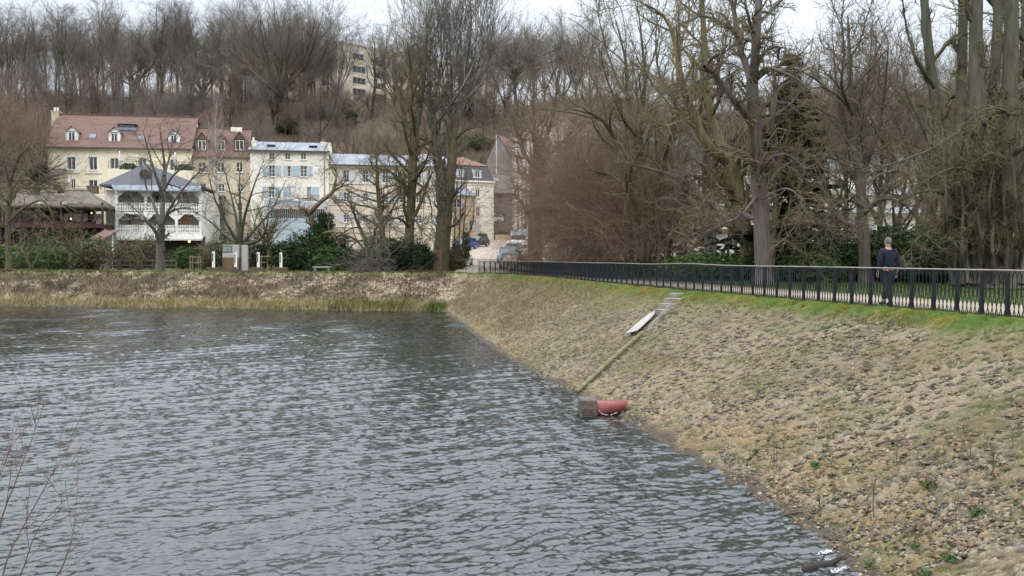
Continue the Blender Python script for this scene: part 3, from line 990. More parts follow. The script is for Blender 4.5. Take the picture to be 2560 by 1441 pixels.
def mansard_house():
    zb = float(hill_z(-4, 141)) - .6
    h = B('mansard_house', 1128, 140, 1234, 143, 'tall white house with grey slate mansard and orange tiled cap beside the street', z0=zb)
    ze = h.m(1180, 452)[1]
    zt = h.m(1180, 415, 1.0)[1]
    for x0, y0, x1, y1 in ((1189.5, 474, 1200, 493.4), (1190.5, 518, 1200, 541)):
        h.win(x0, y0, x1, y1, rows=2)
        s0, s1, z0, z1 = h.rect(x0, y0, x1, y1)
        h.box('shutter', m_wwall, s1 + .05, s1 + .65, -.06, -.012, z0, z1)
    h.win(1191, 557.6, 1201, 582, shutters=m_pblue, closed=True)
    h.win(1145, 474, 1156, 492)
    h.wall(m_wwall, 0, h.W, -1.5, ze, 8)
    for yy in (462, 505, 512):
        z = h.m(1180, yy)[1]
        h.box('string_course', m_wwall, 0, h.W + .06, -.09, -.005, z - .1, z + .06)
    h.box('cornice', m_wwall, -.1, h.W + .1, -.35, -.006, ze - .25, ze)
    mh = 1.05
    MB().add([(-.1, -.3, ze + .01), (h.W + .1, -.3, ze + .01), (h.W + .1, 8.3, ze + .01), (-.1, 8.3, ze + .01),
              (.75, .75, zt), (h.W - .75, .75, zt), (h.W - .75, 7.3, zt), (.75, 7.3, zt)],
             [(0, 1, 5, 4), (1, 2, 6, 5), (2, 3, 7, 6), (3, 0, 4, 7), (4, 5, 6, 7)]).build('mansard', m_slate, h.root)
    za = h.m(1165, 394, 4)[1]
    MB().add([(.6, .6, zt + .01), (h.W - .6, .6, zt + .01), (h.W - .6, 7.5, zt + .01), (.6, 7.5, zt + .01), (h.W * .4, 4, za), (h.W * .5, 4, za)],
             [(0, 1, 5, 4), (1, 2, 5), (2, 3, 4, 5), (3, 0, 4), (0, 3, 2, 1)]).build('roof', m_tile2, h.root)
    for x0, x1, ya, a, b_, c_, d_ in ((1142, 1159, 417, 1146, 423, 1156, 443), (1183, 1203, 418.5, 1187, 425, 1199.5, 445)):
        h.dormer(x0, x1, ya, a, b_, c_, d_, -.12, m_slate, m_pblue, m_slate, 3)
    h.box('downpipe', m_wwall, h.W - .16, h.W - .04, -.14, -.02, -1, ze - .3)
    return h


def apricot_house():
    zb = float(hill_z(-8, 135)) - .8
    h = B('apricot_house', 1115, 135, 1190, 138, 'low apricot rendered house with a pale grey roof, leaning against the white mansard house', z0=zb)
    ze = h.m(1150, 488)[1]
    h.win(1134, 497, 1152, 519.5, rows=2, shutters=m_pblue, wide=.6)
    h.win(1174, 549.7, 1180.5, 575, cols=1, shutters=m_pblue, wide=.25)
    h.win(1145, 552, 1152, 566, cols=1)
    h.wall(m_orange, 0, h.W, -1.5, ze, 3.2)
    h.roof(m_zinc, [(-.3, ze), (3.1, h.m(1150, 468, 3)[1]), (3.2, ze)], -.1, h.W + .05, thick=.12)
    z = h.m(1150, 534)[1]
    h.box('string_course', m_wwall, 0, h.W, -.09, -.004, z - .1, z + .06)
    return h


def gable_house():
    h = B('gable_house', 1216, 162, 1282, 158.5, 'old house whose stained pinkish gable wall rises above the lower roofs', z0=8)
    pts = [h.m(x, y) for x, y in ((1217, 446), (1282, 446), (1281.5, 392), (1246, 341), (1217, 400))]
    MB().prism([(s, z) for s, z in pts], 'y', 0, 9).build('gable_wall', m_pink, h.root)
    ap, l, r_ = pts[3], pts[4], pts[2]
    MB().prism([(l[0] - .3, l[1] - .3), (ap[0], ap[1] + .02), (ap[0], ap[1] + .24), (l[0] - .3, l[1] - .02)], 'y', -.15, 9.2).prism([(r_[0] + 1.2, r_[1] - 1.6), (ap[0], ap[1] + .02), (ap[0], ap[1] + .24), (r_[0] + 1.2, r_[1] - 1.3)], 'y', -.15, 9.2).build('roof', m_tile, h.root)
    s = h.m(1242, 360)[0]
    MB().box(s - .09, s + .09, -.14, -.01, h.m(1242, 436)[1], h.m(1242, 337)[1]).build('flue', m_pblue, h.root)
    return h


def grey_house():
    h = B('grey_house', 1222, 150, 1284, 151, 'small grey clad house with red windows and brown roof above the retaining wall', z0=6.5)
    for x0, y0, x1, y1 in ((1244, 489.5, 1254.5, 507.5), (1271, 495, 1279, 503.5)):
        h.win(x0, y0, x1, y1, frame=m_red, glass=m_red, sill=False, cols=1)
    zs = h.m(1240, 482)[1]
    s0, s1, z0, z1 = h.rect(1242, 532.5, 1263, 557)
    h.holes.append((s0, s1, .05, z1))
    h.box('dark_doorway', m_dark, s0, s1, .2, .26, .05, z1)  # dark sheet stands for the shade inside the open doorway
    h.wall(m_greyclad, 0, h.W, 0, zs, 5)
    zr = h.m(1240, 438, 4)[1]
    h.roof(mat('old_brown_roof', (0.16, 0.135, 0.105), (0.115, 0.095, 0.075), scale=2, bump=.4), [(-.4, zs - .02), (4, zr), (6, zs)], -.1, h.W + .3)
    s0, s1, z0, z1 = h.rect(1234, 446, 1250, 456, 2.2)
    sl = (zr - zs) / 4.4
    MB().add([(s0, (z0 - zs) / sl - .4, z0 + .12), (s1, (z0 - zs) / sl - .4, z0 + .12), (s1 - .2, (z1 - zs) / sl - .4, z1 + .12), (s0 - .2, (z1 - zs) / sl - .4, z1 + .12)], [(0, 1, 2, 3)]).build('skylight', m_zinc, h.root)
    return h


def pipe_house():
    zb = 1.5
    h = B('pale_house', 1282, 132, 1352, 124, 'pale house lined with vertical downpipes behind the brown trunk right of the street', z0=zb)
    for x in (1291, 1307, 1321):
        for y0 in (420, 470, 522, 560):
            h.win(x, y0, x + 7, y0 + 15, cols=1)
    zt = h.m(1300, 352)[1]
    h.wall(m_wwall, 0, h.W, -2, zt, 8)
    h.roof(m_tile, [(-.3, zt), (4, zt + 3), (8.3, zt)], -.2, h.W + .2, gable=m_wwall)
    p = MB()
    for k in range(7):
        s = .5 + (h.W - 1) * k / 6
        p.box(s - .06, s + .06, -.12, -.02, 0, zt - .1)
    p.build('downpipes', m_pink, h.root)
    return h


def right_houses():
    h = B('zinc_house', 1555, 100, 1775, 112, 'pale house with a grey zinc mansard roof glimpsed between the bare trees', z0=0)
    ze = h.m(1600, 384)[1]
    zt = h.m(1600, 352, 1)[1]
    zr = h.m(1600, 318, 5)[1]
    for k in range(4):
        for y0 in (402, 452, 505):
            x = 1580 + k * 48
            h.win(x, y0, x + 15, y0 + 26, rows=2)
    h.wall(m_wwall, 0, h.W, -1, ze, 9)
    h.roof(m_slate, [(-.3, ze), (.7, zt), (8.4, zt), (9.3, ze)], -.1, h.W + .1, name='mansard', gable=m_wwall)
    h.roof(m_zinc, [(.5, zt + .02), (4.6, zr), (8.6, zt + .02)], -.2, h.W + .2, name='roof', gable=m_wwall, thick=.1)
    chimney(h, 1624, 302, 1652, 324, 4, .8, m_wwall)
    s0, s1, z0, z1 = h.rect(1602, 351, 1616, 361, .2)
    h.box('skylight', m_white, s0, s1, .15, .4, z0 - .3, z1 - .2)
    g = B('balcony_building', 1725, 108, 2290, 118, 'long white building with stacked balcony bands behind the park trees', cat='building')
    zt = g.m(1900, 418)[1]
    for k in range(11):
        for y0 in (448, 494, 540):
            x = 1745 + k * 49
            g.win(x, y0, x + 20, y0 + 26, rows=1, frame=m_pblue)
    g.wall(m_wwall, 0, g.W, -1, zt, 9)
    for yy in (480, 526, 572):
        z = g.m(1900, yy)[1]
        g.box('balcony', m_wwall, 0, g.W, -1.1, -.004, z - .12, z)
        g.box('balcony_parapet', m_pblue, 0, g.W, -1.1, -1.04, z + .004, z + .6)
    g.roof(m_zinc, [(-.5, zt), (1.0, zt + 2.4), (8.5, zt + 2.6), (9.2, zt)], -.2, g.W + .2, gable=m_wwall)


def apartment_block():
    zb = 33.0
    h = B('apartment_block', 846, 224, 1242, 262, 'large pale cream apartment block on top of the wooded hill', cat='building', z0=zb)
    zt = h.m(846, 106)[1]
    rows_ = (132, 164, 192, 220, 249)
    for i, y0 in enumerate(rows_):
        h.win(882.5, y0, 909.5 if i in (0, 4) else 914.5, y0 + 21, cols=3, frame=m_pblue, sill=False)
        for k, px in enumerate((937, 985, 1030, 1072, 1112, 1150, 1186, 1216)):
            f = 1 - (px - 846) / 396 * .145
            yc = 644 - (644 - y0) * f
            h.win(px, yc, px + (24 - k), yc + 20 * f, cols=3, frame=m_pblue, sill=False)
    h.wall(m_block, 0, h.W, -3, zt, 14)
    for i, y0 in enumerate(rows_):
        s0, s1, z0, z1 = h.rect(882, y0 + 11, 915, y0 + 21, -.5)
        h.railing(882, y0 + 11, 915, y0 + 21, -.12, m_green_rail, bars=.3)
    h.box('parapet', m_block, -.1, h.W + .1, -.16, 14.1, zt - .01, zt + .35)
    h.box('base_band', m_wwall, 0, h.W, -.5, -.01, h.m(860, 274)[1] - .2, h.m(860, 272)[1] + .1)
    # left wing, running back and away
    w2 = B('wing', 400, 285, 845.5, 224.5, None, None, z0=zb)
    w2.root.parent = h.root
    zt2 = w2.m(845, 106)[1]
    for k in range(14):
        for y0 in (20, 23, 26, 29, 32):
            s = 2 + (w2.W - 5) * k / 13.5
            z = zt2 - 2.6 - (y0 - 20)
            w2.holes.append((s, s + 2, z - 1.5, z))
            MB().box(s, s + 2, .15, .22, z - 1.5, z).build('window', m_glass, w2.root)
    w2.wall(m_block, 0, w2.W - .03, -3, zt2, 12)
    dl, r0 = w2.root.location - h.root.location, h.root.rotation_euler.z
    w2.root.location = Matrix.Rotation(-r0, 3, 'Z') @ dl
    w2.root.rotation_euler.z -= r0
    return h, w2


def chalet():
    h = B('galleried_house', 289.5, 105, 503, 106.4, 'white wooden chalet with two carved galleries under a dark grey hipped roof')
    cols_ = (291.5, 364.5, 440.5, 500.5)
    S_ = [h.m(x, 540)[0] for x in cols_]
    dep = 2.2
    z = lambda y, yy=0: h.m(395, y + 1.5, yy)[1]
    zE = z(478)
    # body behind the galleries
    for x0, x1 in ((318, 336), (388, 406), (455, 473)):
        for y0, y1 in ((487, 508), (541, 563)):
            h.win(x0, y0, x1, y1, y=dep, sill=False, name='french_window', glass=m_glass if not (x0 > 380 and y0 > 520) else mat('warm_window', (0.35, 0.10, 0.03), (0.12, 0.05, 0.03), scale=1.2, rough=.3, emit=((1.0, .28, .07), .12)))
    sw = S_[0] - .15
    h.wall(mat('gallery_wall', (0.62, 0.58, 0.51), scale=.7), sw, S_[3] + .15, -1, zE + .3, 8, y=dep)
    h.box('side_wall', m_wwall, h.m(268, 540, 3.2)[0] + .4, sw - .01, 1.4, 10, -1, zE + .25)
    fr = MB()
    for s in S_:
        fr.box(s - .15, s + .15, -.02, .24, h.m(395, 598)[1], zE)
    def band(y0, y1, a=-.01, b_=.2):
        fr.box(S_[0] - .15, S_[3] + .15, a, b_, z(y1), z(y0))
    band(470, 478, .0, .22)
    band(529.5, 534.5)
    band(582.5, 589)
    for i in range(3):
        a, b_ = S_[i] + .15, S_[i + 1] - .15
        for yt, yo in ((478, 0), (534.5, 0)):
            zt = z(yt)
            for (p, q) in ((a, 1), (b_, -1)):
                fr.prism([(p, zt), (p + q * .75, zt), (p + q * .62, zt - .16), (p + q * .2, zt - .55), (p, zt - .72)], 'y', .03, .17)
    fo = fr.build('gallery_frame', m_white, h.root)
    for yt, yb in ((506.5, 527), (562, 582)):
        g = MB().box(S_[0], S_[3], -.06, .06, z(yt + 1.2), z(yt)).box(S_[0], S_[3], -.045, .045, z(yb), z(yb - 1.6)).box(S_[0], S_[3], -.03, .03, (z(yt) + z(yb)) / 2 - .05, (z(yt) + z(yb)) / 2 + .05)
        k = int((S_[3] - S_[0]) / .27)
        for i in range(k):
            s = S_[0] + (S_[3] - S_[0]) * (i + .5) / k
            za, zb_ = z(yb - 1.6), z(yt + 1.2)
            w1, w2_ = .115, .05
            zm = (za + zb_) / 2
            g.prism([(s - w1, za), (s + w1, za), (s + w2_, za + (zm - za) * .5), (s + w1, zm), (s + w2_, zm + (zb_ - zm) * .5), (s + w1, zb_), (s - w1, zb_), (s - w2_, zm + (zb_ - zm) * .5), (s - w1, zm), (s - w2_, za + (zm - za) * .5)], 'y', -.02, .02)
        g.build('carved_railing', m_white, h.root)
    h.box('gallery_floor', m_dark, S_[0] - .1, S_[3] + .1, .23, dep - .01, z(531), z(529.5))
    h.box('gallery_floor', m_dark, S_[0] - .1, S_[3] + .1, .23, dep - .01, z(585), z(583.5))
    h.box('gallery_side', m_wwall, S_[0] - .15, S_[0] - .05, .25, dep - .01, z(590), zE)
    h.box('gallery_side', m_wwall, S_[3] + .05, S_[3] + .15, .25, dep - .01, z(590), zE)
    s0, s1, z0, z1 = h.rect(285, 589.5, 505, 598, -.9)
    MB().add([(s0, -.9, z0), (s1, -.9, z0), (s1, -.02, z1), (s0, -.02, z1), (s0, -.9, z0 - .18), (s1, -.9, z0 - .18), (s1, -.02, z1 - .1), (s0, -.02, z1 - .1)], [(0, 1, 2, 3), (4, 7, 6, 5), (0, 4, 5, 1), (1, 5, 6, 2), (3, 7, 4, 0)]).build('awning', mat('pale_awning', (0.50, 0.47, 0.42), scale=3), h.root)
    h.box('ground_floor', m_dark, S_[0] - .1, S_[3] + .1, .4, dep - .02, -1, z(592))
    # hipped roof and its zinc skirt
    e0, e1 = h.m(253, 465, .6), h.m(507, 471, .6)
    ap = h.m(366, 409.5, 5)
    zf = h.m(395, 463, -.1)[1]
    bk = 10.5
    MB().add([(e0[0], -.1, zf), (e1[0], -.1, zf), (e1[0], bk, zf), (e0[0], bk, zf), (ap[0] - .1, 5, ap[1]), (ap[0] + .1, 5.6, ap[1]),
              (e0[0], -.1, zf - .22), (e1[0], -.1, zf - .22), (e1[0], bk, zf - .22), (e0[0], bk, zf - .22)],
             [(0, 1, 4), (1, 2, 5, 4), (2, 3, 5), (3, 0, 4, 5), (0, 6, 7, 1), (1, 7, 8, 2), (2, 8, 9, 3), (3, 9, 6, 0), (6, 9, 8, 7)]).build('roof', m_slate, h.root)
    a, b_ = h.m(277, 463, -.3)[0], h.m(502, 466, -.3)[0]
    zz = h.m(395, 476, -.85)[1]
    MB().add([(a, -.105, zf - .02), (b_, -.105, zf - .02), (b_ + .12, -.85, zz), (a + .55, -.85, zz), (a, -.105, zf - .2), (b_, -.105, zf - .2), (b_ + .12, -.85, zz - .12), (a + .55, -.85, zz - .12)],
             [(0, 3, 2, 1), (4, 5, 6, 7), (3, 7, 6, 2), (1, 2, 6, 5), (0, 4, 7, 3)]).build('zinc_skirt', m_zinc, h.root)
    # round window in the front slope
    yc = 2.0
    sc, zc = h.m(365, 437, yc)
    d = MB()
    ang = [2 * math.pi * k / 16 for k in range(16)]
    d.prism([(sc + .62 * math.cos(t), zc + .62 * math.sin(t)) for t in ang], 'y', yc - .75, yc + .6)
    do = d.build('round_window', mat('weathered_oak', (0.11, 0.075, 0.05), (0.07, 0.05, 0.035), scale=3), h.root)
    MB().prism([(sc + .45 * math.cos(t), zc + .45 * math.sin(t)) for t in ang], 'y', yc - .77, yc - .745).build('pane', m_dark, do)
    lm = MB().lathe([(.05, 0), (.14, .1), (.14, .22), (.05, .3)], h.m(474, 603, .1)[0], -.1, 8)
    for i in range(len(lm.v)):
        lm.v[i] = (lm.v[i][0], lm.v[i][1], lm.v[i][2] + h.m(474, 607, -.1)[1])
    lm.build('lamp', m_lamp, h.root)
    return h


def thatched_terrace():
    h = B('thatched_restaurant', -40, 99, 262, 101.5, 'open restaurant terrace of dark maroon wood under three thatched roofs', cat='restaurant')
    zd = h.m(150, 560)[1]
    zr = h.m(150, 515)[1]
    sw = h.m(258, 540)[0]
    dep = 6
    fr = MB()
    for px in (256, 203, 153, 100, 50, 0):
        s = h.m(px, 540)[0]
        fr.box(s - .11, s + .11, 0, .22, -.6, zr + .4)
        fr.box(s - .11, s + .11, dep - .2, dep, -.6, zr + .4)
    fr.box(.1, sw, .22, dep, zd - .35, zd)
    fr.box(.1, sw + .12, -.12, .0, zd - .45, zd + .05)
    fo = fr.build('wood_frame', m_maroon, h.root)
    zt = h.m(150, 539.5)[1]
    g = MB().box(.1, sw, -.05, -.002, zt - .1, zt).box(.1, sw, -.04, -.004, zd + .1, zd + .2)
    xs_ = [h.m(px, 540)[0] for px in (0, 50, 100, 153, 203, 256)]
    for a, b_ in zip(xs_[:-1], xs_[1:]):
        za, zb_ = zd + .2, zt - .1
        for (p, q) in (((a + .11, za), (b_ - .11, zb_)), ((a + .11, zb_), (b_ - .11, za))):
            g.tube([(p[0], -.02, p[1]), (q[0], -.02, q[1])], .035, 5)
        for k in range(1, 4):
            s = a + (b_ - a) * k / 4
            g.box(s - .03, s + .03, -.035, -.01, za, zb_)
    g.build('terrace_railing', m_maroon, h.root)
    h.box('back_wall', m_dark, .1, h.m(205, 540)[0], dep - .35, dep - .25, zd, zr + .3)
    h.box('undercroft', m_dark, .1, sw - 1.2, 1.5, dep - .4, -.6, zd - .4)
    for i, (r0, r1, x0, x1) in enumerate(((50, 82, 18, 104), (104, 140, 62, 168), (167, 217, 138, 267))):
        zt_ = h.m(150, 481, 3)[1] + (.25 if i == 2 else 0)
        a, b_ = h.m(x0, 515, -.5)[0], h.m(x1, 515, -.5)[0]
        c_, d_ = h.m(r0, 480, 3)[0], h.m(r1, 480, 3)[0]
        ze = h.m(150, 514, -.5)[1]
        # rounded hip: rings from eave to ridge
        vv, ff = [], []
        n_, k_ = 7, 28
        for j in range(n_):
            t = j / (n_ - 1)
            tt = t ** .85
            s0, s1 = a + (c_ - a) * tt, b_ + (d_ - b_) * tt
            y0, y1 = -.5 + 3.5 * tt, 6.5 - 3.4 * tt
            zz = ze + (zt_ - ze) * (t * (1.25 - .25 * t))
            for q in range(k_):
                an = 2 * math.pi * q / k_
                cx_, sy_ = math.cos(an), math.sin(an)
                m_ = max(abs(cx_), abs(sy_)) ** .75
                vv.append(((s0 + s1) / 2 + (s1 - s0) / 2 * cx_ / m_, (y0 + y1) / 2 + (y1 - y0) / 2 * sy_ / m_, zz + .05 * math.sin(q * 2.3 + i)))
        for j in range(n_ - 1):
            for q in range(k_):
                ff.append((j * k_ + q, j * k_ + (q + 1) % k_, (j + 1) * k_ + (q + 1) % k_, (j + 1) * k_ + q))
        base_ = len(vv)
        for q in range(k_):
            x_, y_, z_ = vv[q]
            vv.append((x_ * .98 + .02 * (a + b_) / 2, y_ * .97 + .09, z_ - .28))
        for q in range(k_):
            ff.append((q, base_ + q, base_ + (q + 1) % k_, (q + 1) % k_))
        ff.append(tuple(range((n_ - 1) * k_, n_ * k_)))
        ff.append(tuple(range(base_, base_ + k_))[::-1])
        ro = MB().add(vv, ff).build('thatched_roof', m_thatch, h.root, smooth=True)
        rc_ = MB().tube([(c_ - .1, 3, zt_ - .05), ((c_ + d_) / 2, 3, zt_ + .06), (d_ + .1, 3, zt_ - .02)], .22, 7).build('ridge_cap', mat('ridge_straw', (0.24, 0.19, 0.13), (0.17, 0.13, 0.09), scale=4, bump=.5), ro)
    for i, (px, py, yy, lab) in enumerate(((173, 519, .9, 'upper lit globe lamp hanging under the right thatched roof'), (177, 547.5, -.12, 'lit lamp on the maroon railing of the thatched terrace'),
                                           (51, 520, .9, 'lit lamp hanging under the left thatched roof'), (229, 533, 2.5, 'warm lamp glowing at the right end of the thatched terrace'))):
        s, zz = h.m(px, py, yy)
        p = empty('terrace_lamp', h.loc(s, yy, zz), 0, lab, 'lamp', 'lit lamps on the thatched terrace')
        MB().lathe([(.02, -.085), (.07, -.045), (.085, 0), (.07, .045), (.02, .085)], 0, 0, 10).build('globe', m_lamp, p, smooth=True)
        MB().tube([(0, 0, .1), (0, 0, .45)] if i != 1 else [(0, .05, 0), (0, .12, -.1)], .012, 5).build('cord', m_iron, p)
    for i, (px, py) in enumerate(((101, 508), (161, 508))):
        s, zz = h.m(px, py, -.62)
        p = empty('spotlight', h.loc(s, -.62, zz), 0, ('left' if i == 0 else 'right') + ' white spotlight on the eave between the thatched roofs', 'spotlight', 'white spotlights on the thatched eaves')
        MB().box(-.2, .2, -.14, .14, -.12, .14).build('housing', m_white, p, bevel=.03)
        MB().box(-.04, .04, .0, .1, -.3, -.125).build('bracket', m_iron, p)
    # chairs and table linen seen over the railing
    for i, px in enumerate((163, 185, 196, 211, 237, 246)):
        s = h.m(px, 535, 1.6)[0]
        p = empty('terrace_chair', h.loc(s, 1.6, zd), 0, 'pale upholstered chair behind the maroon railing, ' + ('first', 'second', 'third', 'fourth', 'fifth', 'last')[i] + ' from the left', 'chair', 'pale chairs on the thatched terrace')
        ch = mat('pale_cover', (0.42, 0.40, 0.37), scale=4)
        MB().box(-.25, .25, -.25, .25, .38, .48).build('seat', ch, p)
        MB().box(-.25, .25, .2, .3, .48, 1.25).build('backrest', ch, p, bevel=.03)
        for a in (-.22, .22):
            for b_ in (-.22, .22):
                MB().box(a - .02, a + .02, b_ - .02, b_ + .02, 0, .38).build('leg', m_maroon, p)
    return h


def side_cottage():
    """gable end with a sloped lean-to roof between terrace and chalet, and the far-left neighbour"""
    h = B('lean_to', 262, 97, 291, 98, "small grey lean-to shed with sloping tiled roof at the chalet's left foot", cat='shed')
    zt = h.m(285, 578)[1]
    zl = h.m(258, 595)[1]
    W_ = h.W
    MB().prism([(.2, -.6), (W_, -.6), (W_, zt - .1), (.2, zl - .02)], 'y', 0, 3).build('wall', mat('grey_boards', (0.19, 0.165, 0.145), (0.14, 0.12, 0.105), scale=3, stretch=(5, 5, .4)), h.root)
    MB().prism([(-.35, zl - .3), (W_ + .15, zt), (W_ + .15, zt + .14), (-.35, zl - .15)], 'y', -.25, 3.2).build('roof', m_tile, h.root)
    h.box('post', m_white, W_ - .5, W_ - .35, -.1, -.01, -.6, zt - .4)
    n_ = B('tiled_house', -60, 112, 125, 112, 'low house with a grey brown roof at the left edge behind reddish trees')
    ze, zr = n_.m(60, 468)[1], n_.m(60, 422, 4)[1]
    n_.win(20, 480, 40, 502)
    n_.win(80, 480, 100, 502)
    n_.wall(m_beige, 0, n_.W, -1, ze, 8)
    n_.roof(mat('grey_brown_roof', (0.15, 0.125, 0.105), (0.11, 0.09, 0.075), scale=2, bump=.3), [(-.4, ze), (4, zr), (8.4, ze)], -.2, n_.W + .2, gable=m_beige)


def retaining_wall():
    zb = float(hill_z(0, 145)) - .8
    h = B('retaining_wall', 1234, 145, 1318, 145.5, 'olive plank retaining wall at the end of the street, below the white car', cat='wall', z0=zb)
    zt = h.m(1260, 557)[1]
    w_ = MB()
    k = 12
    for i in range(k):
        a, b_ = (zt + .6) * i / k - .6, (zt + .6) * (i + .9) / k - .6
        w_.box(0, h.W, 0, .25, a, b_)
    w_.box(.0, h.W, .04, 9, -.6, zt - .05)
    w_.build('planks', m_plank, h.root)
    h.box('coping', m_greyclad, -.05, h.W + .05, -.05, .3, zt - .03, zt + .06)
    return zt + zb
# ------------------------------------------------------------------ bark and leaves
def bark(name, c1, c2, moss=None, scale=2.5):
    return mat(name, c1, c2, scale=scale, rough=0.95, bump=0.9, bscale=5, stretch=(3, 3, 0.5), spec=0.1)


bk_grey = bark('bark_grey', (0.125, 0.110, 0.090), (0.078, 0.068, 0.055))
bk_mossy = bark('bark_mossy', (0.120, 0.106, 0.060), (0.062, 0.054, 0.035))
bk_green = bark('bark_green_grey', (0.105, 0.100, 0.072), (0.062, 0.058, 0.044))
bk_dark = bark('bark_dark', (0.045, 0.039, 0.031), (0.075, 0.064, 0.046))
bk_brown = bark('bark_brown', (0.150, 0.110, 0.080), (0.095, 0.070, 0.052))
bk_purple = bark('bark_purple_grey', (0.150, 0.124, 0.110), (0.085, 0.070, 0.062), scale=4)
bk_plane = bark('bark_plane', (0.200, 0.158, 0.088), (0.095, 0.078, 0.048), scale=1.8)
bk_birch = mat('bark_birch', (0.52, 0.49, 0.46), (0.26, 0.22, 0.20), scale=6, stretch=(1, 1, 6), rough=.8)
tw_grey = bark('twigs_grey', (0.172, 0.156, 0.13), (0.115, 0.103, 0.086))
tw_hill = bark('twigs_hill', (0.196, 0.176, 0.152), (0.138, 0.123, 0.106))
tw_hillr = bark('twigs_hill_russet', (0.205, 0.166, 0.13), (0.142, 0.115, 0.092))
tw_olive = bark('twigs_olive', (0.178, 0.158, 0.088), (0.118, 0.103, 0.06))
tw_red = bark('twigs_red', (0.265, 0.168, 0.13), (0.18, 0.115, 0.092))
tw_russet = bark('twigs_russet', (0.2, 0.16, 0.116), (0.136, 0.108, 0.08))
tw_birch = bark('twigs_birch', (0.34, 0.24, 0.22), (0.25, 0.175, 0.16))
m_ever = mat('evergreen_leaf', (0.018, 0.032, 0.012), (0.034, 0.055, 0.018), scale=0.9, rough=0.75, spec=0.10)
m_ever2 = mat('laurel_leaf', (0.034, 0.068, 0.016), (0.055, 0.095, 0.022), scale=0.9, rough=0.7, spec=0.15)
m_yew = mat('yew_needle', (0.012, 0.022, 0.010), (0.024, 0.036, 0.014), scale=0.8, rough=0.85, spec=0.08)
m_spruce = mat('spruce_needle', (0.022, 0.036, 0.023), (0.036, 0.054, 0.037), scale=0.7, rough=0.85, spec=0.08)
m_hedge = mat('hedge_leaf', (0.046, 0.078, 0.018), (0.070, 0.092, 0.026), scale=0.7, rough=0.7)
m_hedge2 = mat('brown_hedge_leaf', (0.095, 0.075, 0.040), (0.066, 0.066, 0.030), scale=0.6, rough=0.8)
m_drygrass = mat('dry_grass', (0.33, 0.27, 0.14), (0.24, 0.205, 0.085), scale=0.5, rough=.9)
m_grass = mat('green_grass', (0.045, 0.088, 0.014), (0.070, 0.085, 0.020), scale=1.5, rough=.8)


# ------------------------------------------------------------------ bare trees: limbs, then branches and twigs grown level by level
def _nrm(a):
    return a / (np.linalg.norm(a, axis=-1, keepdims=True) + 1e-9)


def tubes(P, R, k):
    """P (N, n, 3) polylines, R (N, n) radii -> vertices and quads of k-sided tubes"""
    N, n, _ = P.shape
    T = _nrm(np.gradient(P, axis=1))
    mean = _nrm(P[:, -1] - P[:, 0])
    ref = np.where((np.abs(mean[:, 2]) < 0.85)[:, None], [[0, 0, 1.0]], [[1.0, 0, 0]])[:, None, :]
    A = _nrm(np.cross(T, np.broadcast_to(ref, T.shape)))
    Bv = np.cross(T, A)
    an = 2 * np.pi * np.arange(k) / k
    Vt = P[:, :, None] + R[:, :, None, None] * (np.cos(an)[:, None] * A[:, :, None] + np.sin(an)[:, None] * Bv[:, :, None])
    idx = np.arange(N * n * k).reshape(N, n, k)
    nx = np.roll(idx, -1, axis=2)
    F = np.stack([idx[:, :-1], nx[:, :-1], nx[:, 1:], idx[:, 1:]], -1).reshape(-1, 4)
    return Vt.reshape(-1, 3), F


def grow(P, R, g, m, tr, ang, L, rr_, n, wob=0.15, up=0.0, rmin=0.006, keep=1.0, rend=0.35, asd=0.18, out=0.0):
    """children of every polyline: m each, along t in tr, leaving at about ang radians; L is a length factor or function of t"""
    N, npt, _ = P.shape
    t = tr[0] + (tr[1] - tr[0]) * (np.arange(m)[None] + g.random((N, m))) / m
    f = t * (npt - 1)
    i0 = np.clip(np.floor(f).astype(int), 0, npt - 2)
    fr = (f - i0)[..., None]
    ar = np.arange(N)[:, None]
    base = P[ar, i0] * (1 - fr) + P[ar, i0 + 1] * fr
    tang = _nrm(P[ar, i0 + 1] - P[ar, i0])
    rad = R[ar, i0] * (1 - fr[..., 0]) + R[ar, i0 + 1] * fr[..., 0]
    plen = np.linalg.norm(np.diff(P, axis=1), axis=2).sum(1)[:, None]
    ref = np.where(np.abs(tang[..., 2:3]) < 0.85, [0, 0, 1.0], [1.0, 0, 0])
    A = _nrm(np.cross(tang, ref))
    Bv = np.cross(tang, A)
    az = (np.arange(m)[None] * 2.4 + g.random((N, 1)) * 6.28 + g.normal(0, 0.5, (N, m)))[..., None]
    a = (ang + g.normal(0, asd, (N, m)))[..., None]
    d = tang * np.cos(a) + (A * np.cos(az) + Bv * np.sin(az)) * np.sin(a)
    ln = plen * (L(t) if callable(L) else L) * np.exp(g.normal(0, 0.28, (N, m)))
    sel = g.random((N, m)) < keep
    base, d, ln, rad = base[sel], d[sel], ln[sel], rad[sel]
    r0 = np.maximum(rad * rr_, rmin)
    M = len(base)
    Q = np.empty((M, n, 3))
    Q[:, 0] = base
    st = (ln / (n - 1))[:, None]
    for j in range(1, n):
        d = d + g.normal(0, wob, (M, 3)) + np.array([0, 0, up])
        d = _nrm(d)
        Q[:, j] = Q[:, j - 1] + d * st
    tt = np.linspace(0, 1, n)[None]
    RR_ = np.maximum(r0[:, None] * (1 - (1 - rend) * tt), rmin * 0.7)
    return Q, RR_


def build_limbs(limbs, n=14, g=None, wob=0.0):
    """limbs: list of (points, radii) -> one (N, n, 3) array"""
    P, R = [], []
    for pts, rad in limbs:
        c = catmull(np.asarray(pts, float), n)
        if wob and g is not None:
            c[1:] += np.cumsum(g.normal(0, wob, (n - 1, 3)), axis=0) * 0.5
        P.append(c)
        R.append(np.interp(np.linspace(0, 1, n), np.linspace(0, 1, len(rad)), rad))
    return np.array(P), np.array(R)


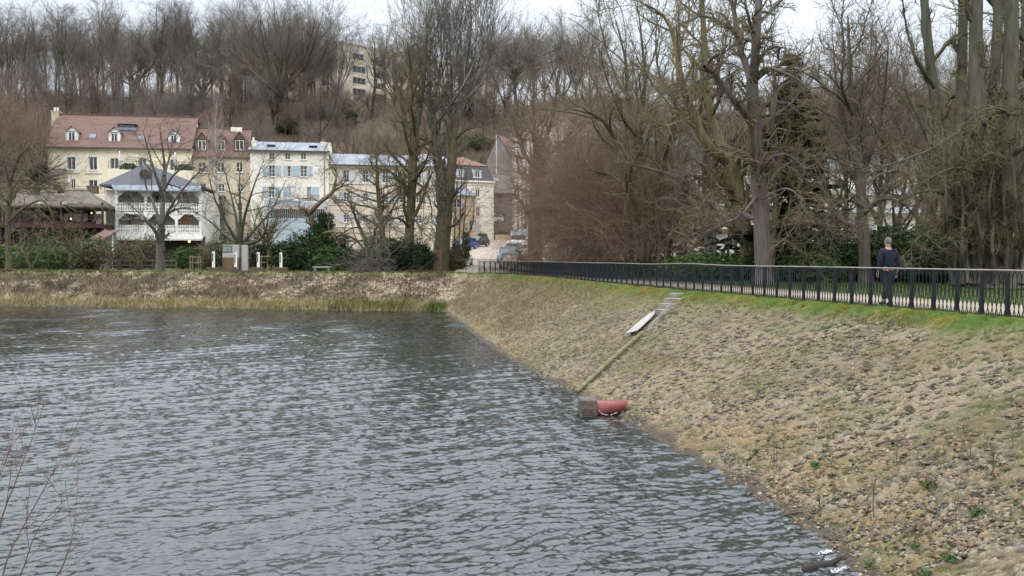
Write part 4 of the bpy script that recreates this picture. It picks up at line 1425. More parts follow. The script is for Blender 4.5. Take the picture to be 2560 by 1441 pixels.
def join(parts):
    Vs, Fs, o = [], [], 0
    for v_, f_ in parts:
        Vs.append(v_)
        Fs.append(f_ + o)
        o += len(v_)
    return np.concatenate(Vs), np.concatenate(Fs)


def tree(name, base, limbs, levels, barkm, twigm, label, cat='tree', group=None, seed=1, sides=8, wob=0.03, parts=('trunk', 'crown'), thick=2, shoots=()):
    """limbs in world coordinates; levels: list of dicts for grow(); the first `thick-1` levels stay with the trunk"""
    g = np.random.default_rng(seed)
    base = np.asarray(base, float)
    lb = [([np.asarray(p, float) - base for p in pts], rad) for pts, rad in limbs]
    P, R = build_limbs(lb, 14, g, wob)
    # flare the foot of limbs that stand on the ground
    ground_ = np.abs(P[:, 0, 2]) < 0.4
    R[ground_, 0] *= 1.35
    tr_, cr_ = [tubes(P, R, sides)], []
    if len(shoots):
        Ps, Rs = build_limbs([([np.asarray(p, float) - base for p in pts], rad) for pts, rad in shoots], 14, g, wob)
        cr_.append(tubes(Ps, Rs, 5))
        P, R = np.concatenate([P, Ps]), np.concatenate([R, Rs])
    for i, lv in enumerate(levels):
        lv = dict(lv)
        P, R = grow(P, R, g, **lv)
        k = 6 if i == 0 else (4 if i == 1 and thick > 2 else 3)
        (tr_ if i < thick - 1 else cr_).append(tubes(P, R, k))
    o = empty(name, base, 0, label, cat, group)
    v_, f_ = join(tr_)
    np_mesh(parts[0], v_, [f_], barkm, o, smooth=True)
    if cr_:
        v_, f_ = join(cr_)
        np_mesh(parts[1], v_, [f_], twigm, o)
    return o


def px_limb(d, pts, wpx, jit=None):
    """a limb given by photo pixels (px, py[, metres nearer(-)/farther(+)]) at depth d, widths in pixels"""
    P = []
    for q in pts:
        dd_ = d + (q[2] if len(q) > 2 else 0)
        P.append(at(q[0], q[1], dd_))
    return P, [wv * d / FPX / 2 for wv in wpx]


def copy_thing(o, loc, rz=0.0, sc=1.0, label=None):
    c = o.copy()
    COL.objects.link(c)
    c.location = tuple(float(v) for v in loc)
    c.rotation_euler = (0, 0, rz)
    c.scale = (sc, sc, sc)
    if label: c['label'] = label
    for ch in o.children:
        k = ch.copy()
        COL.objects.link(k)
        k.parent = c
    return c


# ------------------------------------------------------------------ leafy shrubs, hedges and conifers
def leaf_cloud(g, lumps, n, size, up=0.3):
    """n small leaf quads spread through ellipsoid lumps (x, y, z, rx, ry, rz), denser towards the outside"""
    lumps = np.asarray(lumps, float)
    wgt = (lumps[:, 3] * lumps[:, 4] * lumps[:, 5]) ** 0.67
    k = g.choice(len(lumps), n, p=wgt / wgt.sum())
    d = _nrm(g.normal(0, 1, (n, 3)))
    r = g.random(n) ** 0.33
    r = np.where(g.random(n) < 0.65, 0.72 + 0.34 * g.random(n), r)
    bump_ = 1 + 0.22 * np.sin(d[:, 0] * 7 + k) * np.sin(d[:, 1] * 6 + k * 2) + 0.15 * np.sin(d[:, 2] * 9 + k * 3)
    c = lumps[k, :3] + d * (r * bump_)[:, None] * lumps[k, 3:]
    nrm_ = _nrm(d * 0.6 + g.normal(0, 0.6, (n, 3)) + np.array([0, 0, up]))
    a = _nrm(np.cross(nrm_, g.normal(0, 1, (n, 3))))
    b_ = np.cross(nrm_, a)
    s = size * np.exp(g.normal(0, 0.35, n))[:, None]
    Vq = np.stack([c - a * s, c + b_ * s * 0.45 - a * s * .1, c + a * s, c - b_ * s * 0.45 + a * s * .1], 1)
    return Vq.reshape(-1, 3), np.arange(4 * n).reshape(n, 4)


def leaf_bush(name, base, lumps, n, size, m, label, cat='shrub', trunk=True, group=None, seed=None, stems=5):
    g = np.random.default_rng(seed if seed is not None else abs(hash((round(float(base[0]), 2), round(float(base[1]), 2)))) % 99991)
    o = empty(name, base, 0, label, cat, group)
    v_, f_ = leaf_cloud(g, lumps, n, size)
    v_[:, 2] = np.maximum(v_[:, 2], 0.02)
    np_mesh('foliage', v_, [f_], m, o)
    if trunk:
        L = np.asarray(lumps, float)
        lb = []
        for k in range(stems):
            q = L[k % len(L)]
            x, y = q[0] + g.normal(0, .2 * q[3]), q[1] + g.normal(0, .2 * q[4])
            lb.append(([(x * .6, y * .6, -0.1), (x * .8, y * .8, q[2] * .5), (x, y, q[2] + q[5] * .6)], [.06, .04, .015]))
        P, R = build_limbs(lb, 8, g, .02)
        P2, R2 = grow(P, R, g, m=9, tr=(.3, 1), ang=.8, L=.35, rr_=.5, n=4, wob=.2, up=.05)
        v_, f_ = join([tubes(P, R, 5), tubes(P2, R2, 3)])
        np_mesh('stems', v_, [f_], bk_brown, o)
    return o


def conifer(name, base, h, r, m, label, seed=1, droop=-0.25, n=9, dens=26, bare=0.08, group=None):
    g = np.random.default_rng(seed)
    o = empty(name, base, 0, label, 'tree', group)
    P, R = build_limbs([([(0, 0, -.3), (.05, 0, h * .5), (0, .05, h)], [h * .018, h * .011, .02])], 14, g, .01)
    np_mesh('trunk', *[q if i == 0 else [q] for i, q in enumerate(tubes(P, R, 8))], bk_dark, o, smooth=True)
    m_ = int(h * n)
    Q, RQ = grow(P, R, g, m=m_, tr=(bare, .985), ang=1.75, L=lambda t: r / h * (1.02 - t) ** .8 * (.75 + .5 * g.random(t.shape)), rr_=.22, n=6, wob=.08, up=.05, asd=.14)
    Q[:, 1:, 2] += droop * np.linspace(0, 1, 6)[None, 1:] ** 1.5 * np.linalg.norm(Q[:, -1] - Q[:, 0], axis=1)[:, None] * .5
    v1, f1 = tubes(Q, RQ, 3)
    # needle sprays along each branch
    N = len(Q)
    t = g.random((N, dens)) ** .7
    f = t * 5
    i0 = np.clip(f.astype(int), 0, 4)
    ar = np.arange(N)[:, None]
    c = Q[ar, i0] + (Q[ar, i0 + 1] - Q[ar, i0]) * (f - i0)[..., None]
    ax = _nrm(Q[ar, i0 + 1] - Q[ar, i0])
    side = _nrm(np.cross(ax, np.array([0, 0, 1.0])) * np.sign(g.normal(0, 1, (N, dens)))[..., None] + ax * .9 + g.normal(0, .25, (N, dens, 3)) + np.array([0, 0, -.15]))
    ln = (.16 + .5 * (1 - t) * np.linalg.norm(Q[:, -1] - Q[:, 0], axis=1)[:, None] * .35)[..., None] * (.6 + .8 * g.random((N, dens, 1)))
    wv = _nrm(np.cross(side, g.normal(0, .4, (N, dens, 3)) + np.array([0, 0, 1.0]))) * .11
    Vq = np.stack([c - wv * .5, c + side * ln * .5 - wv, c + side * ln, c + side * ln * .5 + wv], 2).reshape(-1, 3)
    np_mesh('foliage', Vq, [np.arange(len(Vq)).reshape(-1, 4)], m, o)
    np_mesh('branches', v1, [f1], bk_dark, o)
    return o


def blades(name, pts, h, w_, m, g, lean=0.35, label=None, kind='stuff', wind=(0.25, 0.0)):
    """grass blades: two-quad strips rooted at pts"""
    n_ = len(pts)
    hh = h * np.exp(g.normal(0, .35, n_))[:, None]
    az = g.random(n_) * 6.28
    side = np.stack([np.cos(az), np.sin(az), 0 * az], -1)
    le = np.stack([g.normal(wind[0], lean, n_), g.normal(wind[1], lean, n_), np.ones(n_)], -1)
    le = _nrm(le)
    mid = pts + le * hh * .55
    le2 = _nrm(le + np.stack([g.normal(wind[0], lean, n_), g.normal(wind[1], lean, n_), g.normal(-.3, .3, n_)], -1))
    tip = mid + le2 * hh * .5
    wv = (w_ * np.exp(g.normal(0, .2, n_)))[:, None] * side
    Vq = np.stack([pts - wv, pts + wv, mid + wv * .7, mid - wv * .7, tip], 1).reshape(-1, 3)
    i = np.arange(n_)[:, None] * 5
    o = np_mesh(name, Vq, [i + np.array([[0, 1, 2, 3]]), i + np.array([[3, 2, 4]])], m)
    return tag(o, label, kind=kind)
# ------------------------------------------------------------------ the iron railing on the dam crest
def railing_fence():
    sA, sB = s_of(3.2), s_of(14.0)
    sel = (US >= sA) & (US <= sB)
    Lc = ULEN[sel] - ULEN[sel][0]
    cx, cy = Cc[sel, 0] - NRM[sel, 0] * -0.06, Cc[sel, 1] - NRM[sel, 1] * -0.06
    total = Lc[-1]
    k = int(total / 0.72)
    pos = np.linspace(0, total, k + 1)
    P = lambda l: np.array([np.interp(l, Lc, cx), np.interp(l, Lc, cy)])
    x0, y0 = P(0)
    root = empty('iron_railing', (x0, y0, 0), 0, 'long dark iron railing with a pale worn handrail along the top of the bank', 'railing')
    g = np.random.default_rng(4)
    top = lambda l: 0.985 + 0.05 * (vnoise(np.array([l]), np.array([0.0]), 6.0, 3, 2)[0] - 0.5) + 0.05 * math.exp(-((l - np.interp(32.5, cy, Lc)) / 2.2) ** 2)
    # handrail, following the crest
    n_ = 420
    ls = np.linspace(0, total, n_)
    rp = np.array([[*(P(l) - (x0, y0)), top(l)] for l in ls])
    v_, f_ = tubes(rp[None], np.full((1, n_), .020), 7)
    v_[:, 2] += 0
    np_mesh('handrail', v_, [f_], mat('worn_handrail', (0.25, 0.225, 0.205), (0.14, 0.09, 0.07), scale=1.5, rough=.5, metal=.4, lo=.5, hi=.75), root, smooth=True)
    for i in range(k):
        a, b_ = P(pos[i]) - (x0, y0), P(pos[i + 1]) - (x0, y0)
        d = (b_ - a) / np.linalg.norm(b_ - a)
        nn = np.array([-d[1], d[0]])
        za, zb_ = top(pos[i]) - .03, top(pos[i + 1]) - .03
        W_ = float(np.linalg.norm(b_ - a))
        tilt = g.normal(0, .012)
        # flat post with a rounded head
        pr = [(-.036, -.12), (.036, -.12), (.036, za - .06), (.024, za - .02), (0, za - .004), (-.024, za - .02), (-.036, za - .06)]
        vv = [(*(a + d * (q[0] + tilt * q[1]) + nn * .028), q[1]) for q in pr] + [(*(a + d * (q[0] + tilt * q[1]) - nn * .028), q[1]) for q in pr]
        m_ = len(pr)
        MB().add(vv, [tuple(range(m_)), tuple(range(m_, 2 * m_))[::-1]] + [(j, m_ + j, m_ + (j + 1) % m_, (j + 1) % m_) for j in range(m_)]).build('post', m_iron, root)
        nb = 6
        cw = W_ / nb
        Pn = []
        for c_ in range(nb):
            mid = cw * (c_ + .5)
            zt = za + (zb_ - za) * mid / W_
            for s in (1, -1):
                prof = [(.0, zt - .005), (.26, zt - .03), (.43, zt - .13), (.40, .62), (.25, .42), (.0, .27), (-.26, .13), (-.36, .05), (-.30, .015)]
                Pn.append([[*(a + d * (mid + s * cw * q[0]) + nn * (s * .006)), q[1]] for q in prof])
        Pn = np.array(Pn)
        v_, f_ = tubes(Pn, np.full(Pn.shape[:2], .0098), 4)
        np_mesh('bar_panel', v_, [f_], m_iron, root)
    return root


# ------------------------------------------------------------------ cars
def paint(name, c):
    return mat('car_paint_' + name, c, tuple(v * .93 for v in c), scale=1.2, rough=0.22, spec=0.6)


m_tyre = mat('tyre', (0.018, 0.018, 0.019), scale=6, rough=.9)
m_rim = mat('alloy', (0.42, 0.43, 0.45), scale=4, rough=.35, metal=.7)
m_carglass = mat('car_glass', (0.03, 0.04, 0.045), (0.05, 0.06, 0.065), scale=.8, rough=.04, spec=.8)
m_plastic = mat('dark_plastic', (0.025, 0.025, 0.027), scale=5, rough=.6)
m_hlamp = mat('headlamp_glass', (0.55, 0.57, 0.6), scale=8, rough=.1, spec=.8)
m_tlamp = mat('tail_lamp_glass', (0.30, 0.02, 0.02), scale=8, rough=.2)


def car(loc, heading, pm, label, L=4.05, W=1.72, H=1.5, van=False):
    """parked car; local +x is its front"""
    o = empty('parked_car', loc, heading, label, 'van' if van else 'car', 'cars parked along the street')
    if van:
        low = [(-.5, .25, .62, .92), (-.49, .22, .98, .97), (-.3, .2, 1.0, 1), (.2, .2, 1.02, 1), (.36, .2, 1.0, .99), (.46, .22, .92, .93), (.5, .3, .68, .84)]
        cab = [(-.495, .96, .94), (-.48, 1.0, .98), (.14, 1.0, .98), (.36, .5, .9)]
    else:
        low = [(-.5, .36, .66, .86), (-.485, .26, .86, .95), (-.36, .2, .92, 1), (-.1, .2, .90, 1), (.15, .2, .89, 1), (.32, .22, .84, .97), (.45, .24, .72, .9), (.5, .34, .56, .78)]
        cab = [(-.47, .02, .9), (-.34, .94, .82), (-.05, 1.0, .83), (.1, .96, .83), (.27, .03, .88)]
    zb = .88 if not van else 1.0
    sec = []
    for (x, z0, z1, hw) in low:
        w2 = W / 2 * hw
        z0, z1 = z0 + .02, z1
        sec.append([(x * L, -w2 * .9, z0), (x * L, -w2, z0 + .12), (x * L, -w2, (z0 + z1) / 2), (x * L, -w2 * .96, z1 - .05), (x * L, -w2 * .86, z1), (x * L, w2 * .86, z1), (x * L, w2 * .96, z1 - .05), (x * L, w2, (z0 + z1) / 2), (x * L, w2, z0 + .12), (x * L, w2 * .9, z0)])
    mb = MB()
    m_ = len(sec[0])
    mb.add([p for s in sec for p in s], [(i * m_ + j, i * m_ + (j + 1) % m_, (i + 1) * m_ + (j + 1) % m_, (i + 1) * m_ + j) for i in range(len(sec) - 1) for j in range(m_)] + [tuple(range(m_))[::-1], tuple(range((len(sec) - 1) * m_, len(sec) * m_))])
    body = mb.build('body', pm, o, smooth=False)
    sub = body.modifiers.new('bevel', 'BEVEL')
    sub.width, sub.segments, sub.limit_method, sub.angle_limit = .05, 2, 'ANGLE', .5
    # cabin
    cs = []
    for (x, hz, hw) in cab:
        z = zb - .06 + (H - zb) * hz
        cs.append((x * L, W / 2 * (hw if hz > .3 else .9), z))
    gl = MB()
    vv = []
    for x, w2, z in cs:
        vv += [(x, -w2, z), (x, w2, z), (x, W / 2 * .92, zb - .1), (x, -W / 2 * .92, zb - .1)]
    ff = []
    for i in range(len(cs) - 1):
        for j in range(4):
            ff.append((i * 4 + j, i * 4 + (j + 1) % 4, (i + 1) * 4 + (j + 1) % 4, (i + 1) * 4 + j))
    ff += [(0, 3, 2, 1), tuple((len(cs) - 1) * 4 + j for j in range(4))]
    gl.add(vv, ff).build('windows', m_carglass, o)
    top = [c_ for c_, q in zip(cs, cab) if q[1] > .5]
    rf = MB()
    vv, ff = [], []
    for x, w2, z in top:
        vv += [(x, -w2 - .02, z - .03), (x, -w2 * .8, z + .025), (x, w2 * .8, z + .025), (x, w2 + .02, z - .03), (x, w2 * .9, z + .004), (x, -w2 * .9, z + .004)]
    for i in range(len(top) - 1):
        for j in range(6):
            ff.append((i * 6 + j, i * 6 + (j + 1) % 6, (i + 1) * 6 + (j + 1) % 6, (i + 1) * 6 + j))
    ff += [tuple(range(6))[::-1], tuple((len(top) - 1) * 6 + j for j in range(6))]
    rf.add(vv, ff)
    for s in (-1, 1):
        pts = [(x, s * (w2 + .01), z) for x, w2, z in cs]
        rf.tube(pts, .04, 5)
        xm, wm, zm = cs[len(cs) // 2]
        if van:
            rf.add([(cs[0][0] + .05, s * (W / 2 * .955), zb - .1), (.0, s * (W / 2 * .955), zb - .1), (.0, s * (cs[1][1] + .015), H - .1), (cs[0][0] + .05, s * (cs[1][1] + .015), H - .1)], [(0, 1, 2, 3)])
        rf.tube([(xm - .05, s * (wm + .012), zm), (xm - .02, s * W / 2 * .93, zb - .05)], .045, 5)
    rf.build('roof', pm, o)
    for sx in (-1, 1):
        for s in (-1, 1):
            x = sx * L * .31 + .02
            wo = MB()
            ang = [2 * math.pi * k / 18 for k in range(18)]
            wo.prism([(x + .31 * math.cos(t), .31 + .31 * math.sin(t)) for t in ang], 'y', s * (W / 2 - .18), s * (W / 2 + .005))
            w_ = wo.build('wheel', m_tyre, o)
            MB().prism([(x + .2 * math.cos(t), .31 + .2 * math.sin(t)) for t in ang], 'y', s * (W / 2 + .0055), s * (W / 2 + .015)).build('rim', m_rim, w_)
    for s in (-1, 1):
        MB().box(L * .455, L * .488, s * W * .40 - .17, s * W * .40 + .12 * (1 if s < 0 else 0) + .05, .62, .78).build('headlight', m_hlamp, o, bevel=.02)
        MB().box(-L * .502, -L * .47, s * W * .42 - .1, s * W * .42 + .06, .68, .95).build('tail_light', m_tlamp, o, bevel=.02)
        MB().box(L * .16, L * .16 + .12, s * (W / 2 + .02) - .02, s * (W / 2 + .02) + (.14 if s > 0 else -.10), zb + .02, zb + .16).build('mirror', pm, o, bevel=.02)
    MB().box(L * .47, L * .505, -.5, .5, .34, .5).build('grille', m_plastic, o, bevel=.02)
    return o


# ------------------------------------------------------------------ people
def skin_mesh(name, joints, edges, m, parent, sub=2, root=0):
    """joints: list of (x, y, z, rx, ry)"""
    me = bpy.data.meshes.new(name)
    me.from_pydata([j[:3] for j in joints], edges, [])
    o = bpy.data.objects.new(name, me)
    COL.objects.link(o)
    sk = o.modifiers.new('skin', 'SKIN')
    sk.use_smooth_shade = True
    ly = me.skin_vertices[0].data
    for i, j in enumerate(joints):
        ly[i].radius = (j[3], j[4])
        ly[i].use_root = (i == root)
    ss = o.modifiers.new('sub', 'SUBSURF')
    ss.levels = ss.render_levels = sub
    dg = bpy.context.evaluated_depsgraph_get()
    ev = o.evaluated_get(dg)
    me2 = bpy.data.meshes.new_from_object(ev)
    bpy.data.objects.remove(o)
    for p in me2.polygons:
        p.use_smooth = True
    me2.materials.clear()
    me2.name = name
    return link_mesh(name, me2, m, parent)


m_skin = mat('skin', (0.34, 0.205, 0.155), (0.29, 0.175, 0.13), scale=8, rough=.6)


def person(loc, heading, label, jacket, trousers, hairm, h=1.76, stride=.30, group=None):
    """walking figure; local +y is the way they face"""
    o = empty('person', loc, heading, label, 'person', group)
    k = h / 1.76
    J = lambda *a: tuple(v * k for v in a)
    hipz, kz = .92, .50
    # right leg forward, left leg back
    body = [J(0, 0, .97, .12, .09), J(0, -.01, 1.14, .12, .09), J(0, -.02, 1.36, .13, .09), J(0, -.01, 1.475, .06, .06), J(0, .015, 1.545, .058, .064), J(0, .03, 1.62, .074, .09), J(0, .025, 1.69, .072, .088), J(0, .02, 1.735, .045, .055),
            J(-.085, 0, .9, .085, .09), J(-.09, -.03, .5, .055, .06), J(-.095, -stride * .9, .12, .036, .042), J(-.1, -stride * .55, .06, .03, .025),
            J(.085, 0, .9, .085, .09), J(.09, .17, .5, .055, .06), J(.095, stride * .85, .085, .036, .042), J(.1, stride * 1.3, .035, .03, .025),
            J(-.19, -.01, 1.41, .055, .055), J(-.255, -.03, 1.13, .042, .042), J(-.27, .03, .89, .03, .03), J(-.272, .05, .82, .024, .038),
            J(.19, -.01, 1.41, .055, .055), J(.255, -.06, 1.13, .042, .042), J(.26, -.04, .89, .03, .03), J(.262, -.02, .82, .024, .038)]
    E = [(0, 1), (1, 2), (2, 3), (3, 4), (4, 5), (5, 6), (6, 7), (0, 8), (8, 9), (9, 10), (10, 11), (0, 12), (12, 13), (13, 14), (14, 15), (2, 16), (16, 17), (17, 18), (18, 19), (2, 20), (20, 21), (21, 22), (22, 23)]
    # fingers
    for wi, sx in ((19, -1), (23, 1)):
        wv = body[wi]
        for q in range(4):
            b0 = len(body)
            y = wv[1] + (.034 - .022 * q) * k
            ln = (.075, .085, .08, .062)[q] * k
            body += [(wv[0], y, wv[2] - .035 * k, .0095 * k, .0095 * k), (wv[0] - sx * .012 * k, y + .012 * k, wv[2] - .035 * k - ln * .6, .0085 * k, .0085 * k), (wv[0] - sx * .03 * k, y + .014 * k, wv[2] - .035 * k - ln, .0075 * k, .0075 * k)]
            E += [(wi, b0), (b0, b0 + 1), (b0 + 1, b0 + 2)]
        b0 = len(body)
        body += [(wv[0] - sx * .01 * k, wv[1] + .045 * k, wv[2] - .005 * k, .011 * k, .011 * k), (wv[0] - sx * .02 * k, wv[1] + .06 * k, wv[2] - .045 * k, .009 * k, .009 * k)]
        E += [(wi, b0), (b0, b0 + 1)]
    skin_mesh('body', body, E, m_skin, o)
    # face: nose, ears
    f = MB()
    f.prism([(-.014 * k, 1.595 * k), (.014 * k, 1.595 * k), (.005 * k, 1.645 * k), (-.005 * k, 1.645 * k)], 'y', .10 * k, .137 * k)
    for s in (-1, 1):
        f.prism([(.0 * k, 1.585 * k), (.03 * k, 1.6 * k), (.034 * k, 1.645 * k), (.0 * k, 1.65 * k)], 'x', s * .068 * k, s * .088 * k)
    f.build('ears', m_skin, o, bevel=.004)
    e = MB()
    for s in (-1, 1):
        e.box((s * .03 - .012) * k, (s * .03 + .012) * k, .108 * k, .114 * k, 1.637 * k, 1.646 * k)
    e.box(-.024 * k, .024 * k, .108 * k, .116 * k, 1.565 * k, 1.572 * k)
    e.build('eyes', m_plastic, o)
    g2 = MB()
    hair = [J(0, -.035, 1.575, .062, .055), J(0, -.012, 1.645, .084, .092), J(0, .006, 1.715, .078, .088), J(0, .012, 1.762, .045, .055)]
    skin_mesh('hair', hair, [(0, 1), (1, 2), (2, 3)], hairm, o)
    jk = [J(0, 0, .90, .175, .12), J(0, -.01, 1.10, .172, .118), J(0, -.02, 1.33, .175, .115), J(0, -.014, 1.465, .088, .078), J(0, -.006, 1.53, .068, .070),
          J(-.195, -.012, 1.40, .088, .085), J(-.262, -.032, 1.14, .072, .07), J(-.275, .025, .90, .056, .056),
          J(.195, -.012, 1.40, .088, .085), J(.262, -.062, 1.14, .072, .07), J(.268, -.04, .90, .056, .056)]
    skin_mesh('jacket', jk, [(0, 1), (1, 2), (2, 3), (3, 4), (2, 5), (5, 6), (6, 7), (2, 8), (8, 9), (9, 10)], jacket, o)
    tr = [J(0, 0, .95, .15, .11), J(-.09, 0, .86, .095, .105), J(-.092, -.03, .5, .07, .075), J(-.096, -stride * .85, .14, .058, .062),
          J(.09, 0, .86, .095, .105), J(.092, .17, .5, .07, .075), J(.096, stride * .82, .12, .058, .062)]
    skin_mesh('trousers', tr, [(0, 1), (1, 2), (2, 3), (0, 4), (4, 5), (5, 6)], trousers, o)
    for s, y, z in ((-1, -stride * .9, .08), (1, stride * .9, .055)):
        skin_mesh('shoe', [J(s * .098, y - .06, z, .045, .05), J(s * .1, y + .05, z - .012, .046, .042), J(s * .104, y + .17, z - .02 if s > 0 else z - .05, .042, .03)], [(0, 1), (1, 2)], m_plastic, o)
    return o


# ------------------------------------------------------------------ park furniture on the far bank
def park_things():
    d = 80
    p = at(578, 676, 79)
    o = empty('information_board', (p[0], p[1], 0), 0, 'tall grey panel on a brown wooden base with a small landscape picture', 'sign')
    a, b_ = at(556, 640, 79)[0] - p[0], at(597, 640, 79)[0] - p[0]
    z = lambda y: at(578, y, 79)[2]
    MB().box(a, b_, 0, .5, z(644), z(612)).build('panel', mat('grey_panel', (0.36, 0.34, 0.32), (0.31, 0.29, 0.27), scale=4, stretch=(8, 1, .5)), o)
    bs = MB()
    for k in range(11):
        s = a + (b_ - a) * k / 11
        bs.box(s + .01, s + (b_ - a) / 11 - .005, -.03, .53, -.05, z(644) - .005)
    bs.build('wooden_base', mat('base_wood', (0.17, 0.105, 0.07), (0.12, 0.075, 0.05), scale=4, stretch=(1, 1, .2)), o)
    pc = MB().box(at(557, 620, 79)[0] - p[0], at(579, 620, 79)[0] - p[0], -.02, -.003, z(630), z(616))
    po = pc.build('picture', mat('picture_green', (0.10, 0.16, 0.14), (0.22, 0.28, 0.26), scale=2.2, rough=.3), o)
    fr = MB()
    x0, x1, z0, z1 = at(557, 620, 79)[0] - p[0], at(579, 620, 79)[0] - p[0], z(630), z(616)
    fr.box(x0 - .05, x1 + .05, -.03, -.004, z1, z1 + .05).box(x0 - .05, x1 + .05, -.03, -.004, z0 - .05, z0).box(x0 - .05, x0, -.03, -.004, z0, z1).box(x1, x1 + .05, -.03, -.004, z0, z1)
    fr.build('picture_frame', m_plastic, po)
    MB().box(at(602, 620, 79)[0] - p[0], at(617, 620, 79)[0] - p[0], .2, .5, -.05, z(613)).build('side_panel', mat('grey_panel', (.3, .3, .3)), o)
    posts = ((534, 629, 665, 'leftmost of the four white marker posts, left of the grey panel'), (589.5, 632, 668, 'white marker post standing in front of the grey panel'),
             (646, 631, 666, 'white marker post between the grey panel and the tree stakes'), (702.5, 632, 668, 'rightmost white marker post, against the dark evergreen bush'))
    for px, yt, yb, lab in posts:
        q = at(px, 676, 78)
        c = empty('marker_post', (q[0], q[1], 0), .3, lab, 'post', 'white marker posts on the far bank')
        MB().box(-.12, .12, -.07, .07, .12, at(px, yt, 78)[2]).build('board', m_white, c, bevel=.01)
        MB().box(-.1, -.02, -.08, -.0702, at(px, yt, 78)[2] - .9, at(px, yt, 78)[2] - .15).build('inscription', m_plastic, c)
        MB().box(-.2, .2, -.15, .15, -.03, .12).build('base', m_greyclad, c)
    for i, (px, wd_, lab) in enumerate(((534, .45, 'low brown wooden planter, leftmost of three by the marker posts'), (578, .36, 'low brown wooden planter at the foot of the grey panel'), (645, .45, 'low brown wooden planter under the third marker post'), (703, .5, 'low brown wooden planter under the rightmost marker post'))):
        q = at(px, 678, 76.4)
        c = empty('planter', (q[0], q[1], 0), .05, lab, 'planter', 'low wooden planters on the far bank')
        pl = MB()
        for k in range(2):
            pl.box(-wd_, wd_, -.25, .25, .03 + k * .2, .2 + k * .2)
        for s in (-1, 1):
            pl.box(s * wd_ - .05, s * wd_ + .05, -.28, .28, -.03, .42)
        pl.build('box', mat('planter_wood', (0.13, 0.085, 0.062), (0.095, 0.062, 0.046), scale=5, stretch=(.5, 3, 6)), c)
        MB().box(-wd_ + .06, wd_ - .06, -.22, .22, .2, .385).build('soil', m_dark, c)
    for px, y0, lab in ((489, 640, 'light wooden tree stake frame near the dark trunk'), (662, 639, 'light wooden tree stake frame beside the pale pollard trunk')):
        q = at(px, 676, 81)
        c = empty('stake_frame', (q[0], q[1], 0), 0, lab, 'tree stakes', 'wooden tree stake frames')
        m_ = mat('stake_wood', (0.27, 0.205, 0.12), (0.21, 0.155, 0.09), scale=5)
        hz = at(px, y0, 81)[2]
        for sx in (-.38, .38):
            for sy in (-.3, .3):
                MB().tube([(sx, sy, -.2), (sx, sy, hz)], .045, 7).build('stake', m_, c)
        r_ = MB()
        for sy in (-.3, .3):
            r_.box(-.45, .45, sy - .06, sy - .02, hz - .14, hz - .04)
            r_.box(-.45, .45, sy - .06, sy - .02, .75, .83)
        r_.build('cross_rail', m_, c)
    q = at(805, 678, 75)
    c = empty('bench', (q[0], q[1], 0), .1, 'simple pale slab bench on the grass before the big evergreen bush', 'bench')
    MB().box(-.75, .75, -.2, .2, .40, .47).build('seat', mat('bench_top', (.42, .40, .37), scale=3), c, bevel=.01)
    for s in (-.55, .55):
        MB().box(s - .08, s + .08, -.16, .16, -.05, .395).build('leg', m_greyclad, c)
    q = at(1095, 676, 73.5)
    c = empty('notice_frame', (q[0], q[1], 0), .1, 'orange brown wooden notice board frame with a dark panel beside the round hedge', 'notice board')
    m_ = mat('orange_wood', (0.23, 0.095, 0.045), (0.17, 0.07, 0.035), scale=5)
    hz = at(1095, 627, 73.5)[2]
    for s in (-.22, .22):
        MB().box(s - .05, s + .05, -.05, .05, -.3, hz).build('post', m_, c)
    MB().box(-.27, .27, -.06, .06, hz - .005, hz + .08).box(-.17, .17, -.04, .04, hz - 1.0, hz - .92).box(-.17, .17, -.04, .04, hz - .16, hz - .1).build('cross_rail', m_, c)
    MB().box(-.168, .168, -.02, .02, hz - .915, hz - .165).build('panel', m_slate, c)
    # low grey wall with a pipe rail at the end of the railing, street side
    q = at(1240, 668, 70.5)
    c = empty('low_fence', (q[0], q[1], 0), 0, 'low thin grey rail fence at the foot of the street behind the iron railing', 'fence')
    a, b_ = at(1165, 650, 70.5)[0] - q[0], at(1300, 650, 70.5)[0] - q[0]
    hz = at(1240, 648.5, 70.5)[2]
    MB().tube([(a, 0, hz), (b_, 0, hz)], .018, 6).build('rail', m_green_rail, c)
    for k in range(9):
        s = a + (b_ - a) * k / 8
        MB().tube([(s, 0, -.1), (s, 0, hz)], .02, 6).build('post', m_green_rail, c)
    fb = MB()
    for k in range(60):
        s = a + (b_ - a) * k / 59
        fb.box(s - .005, s + .005, -.005, .005, .1, hz)
    fb.build('bars', m_green_rail, c)
    # rail fence behind the hedge plants left of the dark trunk
    q = at(370, 674, 88)
    c = empty('wooden_fence', (q[0], q[1], 0), 0, 'low wooden rail fence in front of the white galleried house', 'fence')
    a, b_ = at(266, 650, 88)[0] - q[0], at(440, 650, 88)[0] - q[0]
    wz = at(370, 651, 88)[2]
    m_ = mat('fence_wood', (.12, .10, .075), scale=4)
    MB().box(a, b_, -.03, .03, wz - .1, wz + .03).box(a, b_, -.03, .03, wz - .55, wz - .45).build('rail', m_, c)
    for k in range(7):
        s = a + (b_ - a) * k / 6
        MB().box(s - .06, s + .06, .031, .12, -.1, wz + .08).build('post', m_, c)


